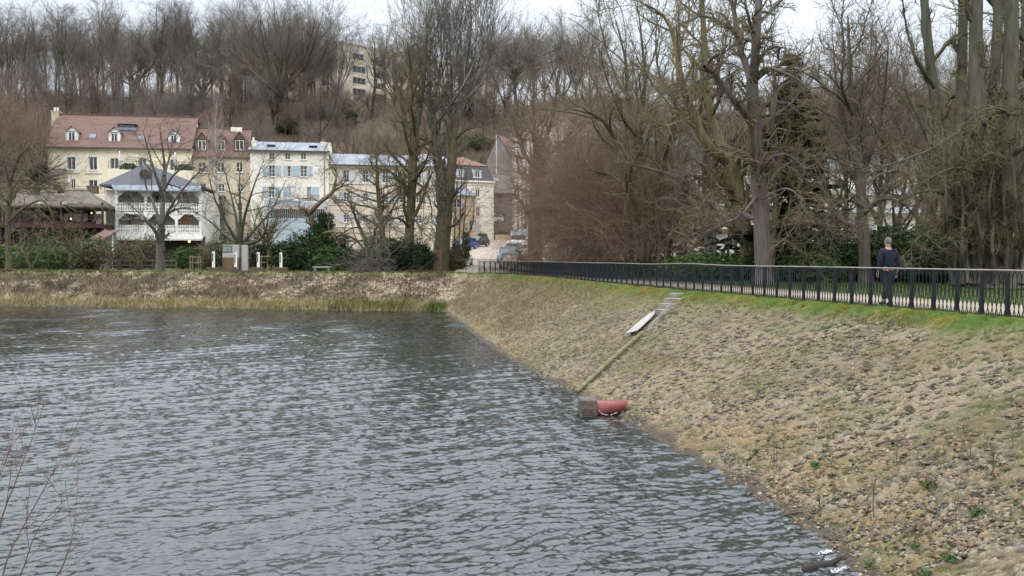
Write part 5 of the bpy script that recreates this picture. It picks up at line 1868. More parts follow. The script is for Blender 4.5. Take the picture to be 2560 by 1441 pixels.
# ------------------------------------------------------------------ things on the near bank
def bank_things():
    m_galv = mat('old_galvanised', (0.26, 0.26, 0.25), (0.18, 0.17, 0.16), scale=8, rough=.6)
    # concrete steps
    m_con = mat('concrete', (0.25, 0.23, 0.19), (0.15, 0.14, 0.10), scale=3, bump=.4, bscale=25, detail=9)
    up = at(1690, 741, 31.0)
    st = []
    for i, (px, py, wd_) in enumerate(((1701, 739, .30), (1687, 752, .30), (1673, 767, .28), (1660, 781, .24))):
        q = bank_at(px, py)
        st.append(q)
    q0 = st[0]
    o = empty('concrete_steps', q0, 0, 'weathered concrete steps going down from the railing', 'steps')
    dn = (st[-1] - st[0])[:2]
    dn /= np.linalg.norm(dn)
    sd_ = np.array([-dn[1], dn[0]])
    for q, wd_ in zip(st, (.36, .34, .33, .26)):
        c_ = q - q0
        b_ = MB().box(-.2, .17, -wd_, wd_, -.25, .09)
        b_.v = [(c_[0] + dn[0] * x + sd_[0] * y, c_[1] + dn[1] * x + sd_[1] * y, c_[2] + z) for x, y, z in b_.v]
        b_.build('step', m_con, o, bevel=.02)
    # white pointed board lying on the slope (upturned hull of a small dinghy shape)
    a, b2 = bank_at(1583, 841), bank_at(1640, 789)
    ax = b2 - a
    Lb = np.linalg.norm(ax)
    ax /= Lb
    nb = np.cross(ax, np.array([0.5, -1, 0]))
    nb = np.array([-0.36, -0.05, 0.93])
    nb -= ax * (nb @ ax)
    nb /= np.linalg.norm(nb)
    sd2 = np.cross(nb, ax)
    o = empty('white_board', a, 0, 'white weathered pointed board lying on the slope beside the steps', 'board')
    half = .21
    pf = [(0, -half), (Lb * .5, -half), (Lb * .75, -half * .85), (Lb * .92, -half * .45), (Lb * 1.02, 0), (Lb * .92, half * .5), (Lb * .75, half * .9), (Lb * .5, half), (0, half)]
    vv = [tuple(ax * x + sd2 * y + nb * h_) for h_ in (.13, .155) for x, y in pf]
    n_ = len(pf)
    MB().add(vv, [tuple(range(n_))[::-1], tuple(range(n_, 2 * n_))] + [(i, (i + 1) % n_, n_ + (i + 1) % n_, n_ + i) for i in range(n_)]).build('plank', mat('chalky_white', (0.34, 0.32, 0.285), (0.25, 0.235, 0.205), scale=2, stretch=(2, 2, 2)), o)
    MB().add([tuple(ax * x + sd2 * y + nb * h_) for h_ in (-.1, .119) for x, y in ((.1, -.1), (.22, -.1), (.22, .1), (.1, .1))], [(0, 3, 2, 1), (4, 5, 6, 7), (0, 1, 5, 4), (1, 2, 6, 5), (2, 3, 7, 6), (3, 0, 4, 7)]).add(
        [tuple(ax * (x + Lb * .6) + sd2 * y + nb * h_) for h_ in (-.1, .119) for x, y in ((.1, -.1), (.22, -.1), (.22, .1), (.1, .1))], [(0, 3, 2, 1), (4, 5, 6, 7), (0, 1, 5, 4), (1, 2, 6, 5), (2, 3, 7, 6), (3, 0, 4, 7)]).build('support', m_plank, o)
    # mossy timber rail running down into the water
    a, b2 = bank_at(1443, 989), bank_at(1606, 842)
    o = empty('timber_rail', a, 0, 'long mossy timber rail running down the slope into the water', 'rail')
    mo = mat('mossy_timber', (0.19, 0.175, 0.085), (0.11, 0.095, 0.055), scale=6, bump=.4)
    v2 = b2 - a
    MB().tube([(0, 0, .10), tuple(v2 * .5 + (0, 0, .14)), tuple(v2 + (0, 0, .14))], .055, 6).build('beam', mo, o)
    MB().tube([tuple(np.array((.16, -.10, .0))), tuple(v2 + (.16, -.1, .03))], .035, 5).build('lower_beam', mo, o)
    for k in range(5):
        q = v2 * (.12 + .2 * k)
        MB().tube([tuple(q + (-.14, .1, .12)), tuple(q + (.2, -.12, .06))], .016, 5).build('bracket', m_galv, o)
        MB().tube([tuple(q + (.05, -.03, .1)), tuple(q + (.05, -.03, -.25))], .03, 5).build('peg', mo, o)
    a, b2 = bank_at(1612, 838), bank_at(1668, 780)
    o = empty('handrail_pole', a, 0, 'thin grey pole handrail between the timber rail and the concrete steps', 'handrail')
    v2 = b2 - a
    for off in (.16, .24):
        MB().tube([(.1, -.05, off), tuple(v2 + (.1, -.05, off + .06))], .015, 6).build('pole', m_galv, o)
    for t in (.05, .5, .95):
        q = v2 * t
        MB().tube([tuple(q + (.1, -.05, -.2)), tuple(q + (.1, -.05, .24))], .014, 6).build('upright', m_galv, o)
    # red outlet pipe and its concrete head
    w0 = at(1530, 1040, 21.0)
    fx = 21.0 / FPX
    zc = at(1500, 1022, 21.0)[2]
    a = np.array(at(1492, 1022, 21.0))
    o = empty('outlet_pipe', (a[0], a[1], zc), 0, 'red outlet pipe with a slanted mouth, ribbed concrete block at its water end', 'pipe')
    r_ = 20 * fx
    n_ = 26
    x_e = (1563 - 1492) * fx
    vv = []
    for rr2 in (r_, r_ * .9):
        for xx in (-.32, 0.0, .1):
            for k in range(n_):
                t = 2 * math.pi * k / n_
                vv.append((xx, rr2 * math.cos(t), rr2 * math.sin(t)))
        for k in range(n_):
            t = 2 * math.pi * k / n_
            vv.append((x_e * (1 - .68 * (.5 - .5 * math.sin(t)) ** 2.1) + .05, rr2 * math.cos(t), rr2 * math.sin(t)))
    ff = []
    for s in (0, 1):
        for i in range(3):
            for k in range(n_):
                q = (s * 4 * n_ + i * n_ + k, s * 4 * n_ + i * n_ + (k + 1) % n_, s * 4 * n_ + (i + 1) * n_ + (k + 1) % n_, s * 4 * n_ + (i + 1) * n_ + k)
                ff.append(q if s == 0 else q[::-1])
    for k in range(n_):
        ff.append((3 * n_ + k, 3 * n_ + (k + 1) % n_, 7 * n_ + (k + 1) % n_, 7 * n_ + k))
    MB().add(vv, ff).build('pipe', mat('red_pipe', (0.255, 0.062, 0.058), (0.17, 0.045, 0.042), scale=4.5, rough=.45), o, smooth=True)
    bl = MB().box(-.42, -.02, -.32, .32, -.55, r_ + .06)
    bl.build('block', mat('wet_concrete', (0.125, 0.105, 0.08), (0.06, 0.05, 0.04), scale=4, bump=.5), o, bevel=.03)
    rb = MB()
    for k in range(9):
        z0 = -.45 + k * .06
        rb.box(-.36, -.05, -.345, -.321, z0, z0 + .03)
    rb.build('ribs', mat('wet_concrete', (.1, .1, .1)), o)
    MB().tube([(.02, -r_ - .01, .0), (.10, -r_ * .9, -r_ * .5), (.28, -r_ * .7, -r_ * .75), (.45, -r_ * .95, -r_ * .35), (x_e + .05, -.02, -.06), (x_e + .35, -.1, -.1)], .007, 5).build('cable', m_white, o)
    # short grey pegs across the slope
    for i, (px, py) in enumerate(((1590, 985), (1640, 955), (1670, 922), (1716, 884), (1755, 850), (1788, 815))):
        q = bank_at(px, py)
        c = empty('metal_peg', q, .6, 'short grey metal peg in the slope, ' + ('nearest the red pipe', 'second up from the red pipe', 'third up from the red pipe', 'fourth up from the red pipe', 'second from the top of the row', 'topmost of the row')[i], 'peg', 'metal pegs in the slope')
        MB().tube([(-.12, 0, .03), (.14, 0, .05)], .011, 6).build('bar', m_galv, c)
        MB().tube([(.02, 0, -.12), (.02, 0, .05)], .010, 5).build('pin', m_galv, c)
    # driftwood log, stone and foam at the near waterline
    q = at(2040, 1425, 10.55)
    c = empty('driftwood_log', (q[0], q[1], WATER_Z), .25, 'dark wet log lying at the edge of the water', 'log')
    MB().tube([(-.18, 0, -.01), (-.05, .02, .02), (.2, 0, .05), (.36, .03, .1)], [.040, .050, .042, .022], 8).build('trunk', m_dark, c, smooth=True)
    MB().tube([(.05, .02, .04), (.2, .12, .12)], [.02, .008], 5).build('branch', m_dark, c)
    g = np.random.default_rng(8)
    fo = []
    _s = [s_of(i) for i in range(len(ST))]
    for k in range(1500):
        t = g.random() ** 1.5
        s = float(np.interp(4.0 + (g.random() - .25) * 0.75 * g.random(), np.arange(len(ST)), _s))
        P_ = on_bank(np.array([s]), np.array([1.0 + g.normal(.010, .014)]))[0]
        r_ = .004 + .010 * g.random() ** 2
        fo.append((P_[0], P_[1], WATER_Z + .008, r_))
    mb = MB()
    for x, y, z, r_ in fo:
        k_ = 6
        b0 = [(x + r_ * math.cos(a_), y + r_ * math.sin(a_), z - .01) for a_ in np.linspace(0, 6.28, k_, endpoint=False)]
        b1 = [(x + r_ * .6 * math.cos(a_), y + r_ * .6 * math.sin(a_), z + r_ * .5) for a_ in np.linspace(0, 6.28, k_, endpoint=False)]
        mb.add(b0 + b1, [tuple(range(k_, 2 * k_))] + [(i, (i + 1) % k_, k_ + (i + 1) % k_, k_ + i) for i in range(k_)])
    tag(mb.build('foam', mat('foam_white', (0.52, 0.52, 0.51), scale=8, rough=.6), None, smooth=True), 'white foam washed up against the near bank', kind='stuff')
    q = at(1150 + 690, 1392, 11.0)
    st_ = MB().lathe([(.10, -.06), (.14, -.01), (.10, .025), (.04, .035)], 0, 0, 9)
    st_.v = [(x * 1.3 + .02 * math.sin(y * 30), y * .8, z) for x, y, z in st_.v]
    so = st_.build('stone', mat('grey_stone', (.085, .085, .085), (.06, .06, .06), scale=5), None, smooth=True)
    so.location = (q[0], q[1], WATER_Z)
    tag(so, 'smooth grey stone breaking the water surface near the log', 'stone')
    # fallen stick
    for i, (x0, y0, x1, y1, lab) in enumerate(((2190, 1118, 2268, 1107, 'dark crooked stick lying high on the near slope'), (2235, 1365, 2315, 1310, 'long pale stick lying low on the near slope'), (1955, 1296, 2040, 1288, 'flat dark stick lying at the waterline'))):
        a, b2 = bank_at(x0, y0), bank_at(x1, y1)
        c = empty('fallen_stick', a, 0, lab, 'stick', 'fallen sticks on the near slope')
        v2 = b2 - a
        MB().tube([(0, 0, .04), tuple(v2 * .4 + (0, 0, .07)), tuple(v2 + (0, 0, .06))], [.018, .015, .009], 5).build('stem', bk_brown, c)
        MB().tube([tuple(v2 * .6 + (0, 0, .06)), tuple(v2 * .75 + (.03, .05, .14))], [.008, .004], 4).build('side_twig', bk_brown, c)
# ------------------------------------------------------------------ build: houses
yellow_house()
beige_house()
white_house()
long_house()
mansard_house()
apricot_house()
gable_house()
grey_house()
pipe_house()
right_houses()
apartment_block()
chalet()
thatched_terrace()
side_cottage()
wall_top = retaining_wall()

# ------------------------------------------------------------------ build: railing, cars, people, park things
railing_fence()


def street_pos(px, d, dz=0.036):
    x = at(px, 640, d)[0]
    return (x, d, float(max(hill_z(x, d), 0)) + dz)


car(street_pos(1163, 113), math.radians(-125), paint('blue', (0.035, 0.075, 0.26)), 'small bright blue car parked at the left kerb in front of the black car', L=3.7, W=1.65, H=1.5)
car(street_pos(1193, 119), math.radians(-118), paint('black', (0.018, 0.018, 0.022)), 'black car parked at the left kerb behind the bright blue car', L=4.2, H=1.5)
car(street_pos(1270, 86.5), math.radians(-97), paint('silver_blue', (0.30, 0.36, 0.42)), 'silver blue car parked right of the street, pale windscreen towards the pond', L=4.2, W=1.75, H=1.62)
car(street_pos(1271.5, 79.5), math.radians(92), paint('grey_green', (0.30, 0.32, 0.29)), 'grey green hatchback nearest the railing, rear window towards the pond', L=3.6, W=1.62, H=1.45)
car(street_pos(1283, 96), math.radians(-92), paint('dark_grey', (0.10, 0.12, 0.125)), 'dark grey car between the silver blue car and the white van', L=4.2, H=1.5)
car(street_pos(1297, 117), math.radians(-93), paint('white', (0.62, 0.63, 0.65)), 'white van parked farthest up on the right of the street', L=4.9, W=2.0, H=2.25, van=True)
car(street_pos(1150, 82), math.radians(80), paint('pale_silver', (0.45, 0.46, 0.47)), 'pale silver car mostly hidden by the saplings at the left end of the railing', L=4.0, H=1.45)
xw = at(1241, 550, 148)
car((xw[0] - .6, 147.2, wall_top + .02), math.radians(178), paint('pearl', (0.64, 0.64, 0.66)), 'small white car parked on top of the plank retaining wall', L=3.8, H=1.5)
for px, d, lab, wd_ in ((1191 + 16, 132, 'square planter with green tuft against the white mansard house', .75), (1263, 143.5, 'long low planter at the foot of the retaining wall', 1.6)):
    q = street_pos(px, d)
    c_ = empty('street_planter', q, 0, lab, 'planter', 'planters at the top of the street')
    pb_ = MB().box(-wd_, wd_, -.55, .55, -.5, .85)
    pb_.box(-wd_ - .06, wd_ + .06, -.61, .61, .72, .9)
    pb_.build('box', m_brick if wd_ > 1 else mat('tan_planter', (0.28, 0.19, 0.14), scale=4), c_, bevel=.02)
    v_, f_ = leaf_cloud(np.random.default_rng(int(px)), [(-wd_ * .4, 0, 1.1, wd_ * .6, .5, .4), (wd_ * .4, 0, 1.05, wd_ * .5, .5, .3)], 700, .09)
    np_mesh('plant', v_, [f_], m_ever2 if wd_ < 1 else m_ever, c_)

pw = at(2220, 644, 22.9)
person((pw[0], 22.9, 0.014), math.radians(14), 'grey haired man in dark navy jacket and jeans walking away along the path',
       mat('navy_jacket', (0.008, 0.011, 0.023), (0.005, 0.007, 0.015), scale=9, bump=.3), mat('dark_jeans', (0.011, 0.017, 0.028), (0.008, 0.012, 0.019), scale=12), mat('grey_hair', (0.17, 0.155, 0.14), (0.11, 0.10, 0.09), scale=30, bump=.5))
pw = at(1276, 644, 68.5)
person((pw[0], 68.5, 0.014), math.radians(190), 'distant person in a beige top walking behind the far end of the railing', mat('beige_top', (0.36, 0.27, 0.19), scale=6), mat('grey_trousers', (.09, .085, .08), scale=6),
       mat('red_brown_hair', (0.14, 0.06, 0.04), scale=20), h=1.62)
park_things()
bank_things()

# ------------------------------------------------------------------ build: the wooded hill
def hill_hit(px, py):
    r = ray(px, py)
    t = np.linspace(100, 420, 1300)
    p = r[None] * t[:, None]
    z = p[:, 2] + CAMZ
    h = hill_z(p[:, 0], p[:, 1])
    i = int(np.argmax(z < h))
    return p[i, 0], p[i, 1], float(h[i])


def forest_proto(seed, H, kind):
    g = np.random.default_rng(seed)
    bx = lambda s: g.normal(0, s)
    if kind == 'tall':
        lm = [([(0, 0, -1), (bx(.2), bx(.2), H * .3), (bx(.5), bx(.5), H * .65), (bx(.8), bx(.8), H)], [H * .0135, H * .0105, H * .007, .03])]
        if g.random() < .6:
            lm.append(([(0, 0, H * .22), (bx(.8), bx(.8), H * .5), (bx(2.2), bx(2.2), H * .93)], [H * .007, H * .005, .03]))
        lv = [dict(m=19, tr=(.30, .99), ang=.62, L=lambda t: .40 * (1.12 - .72 * t), rr_=.5, n=8, wob=.2, up=.07, rmin=.03, keep=.9),
              dict(m=9, tr=(.2, 1), ang=.65, L=.42, rr_=.5, n=5, wob=.16, up=.07, rmin=.017, keep=.92),
              dict(m=8, tr=(.15, 1), ang=.6, L=.5, rr_=.6, n=3, wob=.2, up=.05, rmin=.0125)]
    elif kind == 'fan':
        lm = [([(0, 0, -1), (0, 0, H * .12), (bx(.2), bx(.2), H * .25)], [H * .018, H * .015, H * .013])]
        for k in range(8):
            a = k * 2.4
            rr_ = H * (.16 + .2 * g.random())
            lm.append(([(0, 0, H * (.12 + .1 * g.random())), (rr_ * .5 * math.cos(a), rr_ * .5 * math.sin(a), H * .38), (rr_ * math.cos(a), rr_ * math.sin(a), H * .66), (rr_ * 1.25 * math.cos(a), rr_ * 1.25 * math.sin(a), H * (.85 + .15 * g.random()))], [H * .009, H * .007, H * .004, .025]))
        lv = [dict(m=13, tr=(.25, .99), ang=.55, L=lambda t: .34 * (1.1 - .5 * t), rr_=.5, n=6, wob=.13, up=.07, rmin=.03, keep=.9),
              dict(m=8, tr=(.2, 1), ang=.6, L=.45, rr_=.5, n=4, wob=.18, up=.05, rmin=.017),
              dict(m=7, tr=(.15, 1), ang=.6, L=.5, rr_=.6, n=3, wob=.2, up=.04, rmin=.0125)]
    else:                                                       # thin, close grown stems
        lm = [([(bx(.5), bx(.5), -1), (bx(.7), bx(.7), H * .4), (bx(1.2), bx(1.2), H * .7), (bx(1.6), bx(1.6), H * (.85 + .15 * g.random()))], [.14, .11, .08, .02]) for k in range(3)]
        lv = [dict(m=14, tr=(.38, .99), ang=.5, L=lambda t: .30 * (1.15 - .7 * t), rr_=.5, n=6, wob=.14, up=.10, rmin=.026),
              dict(m=8, tr=(.2, 1), ang=.6, L=.45, rr_=.5, n=4, wob=.18, up=.06, rmin=.016),
              dict(m=7, tr=(.15, 1), ang=.6, L=.5, rr_=.6, n=3, wob=.2, up=.04, rmin=.012)]
    return lm, lv


HILL_LAB = {'tall': 'tall straight bare tree in the hill wood', 'fan': 'broad fan shaped bare tree in the hill wood', 'thin': 'cluster of slender bare stems in the hill wood'}
HILL_GRP = {'tall': 'tall bare trees of the hillside wood', 'fan': 'broad fan shaped bare trees of the hillside wood', 'thin': 'slender bare stems of the hillside wood'}
protos = []
for i, (kind, H, tm) in enumerate((('tall', 22, tw_hill), ('tall', 24, tw_hill), ('tall', 20, tw_hillr), ('fan', 19, tw_hill), ('fan', 17, tw_hillr), ('thin', 18, tw_hill), ('thin', 16, tw_hillr))):
    lm, lv = forest_proto(50 + i, H, kind)
    protos.append([kind, H, lm, lv, tm, None, i])


def place_forest(k, x, y, z, sc, rz):
    pr = protos[k]
    if pr[5] is None:
        b0 = np.array([x, y, z - .3])
        lm = [([np.asarray(p) + b0 for p in pts], rad) for pts, rad in pr[2]]
        pr[5] = tree('hillside_tree', b0, lm, pr[3], bk_grey if k % 2 else bk_dark, pr[4], HILL_LAB[pr[0]], 'tree', HILL_GRP[pr[0]], seed=200 + k, sides=6)
        pr[5].scale = (sc, sc, sc)
        c_ = pr[5]
    else:
        c_ = copy_thing(pr[5], (x, y, z - .3), rz, sc)
    px = CX + FPX * x / y
    zone = 'above the yellow and white houses' if px < 842 else ('around the cream apartment block' if px < 1262 else 'to the right, behind the park')
    c_['label'] = HILL_LAB[pr[0]] + ' ' + zone
    c_['group'] = HILL_GRP[pr[0]] + ' ' + zone


gf = np.random.default_rng(77)
placed = []
def try_place(px, d, ks, smin=.8, smax=1.15, sep=3.0):
    x = (px - CX) / FPX * d
    # footprint of the apartment block and the sight line to its windows
    if 842 < px < 1260 and d > 214:
        return
    if 858 < px < 948 and d > 150:
        return
    if any((x - a) ** 2 + (d - b_) ** 2 < sep ** 2 for a, b_ in placed):
        return
    placed.append((x, d))
    place_forest(int(gf.choice(ks)), x, d, float(hill_z(x, d)), gf.uniform(smin, smax), gf.uniform(0, 6.28))


for i in range(122):                                            # the skyline rows
    try_place(-170 + (i * 1010 / 121) + gf.uniform(-12, 12), gf.uniform(198, 246), [0, 1, 1, 2, 3, 5, 0], .82, 1.02, 2.8)
for i in range(54):
    try_place(-150 + i * 15 + gf.uniform(-10, 10), gf.uniform(152, 200), [0, 2, 5, 5, 6, 6], .6, .9, 3)
for i in range(14):
    try_place(600 + i * 48 + gf.uniform(-15, 15), gf.uniform(176, 212), [2, 4, 5, 6], .5, .8, 4)
for i in range(44):
    x_, d_ = (590 + i * 16 + gf.uniform(-8, 8) - CX) / FPX, gf.uniform(146, 186)
    place_forest(int(gf.choice([5, 6, 4, 2])), x_ * d_, d_, float(hill_z(x_ * d_, d_)), gf.uniform(.32, .5), gf.uniform(0, 6.28))
for px in (925 + 22, 965, 985, 1010, 1045, 1165, 1190, 1215, 1236):
    try_place(px, gf.uniform(196, 211), [0, 2, 3, 5], .75, 1.0, 3)
for i in range(11):
    try_place(1262 + i * 21 + gf.uniform(-9, 9), gf.uniform(196, 250), [0, 1, 2, 3, 5], .8, 1.0, 3.2)
for i in range(40):
    try_place(1490 + i * 30 + gf.uniform(-9, 9), gf.uniform(196, 250), [2, 3, 5, 6], .45, .66, 3.2)
for i in range(40):
    try_place(1370 + i * 31 + gf.uniform(-12, 12), gf.uniform(135, 190), [2, 4, 5, 6], .45, .7, 4)

# trees one can tell apart on the hill
def hill_tree(name, d, base_px, limbs_px, levels, bm_, tm, label, seed):
    x, y, z = hill_hit(*base_px)
    lm = [px_limb(y, pts, wv) for pts, wv in limbs_px]
    return tree(name, (x, y, z), lm, levels, bm_, tm, label, 'tree', None, seed=seed, sides=7)


hill_tree('crooked_oak', 0, (324, 292), [([(324, 296), (336, 228), (329, 190), (320, 172)], [11, 10, 8, 6]), ([(335, 232), (352, 195), (385, 158), (388, 120), (378, 90)], [7, 6, 5, 3, 1]), ([(320, 172), (332, 150), (345, 120), (350, 80)], [6, 5, 3, 1]),
          ([(322, 175), (305, 150), (285, 120), (280, 90)], [4, 3, 2, 1])], [dict(m=10, tr=(.2, 1), ang=.8, L=.38, rr_=.5, n=6, wob=.25, up=.03, rmin=.03), dict(m=8, tr=(.2, 1), ang=.7, L=.45, rr_=.5, n=4, wob=.25, rmin=.017), dict(m=6, tr=(.2, 1), ang=.7, L=.5, rr_=.6, n=3, rmin=.0125)],
          bk_dark, tw_hill, 'dark crooked tree with a zigzag trunk above the yellow house roof', 5)
gfan = np.random.default_rng(6)
fan = [([(700, 318), (702, 270), (704, 235)], [17, 14, 12])]
for k in range(13):
    a = -1.0 + 2.0 * k / 12 + gfan.normal(0, .05)
    fan.append(([(702, 250 - 18 * gfan.random()), (702 + 55 * math.sin(a), 240 - 62 * math.cos(a), gfan.normal(0, 3)), (704 + 105 * math.sin(a * 1.05), 190 - 95 * math.cos(a) ** .7 + 30, gfan.normal(0, 5)), (706 + 135 * math.sin(a * 1.1), 165 - 120 * max(math.cos(a), .1) ** .7, gfan.normal(0, 7))], [7, 5, 3, 1]))
hill_tree('fan_tree', 0, (700, 312), fan, [dict(m=12, tr=(.25, 1), ang=.5, L=.36, rr_=.5, n=6, wob=.12, up=.06, rmin=.03), dict(m=8, tr=(.15, 1), ang=.55, L=.45, rr_=.5, n=4, wob=.16, up=.04, rmin=.016), dict(m=6, tr=(.1, 1), ang=.55, L=.5, rr_=.6, n=3, wob=.15, rmin=.012)],
          bk_mossy, tw_hill, 'largest fan shaped bare tree on the hill, left of the apartment block', 7)
hill_tree('leaning_tree', 0, (925, 300), [([(928, 305), (932, 260), (938, 210), (935, 160), (938, 120), (930, 92)], [8, 7, 6, 5, 3, 1]), ([(935, 250), (945, 190), (965, 130), (968, 95)], [4, 3, 2, 1]), ([(930, 285), (918, 262), (925, 230)], [4, 3, 1])],
          [dict(m=14, tr=(.3, 1), ang=.7, L=.28, rr_=.5, n=6, wob=.2, up=.04, rmin=.03), dict(m=8, tr=(.2, 1), ang=.7, L=.45, rr_=.5, n=4, wob=.2, rmin=.016), dict(m=5, tr=(.2, 1), ang=.7, L=.5, rr_=.6, n=3, rmin=.012)],
          bk_dark, tw_hill, 'dark winding tree standing right in front of the apartment block windows', 9)
hill_tree('round_tree', 0, (1290, 262), [([(1290, 265), (1288, 220), (1290, 180)], [9, 7, 5])] + [([(1289, 215 - 3 * k), (1289 + (k - 4) * 9, 165, gfan.normal(0, 2)), (1289 + (k - 4) * 16, 125 + 2 * (k - 4) ** 2, gfan.normal(0, 3))], [4, 3, 1]) for k in range(9)],
          [dict(m=12, tr=(.25, 1), ang=.6, L=.4, rr_=.5, n=5, wob=.15, up=.04, rmin=.03), dict(m=8, tr=(.2, 1), ang=.6, L=.45, rr_=.5, n=4, wob=.2, rmin=.016), dict(m=6, tr=(.2, 1), ang=.7, L=.5, rr_=.6, n=3, rmin=.012)],
          bk_dark, tw_hill, 'dark round headed bare tree at the right end of the apartment block', 10)
for i, (px, py, w_, h_, lab) in enumerate(((442, 285, 2.2, 3.6, 'dark evergreen clump at the ridge of the yellow house roof'), (590, 250, 1.6, 9, 'ivy covered trunk column in the wood above the beige house'), (720, 335, 2.2, 3.0, 'dark evergreen clump just above the white house'),
                                           (862, 320, 2.4, 4.6, 'dark evergreen clump on the leafy slope below the apartment block'), (1175, 300, 5.5, 5.0, 'wide green evergreen thicket behind the pollarded trees'), (1190, 375, 4.0, 3.2, 'green ivy thicket above the orange tiled cap'), (790, 300, 2.2, 3.2, 'small dark evergreen left below the apartment block'))):
    x, y, z = hill_hit(px, py)
    leaf_bush('evergreen_clump', (x, y, z), [(0, 0, h_ * .5, w_, w_, h_ * .55), (w_ * .5, 0, h_ * .35, w_ * .7, w_ * .7, h_ * .4), (-w_ * .5, 0, h_ * .3, w_ * .7, w_ * .7, h_ * .35)], 3800, .15, m_yew if i != 5 else m_ever, lab, 'evergreen', group='evergreen clumps on the hillside', seed=30 + i)

# undergrowth of the hill: one mass nobody could count
gu = np.random.default_rng(15)
n_ = 9000
ux = gu.uniform(-150, 170, n_)
uy = 126 + 110 * gu.random(n_) ** .8
keep = (np.abs(ux + 2) > 13) | (uy > 152)
ux, uy = ux[keep], uy[keep]
uz = hill_z(ux, uy)
n_ = len(ux)
st_ = 6
bx_ = np.repeat(np.stack([ux, uy, uz - .1], -1), st_, 0)
hh = np.repeat(gu.uniform(.8, 2.6, n_) * (.6 + .8 * vnoise(ux, uy, 15, 3)), st_)
dr = _nrm(np.stack([gu.normal(0, .5, n_ * st_), gu.normal(0, .5, n_ * st_), np.ones(n_ * st_)], -1))
Pu = np.stack([bx_, bx_ + dr * hh[:, None] * .5 + gu.normal(0, .08, bx_.shape), bx_ + dr * hh[:, None] + gu.normal(0, .2, bx_.shape)], 1)
Ru = np.stack([np.full(len(hh), .022), np.full(len(hh), .018), np.full(len(hh), .010)], 1)
P2, R2 = grow(Pu, Ru, gu, m=4, tr=(.3, 1), ang=.6, L=.5, rr_=.7, n=3, wob=.15, rmin=.012)
v_, f_ = join([tubes(Pu, Ru, 3), tubes(P2, R2, 3)])
tag(np_mesh('undergrowth', v_, [f_], tw_russet), 'brown leafless undergrowth covering the hillside under the trees', kind='stuff')

# ------------------------------------------------------------------ build: trees by the far bank
TW = lambda m1=9, m2=7, m3=5, a=.7, up=.03, l1=.36, r=.010, keep=1.0, wob=.16: [dict(m=m1, tr=(.22, 1), ang=a, L=l1, rr_=.5, n=8, wob=wob * 1.2, up=up, rmin=.020, keep=keep), dict(m=m2, tr=(.2, 1), ang=.7, L=.42, rr_=.55, n=5, wob=wob * 1.4, up=up * .6 + .03, rmin=.012), dict(m=m3, tr=(.15, 1), ang=.65, L=.5, rr_=.65, n=4, wob=wob * 1.4, up=.03, rmin=r)]


def ptree(name, d, base, limbs, levels, bm_, tm, label, seed, cat='tree', group=None, z=0.0, wob=.03, thick=2, shoots=()):
    x = at(base, 660, d)[0]
    lm = [px_limb(d, pts, wv) for pts, wv in limbs]
    return tree(name, (x, d, z), lm, levels, bm_, tm, label, cat, group, seed=seed, wob=wob, thick=thick, shoots=[px_limb(d, pts, wv) for pts, wv in shoots])


ptree('dark_tree', 77, 398, [([(398, 684), (399, 630), (402, 590), (405, 572)], [24, 20, 18, 16]), ([(404, 580), (407, 520), (411, 450, 1), (410, 400, 1), (402, 340, 0), (398, 298, 1)], [15, 12, 10, 6, 3, 1]),
      ([(404, 575), (420, 530, -1), (455, 478, -2), (500, 430, -2), (545, 395, -3)], [9, 7, 5, 3, 1]), ([(404, 570), (425, 530, 1), (470, 518, 2), (505, 540, 2)], [7, 6, 4, 1]), ([(400, 615), (385, 575, -1), (350, 548, -2), (305, 552, -2)], [10, 8, 5, 2]),
      ([(404, 575), (385, 510, 1), (368, 470, 2), (362, 430, 2), (350, 400, 3)], [9, 7, 5, 3, 1]), ([(408, 500), (388, 430, -1), (372, 375, -1), (358, 325, -2)], [8, 6, 4, 1]), ([(410, 440), (425, 390, 1), (440, 345, 2), (452, 315, 2)], [6, 4, 3, 1]), ([(408, 480), (432, 440, -1), (465, 415, -2), (492, 398, -2)], [6, 5, 3, 1]),
      ([(398, 590), (370, 560, 2), (330, 520, 3), (300, 500, 3)], [7, 5, 3, 1])],
      TW(8, 6, 4, a=.75, l1=.26, r=.009), bk_grey, tw_grey, 'bare tree with a thick dark trunk standing in front of the white galleried house', 21)
ptree('spreading_tree', 84, 605, [([(605, 676), (604, 640), (600, 606)], [20, 17, 15])] + [([(601, 615), *pts], [10, 7, 4, 2, 1]) for pts in
      ([(570, 570, -1), (540, 510, -2), (525, 455, -3), (515, 420, -3)], [(590, 545, 1), (575, 480, 2), (560, 420, 2), (555, 395, 2)], [(612, 540, -1), (635, 465, -2), (652, 420, -2), (660, 395, -2)], [(640, 570, 1), (680, 520, 2), (705, 470, 3), (715, 445, 3)],
       [(600, 530, 0), (598, 460, 0), (602, 400, 1), (604, 385, 1)], [(650, 600, -1), (668, 560, -2), (672, 520, -2), (675, 500, -2)], [(565, 590, 2), (530, 560, 3), (505, 540, 3), (490, 530, 3)])],
      TW(9, 7, 5, a=.8, up=-.02, l1=.30, r=.0085), bk_green, tw_olive, 'spreading bare tree with a grey green trunk just right of the grey information panel', 22)
for s_, (pts, lab) in enumerate((([(672, 676), (674, 640), (672, 610), (668, 580)], 'short pale pollard with a broom of twigs between tree stakes and evergreen'),)):
    ptree('pollard_tree', 84, 672, [(pts, [12, 10, 9, 7])], [dict(m=26, tr=(.5, 1), ang=.8, L=.75, rr_=.4, n=6, wob=.15, up=.03, rmin=.014), dict(m=8, tr=(.2, 1), ang=.6, L=.4, rr_=.6, n=3, rmin=.009)], bk_plane, tw_olive, lab, 23)
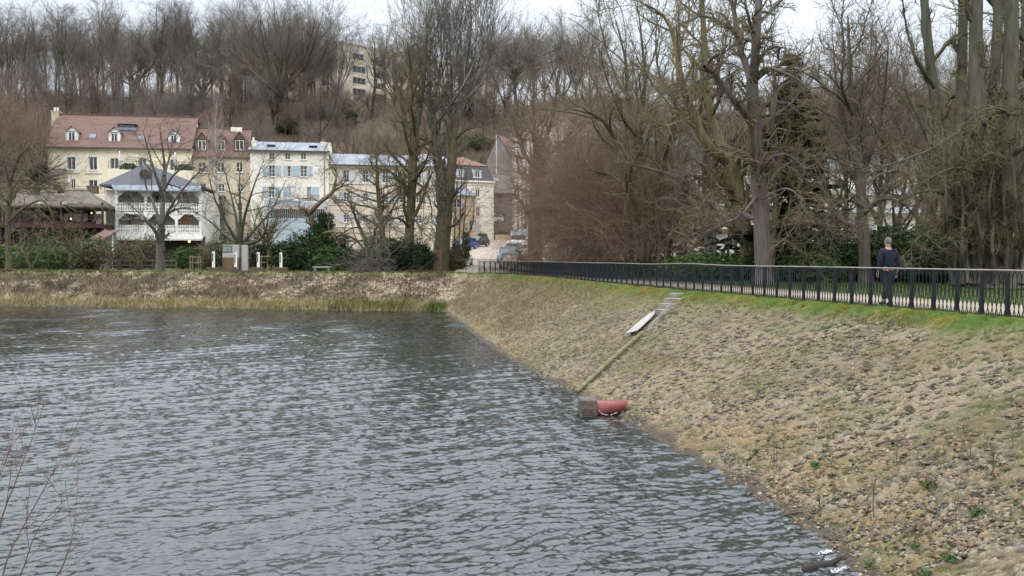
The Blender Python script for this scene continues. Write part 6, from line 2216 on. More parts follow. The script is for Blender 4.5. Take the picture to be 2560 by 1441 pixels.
ptree('birch', 108, 541, [([(547, 672), (545, 545), (541, 470), (540, 400), (538, 340), (541, 282)], [10, 9, 7, 6, 4, 1])], [dict(m=34, tr=(.4, 1), ang=.45, L=lambda t: .24 * (1.25 - t), rr_=.4, n=6, wob=.08, up=.08, rmin=.022), dict(m=7, tr=(.2, 1), ang=.5, L=.4, rr_=.6, n=4, rmin=.013), dict(m=4, tr=(.2, 1), ang=.5, L=.5, rr_=.7, n=3, rmin=.010)],
      bk_birch, tw_birch, 'slim white barked birch in front of the beige house', 24)
ptree('weeping_tree', 78, 22, [([(22, 678), (20, 600), (17, 540), (25, 480), (30, 420)], [15, 13, 11, 8, 3])] + [(p, [7, 5, 4, 1]) for p in
      ([(18, 560), (60, 520, -1), (110, 505, -2), (140, 565, -2)], [(20, 540), (-15, 485, 1), (-50, 470, 1), (-80, 520, 2)], [(23, 500), (50, 440, 1), (90, 420, 2), (125, 455, 2)], [(25, 470), (10, 400, -1), (0, 345, -1), (-5, 320, -1)], [(28, 450), (50, 390, -2), (75, 370, -2), (100, 400, -3)], [(19, 520), (45, 480, 2), (95, 470, 3), (150, 500, 3)])],
      TW(9, 7, 5, a=.8, up=-.07, l1=.36, r=.009), bk_mossy, tw_olive, 'bare tree with drooping olive twigs at the left edge before the thatched terrace', 25)
for i, (px, d, top, hw, lab, tm) in enumerate(((20, 116, 300, 70, 'tall reddish brown thicket tree at the left edge behind the thatched terrace', tw_red), (85, 118, 345, 55, 'reddish brown thicket tree against the left end of the yellow house', tw_red), (-60, 112, 330, 60, 'reddish brown thicket tree cut by the left edge of the view', tw_russet))):
    H = (644 - top) / FPX * d + CAMZ
    lm = [([(px + gfan.normal(0, 6), 672), (px + gfan.normal(0, hw * .3), 560, gfan.normal(0, 1)), (px + gfan.normal(0, hw * .5), 460, gfan.normal(0, 2)), (px + gfan.normal(0, hw * .6), top + 30 * gfan.random(), gfan.normal(0, 3))], [7, 5, 3, 1]) for k in range(7)]
    ptree('thicket_tree', d, px, lm, TW(12, 8, 7, a=.6, up=.04, l1=.30, r=.012), bk_brown, tm, lab, 26 + i)
ptree('pollard_tree', 106, 96, [([(100, 660), (98, 560), (94, 470), (92, 445)], [13, 12, 14, 16])], [dict(m=60, tr=(.86, 1), ang=1.3, L=.36, rr_=.25, n=6, wob=.07, up=.06, rmin=.02, asd=.5), dict(m=6, tr=(.3, 1), ang=.5, L=.35, rr_=.6, n=3, rmin=.012)], bk_dark, tw_grey, 'dark pollarded tree head with radiating shoots by the left corner of the yellow house', 29)
for i, (px, top, hw, d, lab) in enumerate(((78, 560, 45, 83, 'vase shaped bare shrub before the left half of the thatched terrace hedge'), (178, 575, 40, 83, 'vase shaped bare shrub before the right half of the thatched terrace hedge'), (300, 585, 26, 86, 'bare shrub in front of the left post of the galleried house'), (345, 600, 26, 86, 'bare twiggy shrub left of the thick dark trunk'),
                                           (520, 610, 20, 88, 'small bare shrub beside the clipped green hedge'))):
    lm = [([(px + gfan.normal(0, 4), 674), (px + hw * gfan.normal(0, .35), 674 - (674 - top) * .5, gfan.normal(0, .8)), (px + hw * gfan.normal(0, .8), top + 18 * gfan.random(), gfan.normal(0, 1.2))], [4, 3, 1]) for k in range(5)]
    ptree('bare_shrub', d, px, lm, TW(6, 4, 3, a=.6, up=.03, l1=.30, r=.007), bk_mossy, tw_olive if i % 2 else tw_russet, lab, 31 + i, 'shrub', 'bare shrubs in front of the restaurant', thick=1)
ptree('crooked_limb_tree', 82, 800, [([(803, 674), (797, 600), (780, 552), (771, 532)], [20, 17, 15, 13]), ([(772, 536), (800, 503, -1), (828, 482, -1), (838, 450, -1), (842, 415, 0)], [13, 11, 9, 7, 3]), ([(800, 505), (775, 495, 1), (745, 497, 1), (725, 485, 2)], [6, 4, 3, 1]), ([(838, 440), (822, 408, 1), (808, 385, 2), (815, 370, 2)], [5, 4, 2, 1]),
      ([(771, 533), (760, 524, 0), (757, 520, 0)], [11, 9, 7]), ([(797, 592), (825, 580, -2), (868, 586, -3)], [9, 7, 2]), ([(840, 430), (830, 418, -1), (818, 422, -2), (800, 440, -2)], [5, 4, 2, 1]), ([(820, 488), (835, 500, 1), (842, 510, 2)], [6, 4, 2])],
      TW(6, 5, 4, a=.8, up=.0, l1=.35, r=.009), bk_plane, tw_russet, 'bare tree with one crooked orange brown limb rising out of the dark evergreen bush', 40)
ptree('arching_tree', 80, 952, [([(960, 680), (957, 600), (952, 540), (944, 470), (940, 400), (938, 385)], [18, 16, 14, 10, 4, 2])], [dict(m=30, tr=(.28, .98), ang=1.15, L=lambda t: .40 * (1.2 - t), rr_=.45, n=8, wob=.10, up=.05, rmin=.03), dict(m=8, tr=(.2, 1), ang=.6, L=.4, rr_=.5, n=5, wob=.14, up=.0, rmin=.014), dict(m=5, tr=(.2, 1), ang=.6, L=.5, rr_=.65, n=3, rmin=.009)],
      bk_mossy, tw_olive, 'bare tree with many arching side branches in front of the long cream house', 41)
ptree('arching_tree', 82, 905, [([(925, 680), (915, 610), (895, 560), (880, 520), (870, 500)], [12, 10, 8, 5, 2]), ([(925, 660), (935, 590), (950, 560), (985, 545)], [9, 7, 5, 2]), ([(920, 640), (890, 600, 1), (850, 590, 1), (835, 620, 2)], [7, 5, 3, 1]), ([(930, 650), (970, 600, -1), (1000, 610, -2), (1010, 660, -2)], [8, 6, 4, 1])],
      TW(11, 8, 6, a=.85, up=-.02, l1=.42, r=.009), bk_mossy, tw_russet, 'low many stemmed bare tree sprawling beside the dark evergreen bush', 42)
up_lv = lambda m1, l1, tm=.35: [dict(m=m1, tr=(.15, 1), ang=tm, L=l1, rr_=.5, n=7, wob=.06, up=.16, rmin=.024), dict(m=8, tr=(.15, 1), ang=.45, L=.45, rr_=.5, n=5, wob=.1, up=.10, rmin=.014), dict(m=5, tr=(.15, 1), ang=.45, L=.5, rr_=.65, n=3, wob=.1, up=.05, rmin=.010)]
ptree('tall_pollard', 76, 1026, [([(1020, 684), (1025, 560), (1030, 470), (1034, 400), (1040, 325)], [28, 23, 22, 24, 18]), ([(1034, 390), (1015, 320, 1), (1000, 255, 1), (985, 190, 2), (978, 140, 2)], [14, 11, 8, 5, 2]), ([(1040, 335), (1050, 280, 0), (1062, 200, -1), (1068, 110, -1), (1070, 60, -1)], [15, 12, 8, 4, 1]), ([(1037, 345), (1030, 260, -1), (1028, 180, -1), (1020, 100, -2)], [12, 8, 5, 1]),
      ([(1030, 500), (1000, 455, -1), (965, 425, -2), (925, 430, -3)], [9, 6, 4, 1]), ([(1032, 450), (1062, 475, -1), (1078, 520, -2), (1080, 580, -2)], [8, 6, 3, 1]), ([(1026, 570), (990, 545, -2), (950, 575, -3), (930, 630, -3)], [8, 5, 3, 1]), ([(1033, 420), (1000, 390, 1), (960, 380, 2), (920, 400, 2)], [8, 6, 3, 1]), ([(1028, 540), (1050, 570, -2), (1056, 620, -3)], [6, 4, 1])],
      [dict(m=16, tr=(.2, 1), ang=.7, L=.30, rr_=.45, n=6, wob=.14, up=.04, rmin=.022), dict(m=8, tr=(.15, 1), ang=.6, L=.45, rr_=.5, n=4, wob=.16, up=.02, rmin=.013), dict(m=5, tr=(.15, 1), ang=.6, L=.5, rr_=.65, n=3, rmin=.009)], bk_mossy, tw_olive, 'tall mossy bare tree, left of the two giants at the corner of the pond', 43)
ub = []
for k in range(22):
    sx_ = 1086 if k % 2 else 1138
    tx = 1138 + (k - 10.5) * 9.5 + gfan.normal(0, 5)
    ub.append(([(sx_ + gfan.normal(0, 4), 300 + gfan.normal(0, 22)), ((sx_ + tx) / 2 + (tx - 1138) * .18, 215 + gfan.normal(0, 14), gfan.normal(0, 1.5)), (tx, 120 + gfan.normal(0, 18), gfan.normal(0, 2.2)), (tx + gfan.normal(0, 4), 25 + 55 * gfan.random() + abs(k - 10.5) * 5, gfan.normal(0, 2.5))], [5, 3.6, 2.4, 1]))
ptree('tall_pollard', 77, 1106, [([(1098, 684), (1106, 600), (1112, 540), (1117, 470)], [46, 39, 37, 43]), ([(1110, 490), (1098, 430), (1090, 370), (1086, 295)], [24, 21, 19, 16]), ([(1122, 490), (1128, 420), (1133, 350), (1140, 285)], [27, 24, 21, 17]), ([(1128, 500), (1145, 476, -1), (1160, 462, -1)], [8, 5, 2]), ([(1120, 570), (1140, 560, -2), (1160, 530, -3)], [8, 6, 2]), ([(1135, 350), (1165, 325, -1), (1200, 318, -2), (1225, 330, -2)], [8, 6, 3, 1]), ([(1090, 380), (1062, 350, 1), (1035, 345, 1)], [9, 6, 2])],
      [dict(m=9, tr=(.15, 1), ang=.38, L=.42, rr_=.5, n=6, wob=.07, up=.15, rmin=.022), dict(m=7, tr=(.15, 1), ang=.45, L=.42, rr_=.5, n=5, wob=.1, up=.10, rmin=.013), dict(m=4, tr=(.15, 1), ang=.45, L=.5, rr_=.65, n=3, wob=.1, up=.05, rmin=.0095)], bk_mossy, tw_grey, 'giant pollarded tree with forked trunk and a broom of upright shoots', 44, thick=1, shoots=ub)
for i, (x0, x1, top) in enumerate(((1134, 1140, 470), (1146, 1152, 430), (1157, 1166, 470), (1163, 1180, 520))):
    ptree('sapling', 78.5 + i * .6, x0, [([(x0, 680), (x0 + 2, 600), (x1, top + 40), (x1 + 4, top - 30)], [4, 3.4, 2.6, 1])], TW(8, 5, 3, a=.6, up=.06, l1=.18, r=.007), bk_mossy, tw_olive, ('first', 'second', 'third', 'fourth')[i] + ' from the left of the slender saplings in front of the apricot house', 45 + i, 'tree', 'slender saplings by the street')
ptree('street_tree', 80, 1339, [([(1338, 682), (1337, 560), (1341, 470), (1346, 400), (1340, 320)], [38, 33, 30, 26, 15]), ([(1342, 430), (1312, 380, 1), (1292, 330, 1), (1285, 270, 2)], [12, 8, 5, 1]), ([(1340, 465), (1312, 450, -1), (1296, 425, -1), (1288, 395, -1)], [7, 5, 3, 1]), ([(1346, 400), (1370, 330, -1), (1388, 260, -1), (1395, 180, -2)], [14, 10, 7, 2]), ([(1342, 350), (1332, 280, 1), (1336, 200, 1), (1330, 150, 1)], [12, 8, 5, 1]), ([(1345, 420), (1390, 370, 2), (1430, 330, 2), (1450, 250, 3)], [10, 8, 5, 1])],
      TW(12, 8, 5, a=.6, up=.06, l1=.27, r=.009), bk_brown, tw_russet, 'brown trunked bare tree on the right of the street beside the white van', 50)

# ------------------------------------------------------------------ build: the red brown thicket and the park trees behind the railing
ORD = ['first', 'second', 'third', 'fourth', 'fifth', 'sixth', 'seventh', 'eighth', 'ninth', 'tenth', 'eleventh', 'twelfth', 'thirteenth', 'fourteenth', 'fifteenth', 'sixteenth', 'seventeenth', 'eighteenth', 'nineteenth', 'twentieth']
RED_LAB = ['reddish leafless shrub at the far left of the thicket, beside the brown street tree', 'reddish leafless shrub, second from the left in the thicket front', 'reddish leafless shrub, third from the left in the thicket front', 'reddish leafless shrub, fourth from the left in the thicket front',
           'reddish leafless shrub, fifth from the left in the thicket front', 'reddish leafless shrub left of the many stemmed mossy tree', 'reddish leafless shrub under the many stemmed mossy tree', 'taller russet shrub at the left of the thicket, behind its front row', 'taller reddish shrub in the middle of the thicket, behind its front row',
           'taller russet shrub at the right of the thicket, behind the many stemmed tree', 'smallest reddish shrub at the right end of the thicket', 'tallest reddish shrub at the back left of the thicket', 'tallest russet shrub at the back middle of the thicket']
for i, (px, d, top, hw) in enumerate(((1440, 70, 510, 24), (1450, 66, 480, 32), (1450, 68, 455, 70), (1490, 64, 470, 75), (1535, 63, 480, 75), (1580, 61, 500, 70), (1625, 60, 520, 60), (1460, 74, 420, 44), (1510, 74, 400, 80), (1600, 72, 420, 70), (1672, 58, 540, 45), (1462, 78, 380, 40), (1500, 80, 350, 55))):
    yb = 644 + CAMZ * FPX / d
    lm = []
    for k in range(12):
        a = gfan.normal(-.12, .5)
        lm.append(([(px + gfan.normal(0, hw * .3), yb + 3, gfan.normal(0, .8)), (px + hw * a * .5, yb - (yb - top) * .42, gfan.normal(0, 1.2)), (px + hw * a * 1.15, top + (yb - top) * .2 * gfan.random() + 30 * abs(a), gfan.normal(0, 1.8)), (px + hw * a * 1.7 - 14, top + (yb - top) * (.12 + .3 * gfan.random()) + 40 * abs(a), gfan.normal(0, 2))], [4.2, 3.2, 1.9, .8]))
    ptree('red_twig_shrub', d, px, lm, [dict(m=11, tr=(.2, 1), ang=.6, L=.40, rr_=.5, n=6, wob=.12, up=.01, rmin=.013), dict(m=8, tr=(.15, 1), ang=.5, L=.45, rr_=.6, n=4, wob=.14, up=-.02, rmin=.008), dict(m=4, tr=(.15, 1), ang=.5, L=.55, rr_=.7, n=3, wob=.12, rmin=.006)], bk_mossy, tw_red if i % 3 else tw_russet,
          RED_LAB[i], 60 + i, 'shrub', 'reddish leafless shrubs of the thicket', thick=1)
ptree('multi_stem_tree', 57, 1606, [([(1598, 694), (1590, 560), (1570, 450, -1), (1545, 365, -1), (1500, 295, -2), (1435, 275, -3)], [24, 20, 16, 13, 9, 3]), ([(1604, 694), (1610, 540), (1600, 430, 1), (1590, 330, 1), (1570, 250, 2), (1566, 150, 2), (1540, 50, 2)], [24, 20, 17, 14, 11, 7, 2]), ([(1612, 694), (1625, 560), (1650, 430, -1), (1682, 340, -1), (1692, 250, -2), (1700, 150, -2), (1695, 20, -2)], [24, 22, 18, 14, 11, 8, 3]),
      ([(1606, 600), (1602, 480, 2), (1598, 350, 3), (1612, 220, 3), (1602, 100, 3), (1590, 0, 3)], [18, 15, 12, 9, 6, 2]), ([(1618, 600), (1660, 500, 2), (1692, 420, 2), (1722, 375, 3)], [14, 11, 8, 3]), ([(1575, 470), (1530, 440, 1), (1490, 430, 1), (1450, 400, 2)], [9, 7, 4, 1]), ([(1590, 340), (1555, 290, -2), (1520, 200, -2), (1500, 120, -3)], [9, 7, 4, 1]), ([(1570, 250), (1530, 170, 1), (1500, 60, 1), (1490, 0, 1)], [7, 5, 3, 1]), ([(1690, 260), (1650, 190, 1), (1640, 90, 1), (1650, -20, 2)], [7, 6, 4, 1])],
      TW(13, 8, 6, a=.65, up=.03, l1=.26, r=.0085), bk_mossy, tw_olive, 'many stemmed mossy bare tree rising out of the reddish thicket', 80)
ptree('plane_tree', 47, 1864, [([(1862, 706), (1866, 655), (1868, 600), (1850, 545), (1838, 470), (1826, 398)], [50, 41, 41, 38, 44, 50]), ([(1822, 408), (1770, 364, -1), (1735, 291, -1), (1706, 204, -2), (1691, 117, -2), (1662, 44, -2), (1600, 5, -3)], [28, 25, 21, 17, 13, 8, 2]), ([(1828, 402), (1800, 350, 1), (1776, 291, 1), (1765, 200, 1), (1760, 100, 2), (1752, -10, 2), (1748, -90, 2)], [32, 28, 24, 20, 16, 12, 6]), ([(1832, 425), (1862, 370, -1), (1902, 328, -2), (1935, 300, -3)], [18, 14, 9, 3]),
      ([(1735, 295), (1700, 300, -2), (1660, 310, -3), (1620, 295, -3)], [9, 7, 5, 1]), ([(1706, 205), (1660, 215, 1), (1620, 180, 2), (1580, 170, 2)], [9, 7, 4, 1]), ([(1770, 230), (1800, 160, 2), (1815, 80, 2), (1820, 0, 3)], [9, 7, 5, 2]), ([(1838, 480), (1800, 470, -2), (1770, 490, -3), (1740, 540, -3)], [8, 6, 4, 1]), ([(1692, 120), (1720, 60, 1), (1725, 0, 1), (1730, -60, 1)], [8, 6, 4, 1])],
      TW(13, 8, 6, a=.7, up=.02, l1=.24, r=.0075), bk_plane, tw_olive, 'leaning plane tree with a mottled yellowish trunk and two long grey limbs', 81)
ptree('big_tree', 40, 1908, [([(1909, 714), (1908, 655), (1905, 560), (1898, 470), (1893, 400), (1886, 300), (1880, 205)], [46, 44, 42, 41, 38, 34, 31]), ([(1878, 212), (1866, 165, 1), (1850, 110, 1), (1842, 55, 2), (1825, -20, 2)], [20, 18, 16, 13, 10]), ([(1882, 212), (1890, 140, -1), (1896, 60, -1), (1902, -50, -1)], [26, 22, 20, 16]), ([(1850, 108), (1830, 72, -1), (1795, 50, -2), (1752, 38, -2), (1700, 60, -3)], [12, 10, 7, 5, 2]),
      ([(1886, 315), (1860, 280, -1), (1830, 240, -2), (1795, 190, -2), (1766, 166, -3)], [21, 18, 15, 12, 9]), ([(1766, 168), (1785, 145, -3), (1805, 132, -3), (1830, 100, -4)], [7, 6, 4, 1]), ([(1790, 190), (1755, 195, -2), (1722, 222, -3), (1690, 215, -3)], [8, 6, 4, 1]), ([(1893, 165), (1912, 128, 1), (1945, 118, 1), (1942, 150, 2), (1985, 140, 2)], [11, 9, 7, 5, 1]), ([(1888, 205), (1915, 172, -1), (1958, 178, -2), (2000, 200, -3), (2040, 250, -3)], [12, 9, 7, 4, 1]),
      ([(1896, 60), (1925, 30, 1), (1960, -5, 1), (1990, -50, 2)], [10, 8, 6, 3]), ([(1890, 330), (1940, 290, 2), (1990, 250, 3), (2030, 190, 3)], [12, 9, 6, 2]), ([(1898, 440), (1925, 398, -2), (1962, 388, -3), (2005, 420, -3), (2050, 410, -4)], [9, 8, 6, 4, 1]), ([(1896, 485), (1850, 540, -2), (1800, 568, -3), (1750, 588, -3)], [9, 7, 4, 1]), ([(1903, 520), (1935, 440, 1), (1985, 400, 2), (2020, 340, 2)], [9, 7, 5, 1]), ([(1900, 500), (1960, 470, -3), (2000, 495, -4), (2015, 540, -4)], [7, 5, 3, 1]), ([(1890, 100), (1870, 40, -3), (1850, -40, -3)], [9, 7, 4])],
      TW(11, 8, 6, a=.75, up=.01, l1=.27, r=.007, wob=.2), bk_purple, tw_olive, 'largest park tree with a thick purple grey trunk and a forked crown', 82)
ptree('grey_tree', 42, 2162, [([(2166, 712), (2162, 655), (2158, 560), (2150, 450), (2140, 350), (2130, 250), (2125, 150), (2120, 40)], [36, 30, 29, 26, 22, 17, 11, 4]), ([(2145, 400), (2110, 300, 1), (2090, 200, 1), (2078, 90, 2)], [13, 10, 7, 2]), ([(2150, 450), (2190, 350, -1), (2212, 250, -1), (2222, 110, -2)], [14, 11, 8, 2]), ([(2138, 340), (2160, 260, 2), (2175, 170, 2), (2180, 60, 3)], [11, 9, 6, 2]), ([(2132, 290), (2105, 220, -2), (2110, 130, -2), (2105, 30, -3)], [10, 8, 5, 1]),
      ([(2158, 520), (2120, 500, -2), (2080, 520, -3), (2050, 580, -3)], [9, 7, 4, 1]), ([(2158, 540), (2200, 500, -2), (2250, 510, -3), (2290, 560, -3), (2310, 620, -3)], [9, 8, 6, 3, 1]), ([(2152, 470), (2220, 430, 2), (2290, 440, 3), (2340, 490, 3)], [9, 7, 4, 1]), ([(2150, 440), (2090, 400, 2), (2040, 400, 2), (2000, 430, 3)], [8, 6, 4, 1])],
      TW(14, 8, 6, a=.65, up=.04, l1=.26, r=.0075), bk_grey, tw_russet, 'slender grey trunked park tree just left of the walking man', 83)
ptree('old_pollard', 50, 2078, [([(2085, 702), (2078, 640), (2056, 592), (2050, 545)], [26, 22, 17, 12]), ([(2078, 642), (2092, 590), (2098, 560)], [14, 12, 8])], [dict(m=24, tr=(.35, 1), ang=1.0, L=.8, rr_=.3, n=7, wob=.15, up=-.06, rmin=.016), dict(m=7, tr=(.2, 1), ang=.6, L=.4, rr_=.6, n=4, up=-.05, rmin=.009), dict(m=4, tr=(.2, 1), ang=.6, L=.5, rr_=.7, n=3, rmin=.007)], bk_dark, tw_olive, 'short dark pollard with drooping shoots between the conifer and the slender grey tree', 84)
cop = [([(2474, 712), (2470, 640), (2462, 560), (2450, 480)], [150, 118, 100, 60])]
for pts, wv in ((((2440, 640), (2392, 560), (2396, 400), (2402, 250, 1), (2400, 100, 1), (2402, -70, 1)), (38, 31, 28, 26, 24, 21)), (((2455, 620), (2448, 500), (2444, 330, -1), (2440, 150, -1), (2440, -70, -1)), (52, 43, 38, 33, 28)), (((2480, 620), (2474, 400, 2), (2482, 250, 2), (2492, 100, 2), (2497, -70, 2)), (38, 33, 30, 26, 23)),
                (((2500, 640), (2514, 500, -1), (2520, 350, -1), (2528, 150, -1), (2531, -70, -1)), (48, 43, 39, 36, 31)), (((2430, 660), (2375, 500, 1), (2350, 330, 1), (2332, 200, 1), (2321, 80, 1), (2308, -70, 1)), (34, 30, 28, 26, 23, 19))):
    cop.append((list(pts), list(wv)))
for k in range(26):
    x = 2370 + 7.6 * k + gfan.normal(0, 5)
    cop.append(([(x + (2470 - x) * .1, 712, gfan.normal(-.8, .5)), (x + gfan.normal(0, 6), 620, gfan.normal(-1, .5)), (x - 10 + gfan.normal(0, 12), 500, gfan.normal(-1.3, .6)), (x - 16 + gfan.normal(0, 24), 300 + 130 * gfan.random(), gfan.normal(-1.5, .8))], [11, 9, 7, 2]))
for pts, wv in ((((2400, 330), (2330, 370, -2), (2260, 400, -3), (2180, 420, -4)), (9, 7, 4, 1)), (((2440, 250), (2520, 290, -3), (2470, 275, -4), (2380, 330, -4)), (8, 7, 5, 1)), (((2395, 500), (2330, 480, -2), (2250, 500, -3), (2200, 560, -4)), (8, 6, 4, 1)), (((2440, 330), (2490, 280, -3), (2540, 285, -4), (2600, 260, -4)), (10, 8, 6, 3)),
                (((2355, 360), (2300, 300, 1), (2260, 220, 1), (2250, 120, 2)), (10, 8, 5, 1)), (((2335, 220), (2290, 150, -1), (2260, 60, -1), (2250, -30, -2)), (10, 8, 5, 2)), (((2400, 540), (2350, 570, -2), (2300, 600, -3), (2275, 650, -3)), (7, 5, 3, 1)), (((2470, 450), (2400, 420, -3), (2340, 440, -4), (2290, 470, -4)), (8, 6, 4, 1)), (((2520, 420), (2480, 380, -3), (2430, 400, -4), (2370, 380, -4)), (8, 6, 4, 1))):
    cop.append((list(pts), list(wv)))
ptree('coppiced_lime', 36, 2472, cop, TW(10, 7, 5, a=.6, up=.05, l1=.13, r=.006, wob=.18), bk_green, tw_olive, 'huge many trunked lime with suckers round its base near the right edge', 85)
ptree('edge_tree', 40, 2556, [([(2562, 712), (2556, 600), (2555, 400), (2560, 200), (2568, 0), (2570, -80)], [40, 34, 31, 28, 24, 20])], TW(16, 8, 6, a=.8, l1=.22, r=.0075), bk_green, tw_russet, 'straight bare trunk cut by the right edge of the view', 86)
# thin stems and arching branch between the trunks
ptree('thin_tree', 42, 1930, [([(1926, 712), (1931, 600), (1938, 520), (1932, 430)], [16, 13, 11, 6]), ([(1930, 650), (1945, 600, -1), (1975, 610, -2), (2010, 635, -2), (2045, 638, -3)], [6, 5, 4, 3, 1])], TW(10, 7, 5, l1=.3, r=.007), bk_plane, tw_olive, 'thin crooked tree pressed against the right side of the largest park tree', 87)
ptree('thin_tree', 52, 1775, [([(1780, 700), (1776, 600), (1768, 480), (1765, 380), (1770, 250)], [34, 30, 26, 20, 10])], TW(18, 8, 6, l1=.26, r=.008), bk_purple, tw_russet, 'dull purple trunk standing between the thicket and the leaning plane tree', 88)
for i, (px, pts) in enumerate(((1660, [(1655, 700), (1668, 620), (1690, 520), (1712, 400)]), (1700, [(1690, 702), (1730, 620), (1790, 575), (1840, 560)]), (1640, [(1640, 700), (1650, 600), (1640, 520), (1655, 430)]))):
    ptree('thin_tree', 55, px, [(pts, [7, 6, 4, 2])], TW(10, 7, 5, l1=.34, r=.007), bk_mossy, tw_olive, ('pale slanting thin stem at the right end of the thicket', 'long thin stem leaning far to the right under the plane tree', 'thin upright stem at the foot of the many stemmed mossy tree')[i], 89 + i)

PARK_LAB = 'bare tree in the tangle of the park behind the taller trunks'
gp = np.random.default_rng(99)
pk = {}
def place_park(px, d, k, sc, lab, grp):
    x = (px - CX) / FPX * d
    kk = (k, 'p')
    if kk not in pk:
        lm, lv = forest_proto(300 + k, (19, 21, 15)[k], ('tall', 'fan', 'thin')[k])
        for q in lv[1:]:
            q['rmin'] *= .72
        lv[1]['m'] += 2
        b0 = np.array([x, d, 0.0])
        pk[kk] = tree('park_tree', b0, [([np.asarray(p) + b0 for p in pts], rad) for pts, rad in lm], lv, (bk_mossy, bk_purple, bk_mossy)[k], (tw_grey, tw_olive, tw_russet)[k], lab, 'tree', grp, seed=310 + k)
        pk[kk].scale = (sc,) * 3
    else:
        copy_thing(pk[kk], (x, d, 0), gp.uniform(0, 6.28), sc)


for px, d, k, sc in ((1520, 92, 0, .7), (1500, 100, 2, .75), (1560, 84, 2, .85), (1690, 70, 2, .8), (1800, 66, 2, .8), (1840, 84, 0, .7), (1990, 64, 2, .85), (2060, 60, 2, .8), (2110, 70, 0, .8), (2200, 62, 0, .8), (2235, 74, 1, .7), (2262, 54, 2, .85),
                     (2330, 72, 0, .85), (2380, 56, 2, .9), (2470, 64, 1, .7), (2540, 62, 0, .8), (2640, 60, 0, .9), (2700, 56, 1, .8)):
    place_park(px, d, k, sc, PARK_LAB, 'bare trees in the depth of the park')

conifer('conifer', (at(1972, 644, 46)[0], 46, 0), 11.9, 3.3, m_spruce, 'tall dark blue green conifer right of the largest park tree', seed=4, n=15, dens=140)
conifer('conifer', (at(1712, 644, 60)[0], 60, 0), 6.8, 1.9, m_yew, 'small dark yew behind the right end of the reddish thicket', seed=6, n=12, dens=36, droop=-.15)
conifer('conifer', (at(1770, 644, 58)[0], 58, 0), 5.0, 1.8, m_yew, 'low dark yew beside the dull purple trunk', seed=7, n=12, dens=36, droop=-.3)

for i, (px, d, w_, h_, m_, lab) in enumerate(((1800, 47, 2.4, 1.5, m_ever2, 'low glossy green laurel left of the leaning plane trunk'), (1745, 50, 2.0, 1.3, m_ever2, 'low glossy green laurel at the foot of the dull purple trunk'), (1885, 49, 1.8, 1.6, m_ever, 'dark low evergreen between the plane trunk and the largest tree'), (1985, 45, 2.2, 2.0, m_ever, 'dark evergreen bush under the tall conifer'),
                                              (2035, 44, 1.8, 1.5, m_ever2, 'green laurel in front of the short dark pollard'), (2110, 46, 2.2, 1.8, m_ever, 'dark evergreen bush left of the slender grey trunk'), (2215, 44, 2.6, 2.6, m_ever, 'large dark evergreen bush behind the walking man'), (2285, 43, 2.3, 2.8, m_ever, 'large dark evergreen bush right of the walking man'), (2350, 42, 2.4, 2.2, m_ever, 'dark evergreen bush left of the huge lime'),
                                              (2440, 45, 3.2, 2.4, m_yew, 'very dark evergreen behind the huge lime'), (2560, 44, 3.0, 2.2, m_yew, 'very dark evergreen at the right edge behind the railing'), (1660, 56, 2.4, 1.2, m_ever, 'dark low evergreen under the right end of the thicket'), (1560, 62, 3.0, 1.0, m_ever, 'low dark ground evergreen under the middle of the thicket'), (1440, 68, 3.2, 1.0, m_ever, 'low dark ground evergreen under the left of the thicket'), (1308, 83, 1.3, 2.0, m_hedge, 'clipped green hedge block in front of the cars parked right of the street'),
                                              (2160, 60, 4.5, 3.2, m_yew, 'broad dark evergreen deep in the park behind the slender grey trunk'), (2380, 58, 5, 3.5, m_yew, 'broad dark evergreen deep in the park behind the huge lime'))):
    x = at(px, 644, d)[0]
    lumps = [(0, 0, h_ * .5, w_ * .8, w_ * .7, h_ * .5), (w_ * .5, -.2, h_ * .36, w_ * .6, w_ * .5, h_ * .42), (-w_ * .55, .1, h_ * .42, w_ * .6, w_ * .55, h_ * .42), (w_ * .1, -.5, h_ * .3, w_ * .7, w_ * .4, h_ * .35)]
    leaf_bush('evergreen_bush', (x, d, 0), lumps, int(3000 + 2600 * w_), .075, m_, lab, 'evergreen bush', group='evergreen bushes in the park', seed=130 + i)

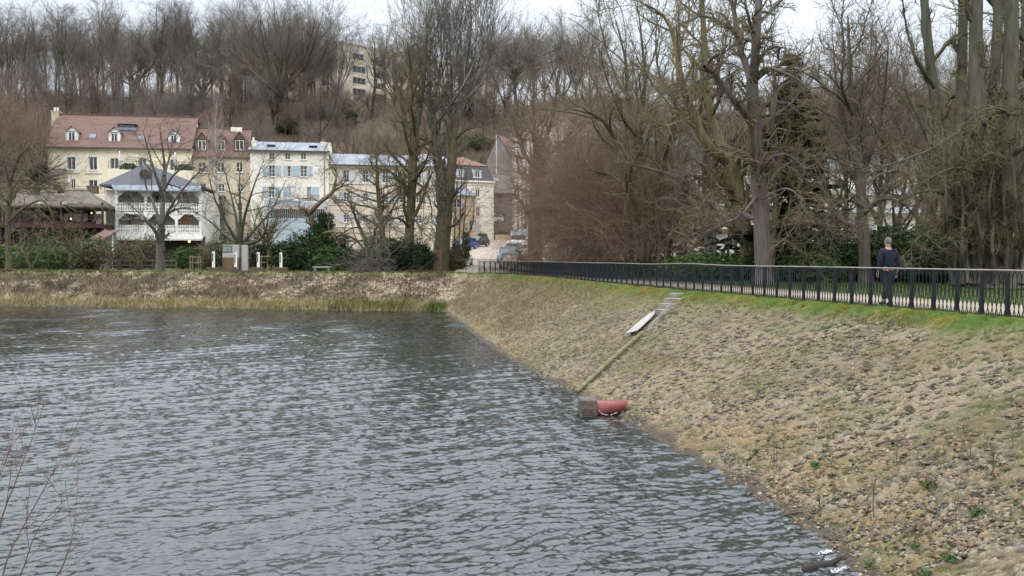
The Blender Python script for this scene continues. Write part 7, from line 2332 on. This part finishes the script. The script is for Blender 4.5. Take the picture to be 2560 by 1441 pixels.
for i, (px, d, lumps, n_, sz, m_, lab) in enumerate((
        (30, 92, [(0, 0, 1.2, 3.0, 1.2, 1.3), (-2.5, 0, 1.4, 2, 1.2, 1.5)], 5200, .12, m_hedge, 'green hedge section at the far left below the thatched terrace'),
        (115, 90, [(0, 0, 1.5, 2.0, 1.2, 1.7), (1.6, 0, 1.2, 1.4, 1.1, 1.4), (-1.7, 0, 1.2, 1.4, 1.1, 1.2)], 5200, .12, m_hedge, 'dark green hedge section in the middle below the thatched terrace'),
        (205, 90, [(0, 0, 1.4, 1.7, 1.2, 1.5), (1.2, 0, 1.3, 1.3, 1.1, 1.4)], 4200, .12, m_hedge2, 'browning hedge section below the right end of the thatched terrace'),
        (240, 92, [(0, 0, 2.2, 1.2, 1.0, 1.1)], 1600, .12, m_ever2, 'bright green bush top at the right end of the thatched terrace'),
        (330, 94, [(0, 0, 1.3, 2.4, 1.0, 1.5), (2, 0, 1.6, 1.4, 1, 1.6), (-1.6, 0, 1.1, 1.2, 1, 1.2)], 4200, .11, m_hedge2, 'brownish hedge in front of the ground floor of the galleried house'),
        (378, 95, [(0, 0, 2.0, 1.1, .9, 1.6)], 1500, .12, m_hedge, 'upright green shrub in front of the galleried house awning'),
        (470, 92, [(0, 0, 1.1, 1.9, .9, 1.15), (-.9, 0, 1.1, 1.1, .9, 1.1), (.9, 0, 1.1, 1.1, .9, 1.1)], 3600, .10, m_ever2, 'clipped green hedge right of the thick dark trunk'),
        (510, 90, [(0, 0, .8, .8, .8, .9)], 1300, .10, m_hedge2, 'small rounded brown green shrub beside the clipped hedge'),
        (565, 92, [(0, 0, 1.9, 2.0, 1.3, 2.0), (-1.2, 0, 1.5, 1.2, 1, 1.6)], 4600, .11, m_hedge, 'loose green shrub behind the grey information panel'),
        (640, 91, [(0, 0, 1.7, 1.5, 1.2, 1.9), (.9, 0, 1.4, 1.2, 1, 1.5)], 4600, .11, m_ever, 'dark green evergreen right of the information panel'),
        (775, 80.5, [(0, 0, 1.5, 2.6, 1.3, 1.8), (-2.0, 0, 1.3, 1.7, 1.2, 1.6), (2.0, 0, 1.4, 1.9, 1.2, 1.7), (3.2, 0, 1.0, 1.3, 1, 1.2), (.7, 1.2, 3.2, 1.1, .8, 1.7), (1.1, 1.6, 4.4, .75, .6, 1.1)], 22000, .12, m_ever, 'big dark evergreen bush with a pointed top behind the pale bench'),
        (820, 78.6, [(0, 0, .9, 1.3, .6, 1.2)], 2600, .12, m_ever2, 'lighter green laurel in front of the big dark evergreen bush'),
        (950, 73.6, [(0, 0, 1.2, 1.7, 1.1, 1.6), (-1.2, 0, .9, 1.0, 1, 1.2), (1.2, .2, 1.2, 1.0, 1, 1.4)], 9000, .10, m_ever, 'dark tangled evergreen at the edge of the bank beside the round hedge'),
        (1042, 72.4, [(0, 0, 1.0, 1.4, 1.2, 1.3), (-1.1, .2, 1.2, 1.1, 1.1, 1.4), (.5, .1, 1.2, .9, 1, 1.0)], 12000, .085, m_yew, 'rounded dark clipped evergreen under the tall mossy tree'),
        (1140, 80, [(0, 0, 1.2, .6, .6, 1.6), (.9, 0, 2.4, .4, .4, 1.4)], 2600, .10, m_hedge, 'ivy covered stump shrub at the left kerb of the street'),
        (1130, 78, [(0, 0, .8, 1.2, .8, 1.0)], 2200, .09, m_hedge2, 'olive brown shrub right of the orange notice frame'))):
    leaf_bush('hedge_bush', (at(px, 644, d)[0], d, 0), lumps, int(n_ * 1.7), sz * .72, m_, lab, 'bush', group='hedges and bushes along the far bank', seed=160 + i)
# bare overhanging shrub over the far bank edge
ptree('overhanging_shrub', 71.5, 940, [([(945 + gfan.normal(0, 10), 682), (940 + gfan.normal(0, 18), 650, -.5), (938 + gfan.normal(0, 26), 655 + 20 * gfan.random(), -1.2), (932 + gfan.normal(0, 34), 680 + 14 * gfan.random(), -1.6)], [5, 4, 3, 1]) for k in range(10)], TW(9, 6, 5, a=.6, up=-.04, l1=.5, r=.008), bk_grey, tw_grey, 'bare grey shrub drooping over the top of the far bank', 190, 'shrub', thick=1)

# ------------------------------------------------------------------ build: grasses and weeds
gg = np.random.default_rng(41)
def scatter(sA, sB, v0, v1, n, pw=1.0, clump=0.0):
    # denser near the camera
    s_ = np.linspace(sA, sB, 800)
    p_ = on_bank(s_, np.zeros(800))
    wgt = 1 / np.maximum(np.hypot(p_[:, 0], p_[:, 1]), 9) ** pw
    cdf = np.cumsum(wgt) / wgt.sum()
    s = np.interp(gg.random(n), cdf, s_)
    v = gg.uniform(v0, v1, n)
    if clump:
        k = max(n // 14, 1)
        ci = gg.integers(0, k, n)
        s, v = s[ci] + gg.normal(0, clump, n), v[ci] + gg.normal(0, clump / 7, n)
    return s, v


s1_, v1_ = scatter(s_of(3.6), s_of(14), -.5, .02, 52000, 1.0)
blades('verge_grass', on_bank(s1_, v1_) + [0, 0, .0], .085, .006, m_grass, gg, label='short green grass along the foot of the railing')
s1_, v1_ = scatter(s_of(3.6), s_of(14), .0, .16, 26000, 1.0, .16)
blades('bank_grass', on_bank(s1_, v1_) + [0, 0, .02], .07, .006, mat('moss_grass', (0.10, 0.13, 0.018), (0.13, 0.115, 0.025), scale=1.2), gg, label='mossy grass at the top of the rubble slope')
s1_, v1_ = scatter(s_of(4), s_of(14.2), .08, .95, 15000, .7, .12)
blades('slope_tufts', on_bank(s1_, v1_), .08, .005, mat('olive_grass', (0.085, 0.105, 0.022), (0.16, 0.125, 0.05), scale=.9), gg, label='small tufts of dry and green grass between the stones of the slope')
s1_, v1_ = scatter(s_of(10.5), s_of(14.2), .1, .9, 16000, .5, .3)
blades('dry_slope_grass', on_bank(s1_, v1_), .16, .009, mat('straw', (0.21, 0.165, 0.09), (0.155, 0.12, 0.06), scale=.8), gg, label='dry grass on the far half of the slope')
s1_, v1_ = scatter(s_of(14.1), s_of(18.2), .84, .99, 20000, .3, .30)
blades('reed_strip', on_bank(s1_, v1_), .36, .02, m_drygrass, gg, label='strip of dry yellowish sedge along the far waterline', lean=.3)
s1_, v1_ = scatter(s_of(14.0), s_of(14.3), .90, .98, 600, .3, .2)
blades('green_sedge', on_bank(s1_, v1_), .45, .02, mat('sedge_green', (0.075, 0.12, 0.025), (0.10, 0.125, 0.03), scale=.7), gg, label='bright green sedge at the corner of the far waterline')
s1_, v1_ = scatter(s_of(14.6), s_of(15.4), .86, .98, 2600, .3, .25)
blades('green_reeds', on_bank(s1_, v1_), .40, .018, mat('reed_green', (0.10, 0.12, 0.035), (0.15, 0.14, 0.05), scale=.7), gg, label='greenish reeds in the middle of the far waterline')
s1_, v1_ = scatter(s_of(14.3), s_of(18.2), .03, .80, 36000, .3, .28)
blades('far_scrub', on_bank(s1_, v1_) + [0, 0, .05], .28, .014, mat('dead_stalks', (0.095, 0.065, 0.040), (0.065, 0.050, 0.028), scale=.6), gg, label='brown dead weeds covering the far bank', lean=.5)
s1_, v1_ = scatter(s_of(14.2), s_of(18.2), -1.0, .05, 14000, .3, .2)
blades('far_verge', on_bank(s1_, v1_), .16, .014, mat('verge_mix', (0.15, 0.145, 0.055), (0.085, 0.115, 0.03), scale=.3), gg, label='grass verge along the top of the far bank')
gx_ = gg.uniform(5, 26, 42000)
gy_ = gg.uniform(17, 48, 42000)
off_ok = np.array([True] * len(gx_))
cx_at = np.interp(gy_, Cc[(US > s_of(3.4)) & (US < s_of(14)), 1], Cc[(US > s_of(3.4)) & (US < s_of(14)), 0])
okk = (gx_ > cx_at + 4.9) & (gx_ < gy_ * .62 + 2)
gpts = np.stack([gx_, gy_, np.zeros_like(gx_)], -1)[okk]
blades('lawn_grass', gpts, .10, .011, m_grass, gg, label='green grass between the path and the park trees')


# dry weed stalks standing on the slope
m_stalk = mat('dry_stalk', (0.14, 0.10, 0.06), (0.09, 0.065, 0.04), scale=9)
def stalk_proto(seed, h):
    g = np.random.default_rng(seed)
    P, R = build_limbs([([(0, 0, -.05), (g.normal(0, .03), g.normal(0, .03), h * .5), (g.normal(0, .06), g.normal(0, .06), h)], [.009, .006, .003])] + [([(.02, 0, -.05), (g.normal(0, .04), g.normal(0, .04), h * .45), (g.normal(0, .08), g.normal(0, .08), h * .8)], [.007, .005, .003])], 8, g, .004)
    P2, R2 = grow(P, R, g, m=8, tr=(.35, 1), ang=.6, L=.16, rr_=.6, n=3, wob=.15, up=.08, rmin=.0025)
    return P, R, P2, R2


sp = None
stalks = sorted(((2425, 1150, 1.0), (1935, 1155, 1.0), (1870, 1225, .9), (2045, 1300, .8), (1960, 1285, .6), (2185, 1295, 1.1), (2480, 1200, .9), (2240, 1165, .9), (2080, 1240, .6), (1418, 905, .6), (1455, 915, .5), (1522, 945, .6), (2390, 1330, .8), (2075, 1095, .7), (1790, 1100, .5), (2530, 1120, .7), (2330, 1240, .7), (2120, 1400, .8), (1660, 1020, .4), (2300, 1390, .8)))
for i, (px, py, h) in enumerate(stalks):
    q = bank_at(px, py)
    if sp is None or i < 3:
        sp = empty('dry_weed', q - np.array([0, 0, .02]), 0, ORD[i] + ' dry weed stalk from the left on the near slope', 'weed', 'dry weed stalks on the near slope')
        P, R, P2, R2 = stalk_proto(500 + i, .55)
        v_, f_ = tubes(P, R, 5)
        np_mesh('stalk', v_, [f_], m_stalk, sp)
        v_, f_ = tubes(P2, R2, 3)
        np_mesh('seed_head', v_, [f_], m_stalk, sp)
        sp.scale = (h,) * 3
        if i == 0:
            sp0 = sp
    else:
        copy_thing((sp0, sp)[i % 2], q - np.array([0, 0, .02]), gg.uniform(0, 6.28), h, ORD[i] + ' dry weed stalk from the left on the near slope')
gw = None
for i, (px, py, s) in enumerate(sorted(((2045, 1170, 1.2), (2320, 1215, 1.3), (2440, 1285, 1.1), (2090, 1255, .8), (1890, 1130, .7), (2370, 1400, 1.0), (2290, 1370, .8), (1868, 1030, .6), (1830, 1015, .6), (1640, 1000, .5), (1565, 935, .6), (1610, 900, .5), (2310, 1440, 1.1), (2180, 1420, .8)))):
    q = bank_at(px, py)
    if gw is None:
        gw = empty('green_weed', q, 0, ORD[i] + ' green leafy weed from the left on the near slope', 'plant', 'green weeds on the near slope')
        g = np.random.default_rng(3)
        v_, f_ = leaf_cloud(g, [(0, 0, .03, .10, .08, .045), (.06, .03, .035, .06, .06, .04)], 90, .022, up=.8)
        np_mesh('leaves', v_, [f_], m_ever2, gw)
        v_, f_ = leaf_cloud(g, [(-.1, -.06, .04, .1, .08, .04)], 16, .02, up=.8)
        np_mesh('dead_leaves', v_, [f_], mat('dead_leaf', (.16, .07, .035), scale=6), gw)
        gw.scale = (s,) * 3
    else:
        copy_thing(gw, q, gg.uniform(0, 6.28), s, ORD[i] + ' green leafy weed from the left on the near slope')

# loose stones on the lower slope: uncountable rubble
s1_, v1_ = scatter(s_of(3.8), s_of(13.8), .10, 1.02, 90000, 1.25)
kp = gg.random(len(v1_)) < (.60 + .40 * sstep(.5, .9, v1_))
pts = on_bank(s1_[kp], v1_[kp])
n_ = len(pts)
r_ = (.014 + .036 * gg.random(n_) ** 2.2)
th_ = np.array([(1, 0, 0), (0, 1, 0), (-1, 0, 0), (0, -1, 0), (.2, .1, .8), (.1, -.2, -.8)], float)
sv = pts[:, None] + th_[None] * r_[:, None, None] * gg.uniform(.5, 1.5, (n_, 6, 3)) * np.array([1.2, 1, .7])
fi = np.array([(0, 1, 4), (1, 2, 4), (2, 3, 4), (3, 0, 4), (1, 0, 5), (2, 1, 5), (3, 2, 5), (0, 3, 5)])
ff = (np.arange(n_)[:, None, None] * 6 + fi[None]).reshape(-1, 3)
pal = np.array([(.15, .12, .08), (.21, .172, .118), (.10, .08, .055), (.25, .21, .155), (.07, .06, .042), (.10, .098, .092), (.17, .125, .07), (.05, .045, .03), (.22, .18, .125), (.22, .13, .08)])
cc = np.repeat(pal[gg.integers(0, len(pal), n_)] * gg.uniform(.7, 1.15, (n_, 1)), 6, 0)
tag(np_mesh('rubble', sv.reshape(-1, 3), [ff], mat_vcol('rubble_mat', nscale=60, bump=.2), col=cc), 'loose pale stones scattered over the slope', kind='stuff')

# red twigged shrub in the near left corner
nb_ = [([(-30, 1600), (20, 1400), (75, 1290, .1), (125, 1195, .1), (165, 1120, .2)], [5, 4, 3, 2, 1]), ([(-10, 1600), (140, 1441, -.1), (178, 1350, -.1), (190, 1245, 0)], [5, 4, 2.5, 1]), ([(-40, 1600), (-5, 1330, .2), (40, 1200, .2), (82, 1090, .3), (78, 1040, .3)], [5, 4, 3, 2, 1]), ([(-20, 1600), (60, 1430, -.2), (100, 1330, -.2), (160, 1260, -.3)], [4, 3, 2, 1]), ([(-60, 1600), (-40, 1300, .1), (0, 1180, .1), (30, 1110, .2)], [5, 4, 2, 1])]
ptree('red_twig_bush', 6.0, -20, nb_, [dict(m=6, tr=(.35, 1), ang=.45, L=.22, rr_=.6, n=5, wob=.12, up=.08, rmin=.0022), dict(m=4, tr=(.3, 1), ang=.5, L=.4, rr_=.7, n=3, wob=.1, up=.05, rmin=.0016)], mat('red_bark', (0.14, 0.055, 0.045), (0.10, 0.07, 0.055), scale=9), tw_red, 'bare shrub of thin reddish twigs in the near left corner', 300, 'shrub', z=-2.0, wob=.006)
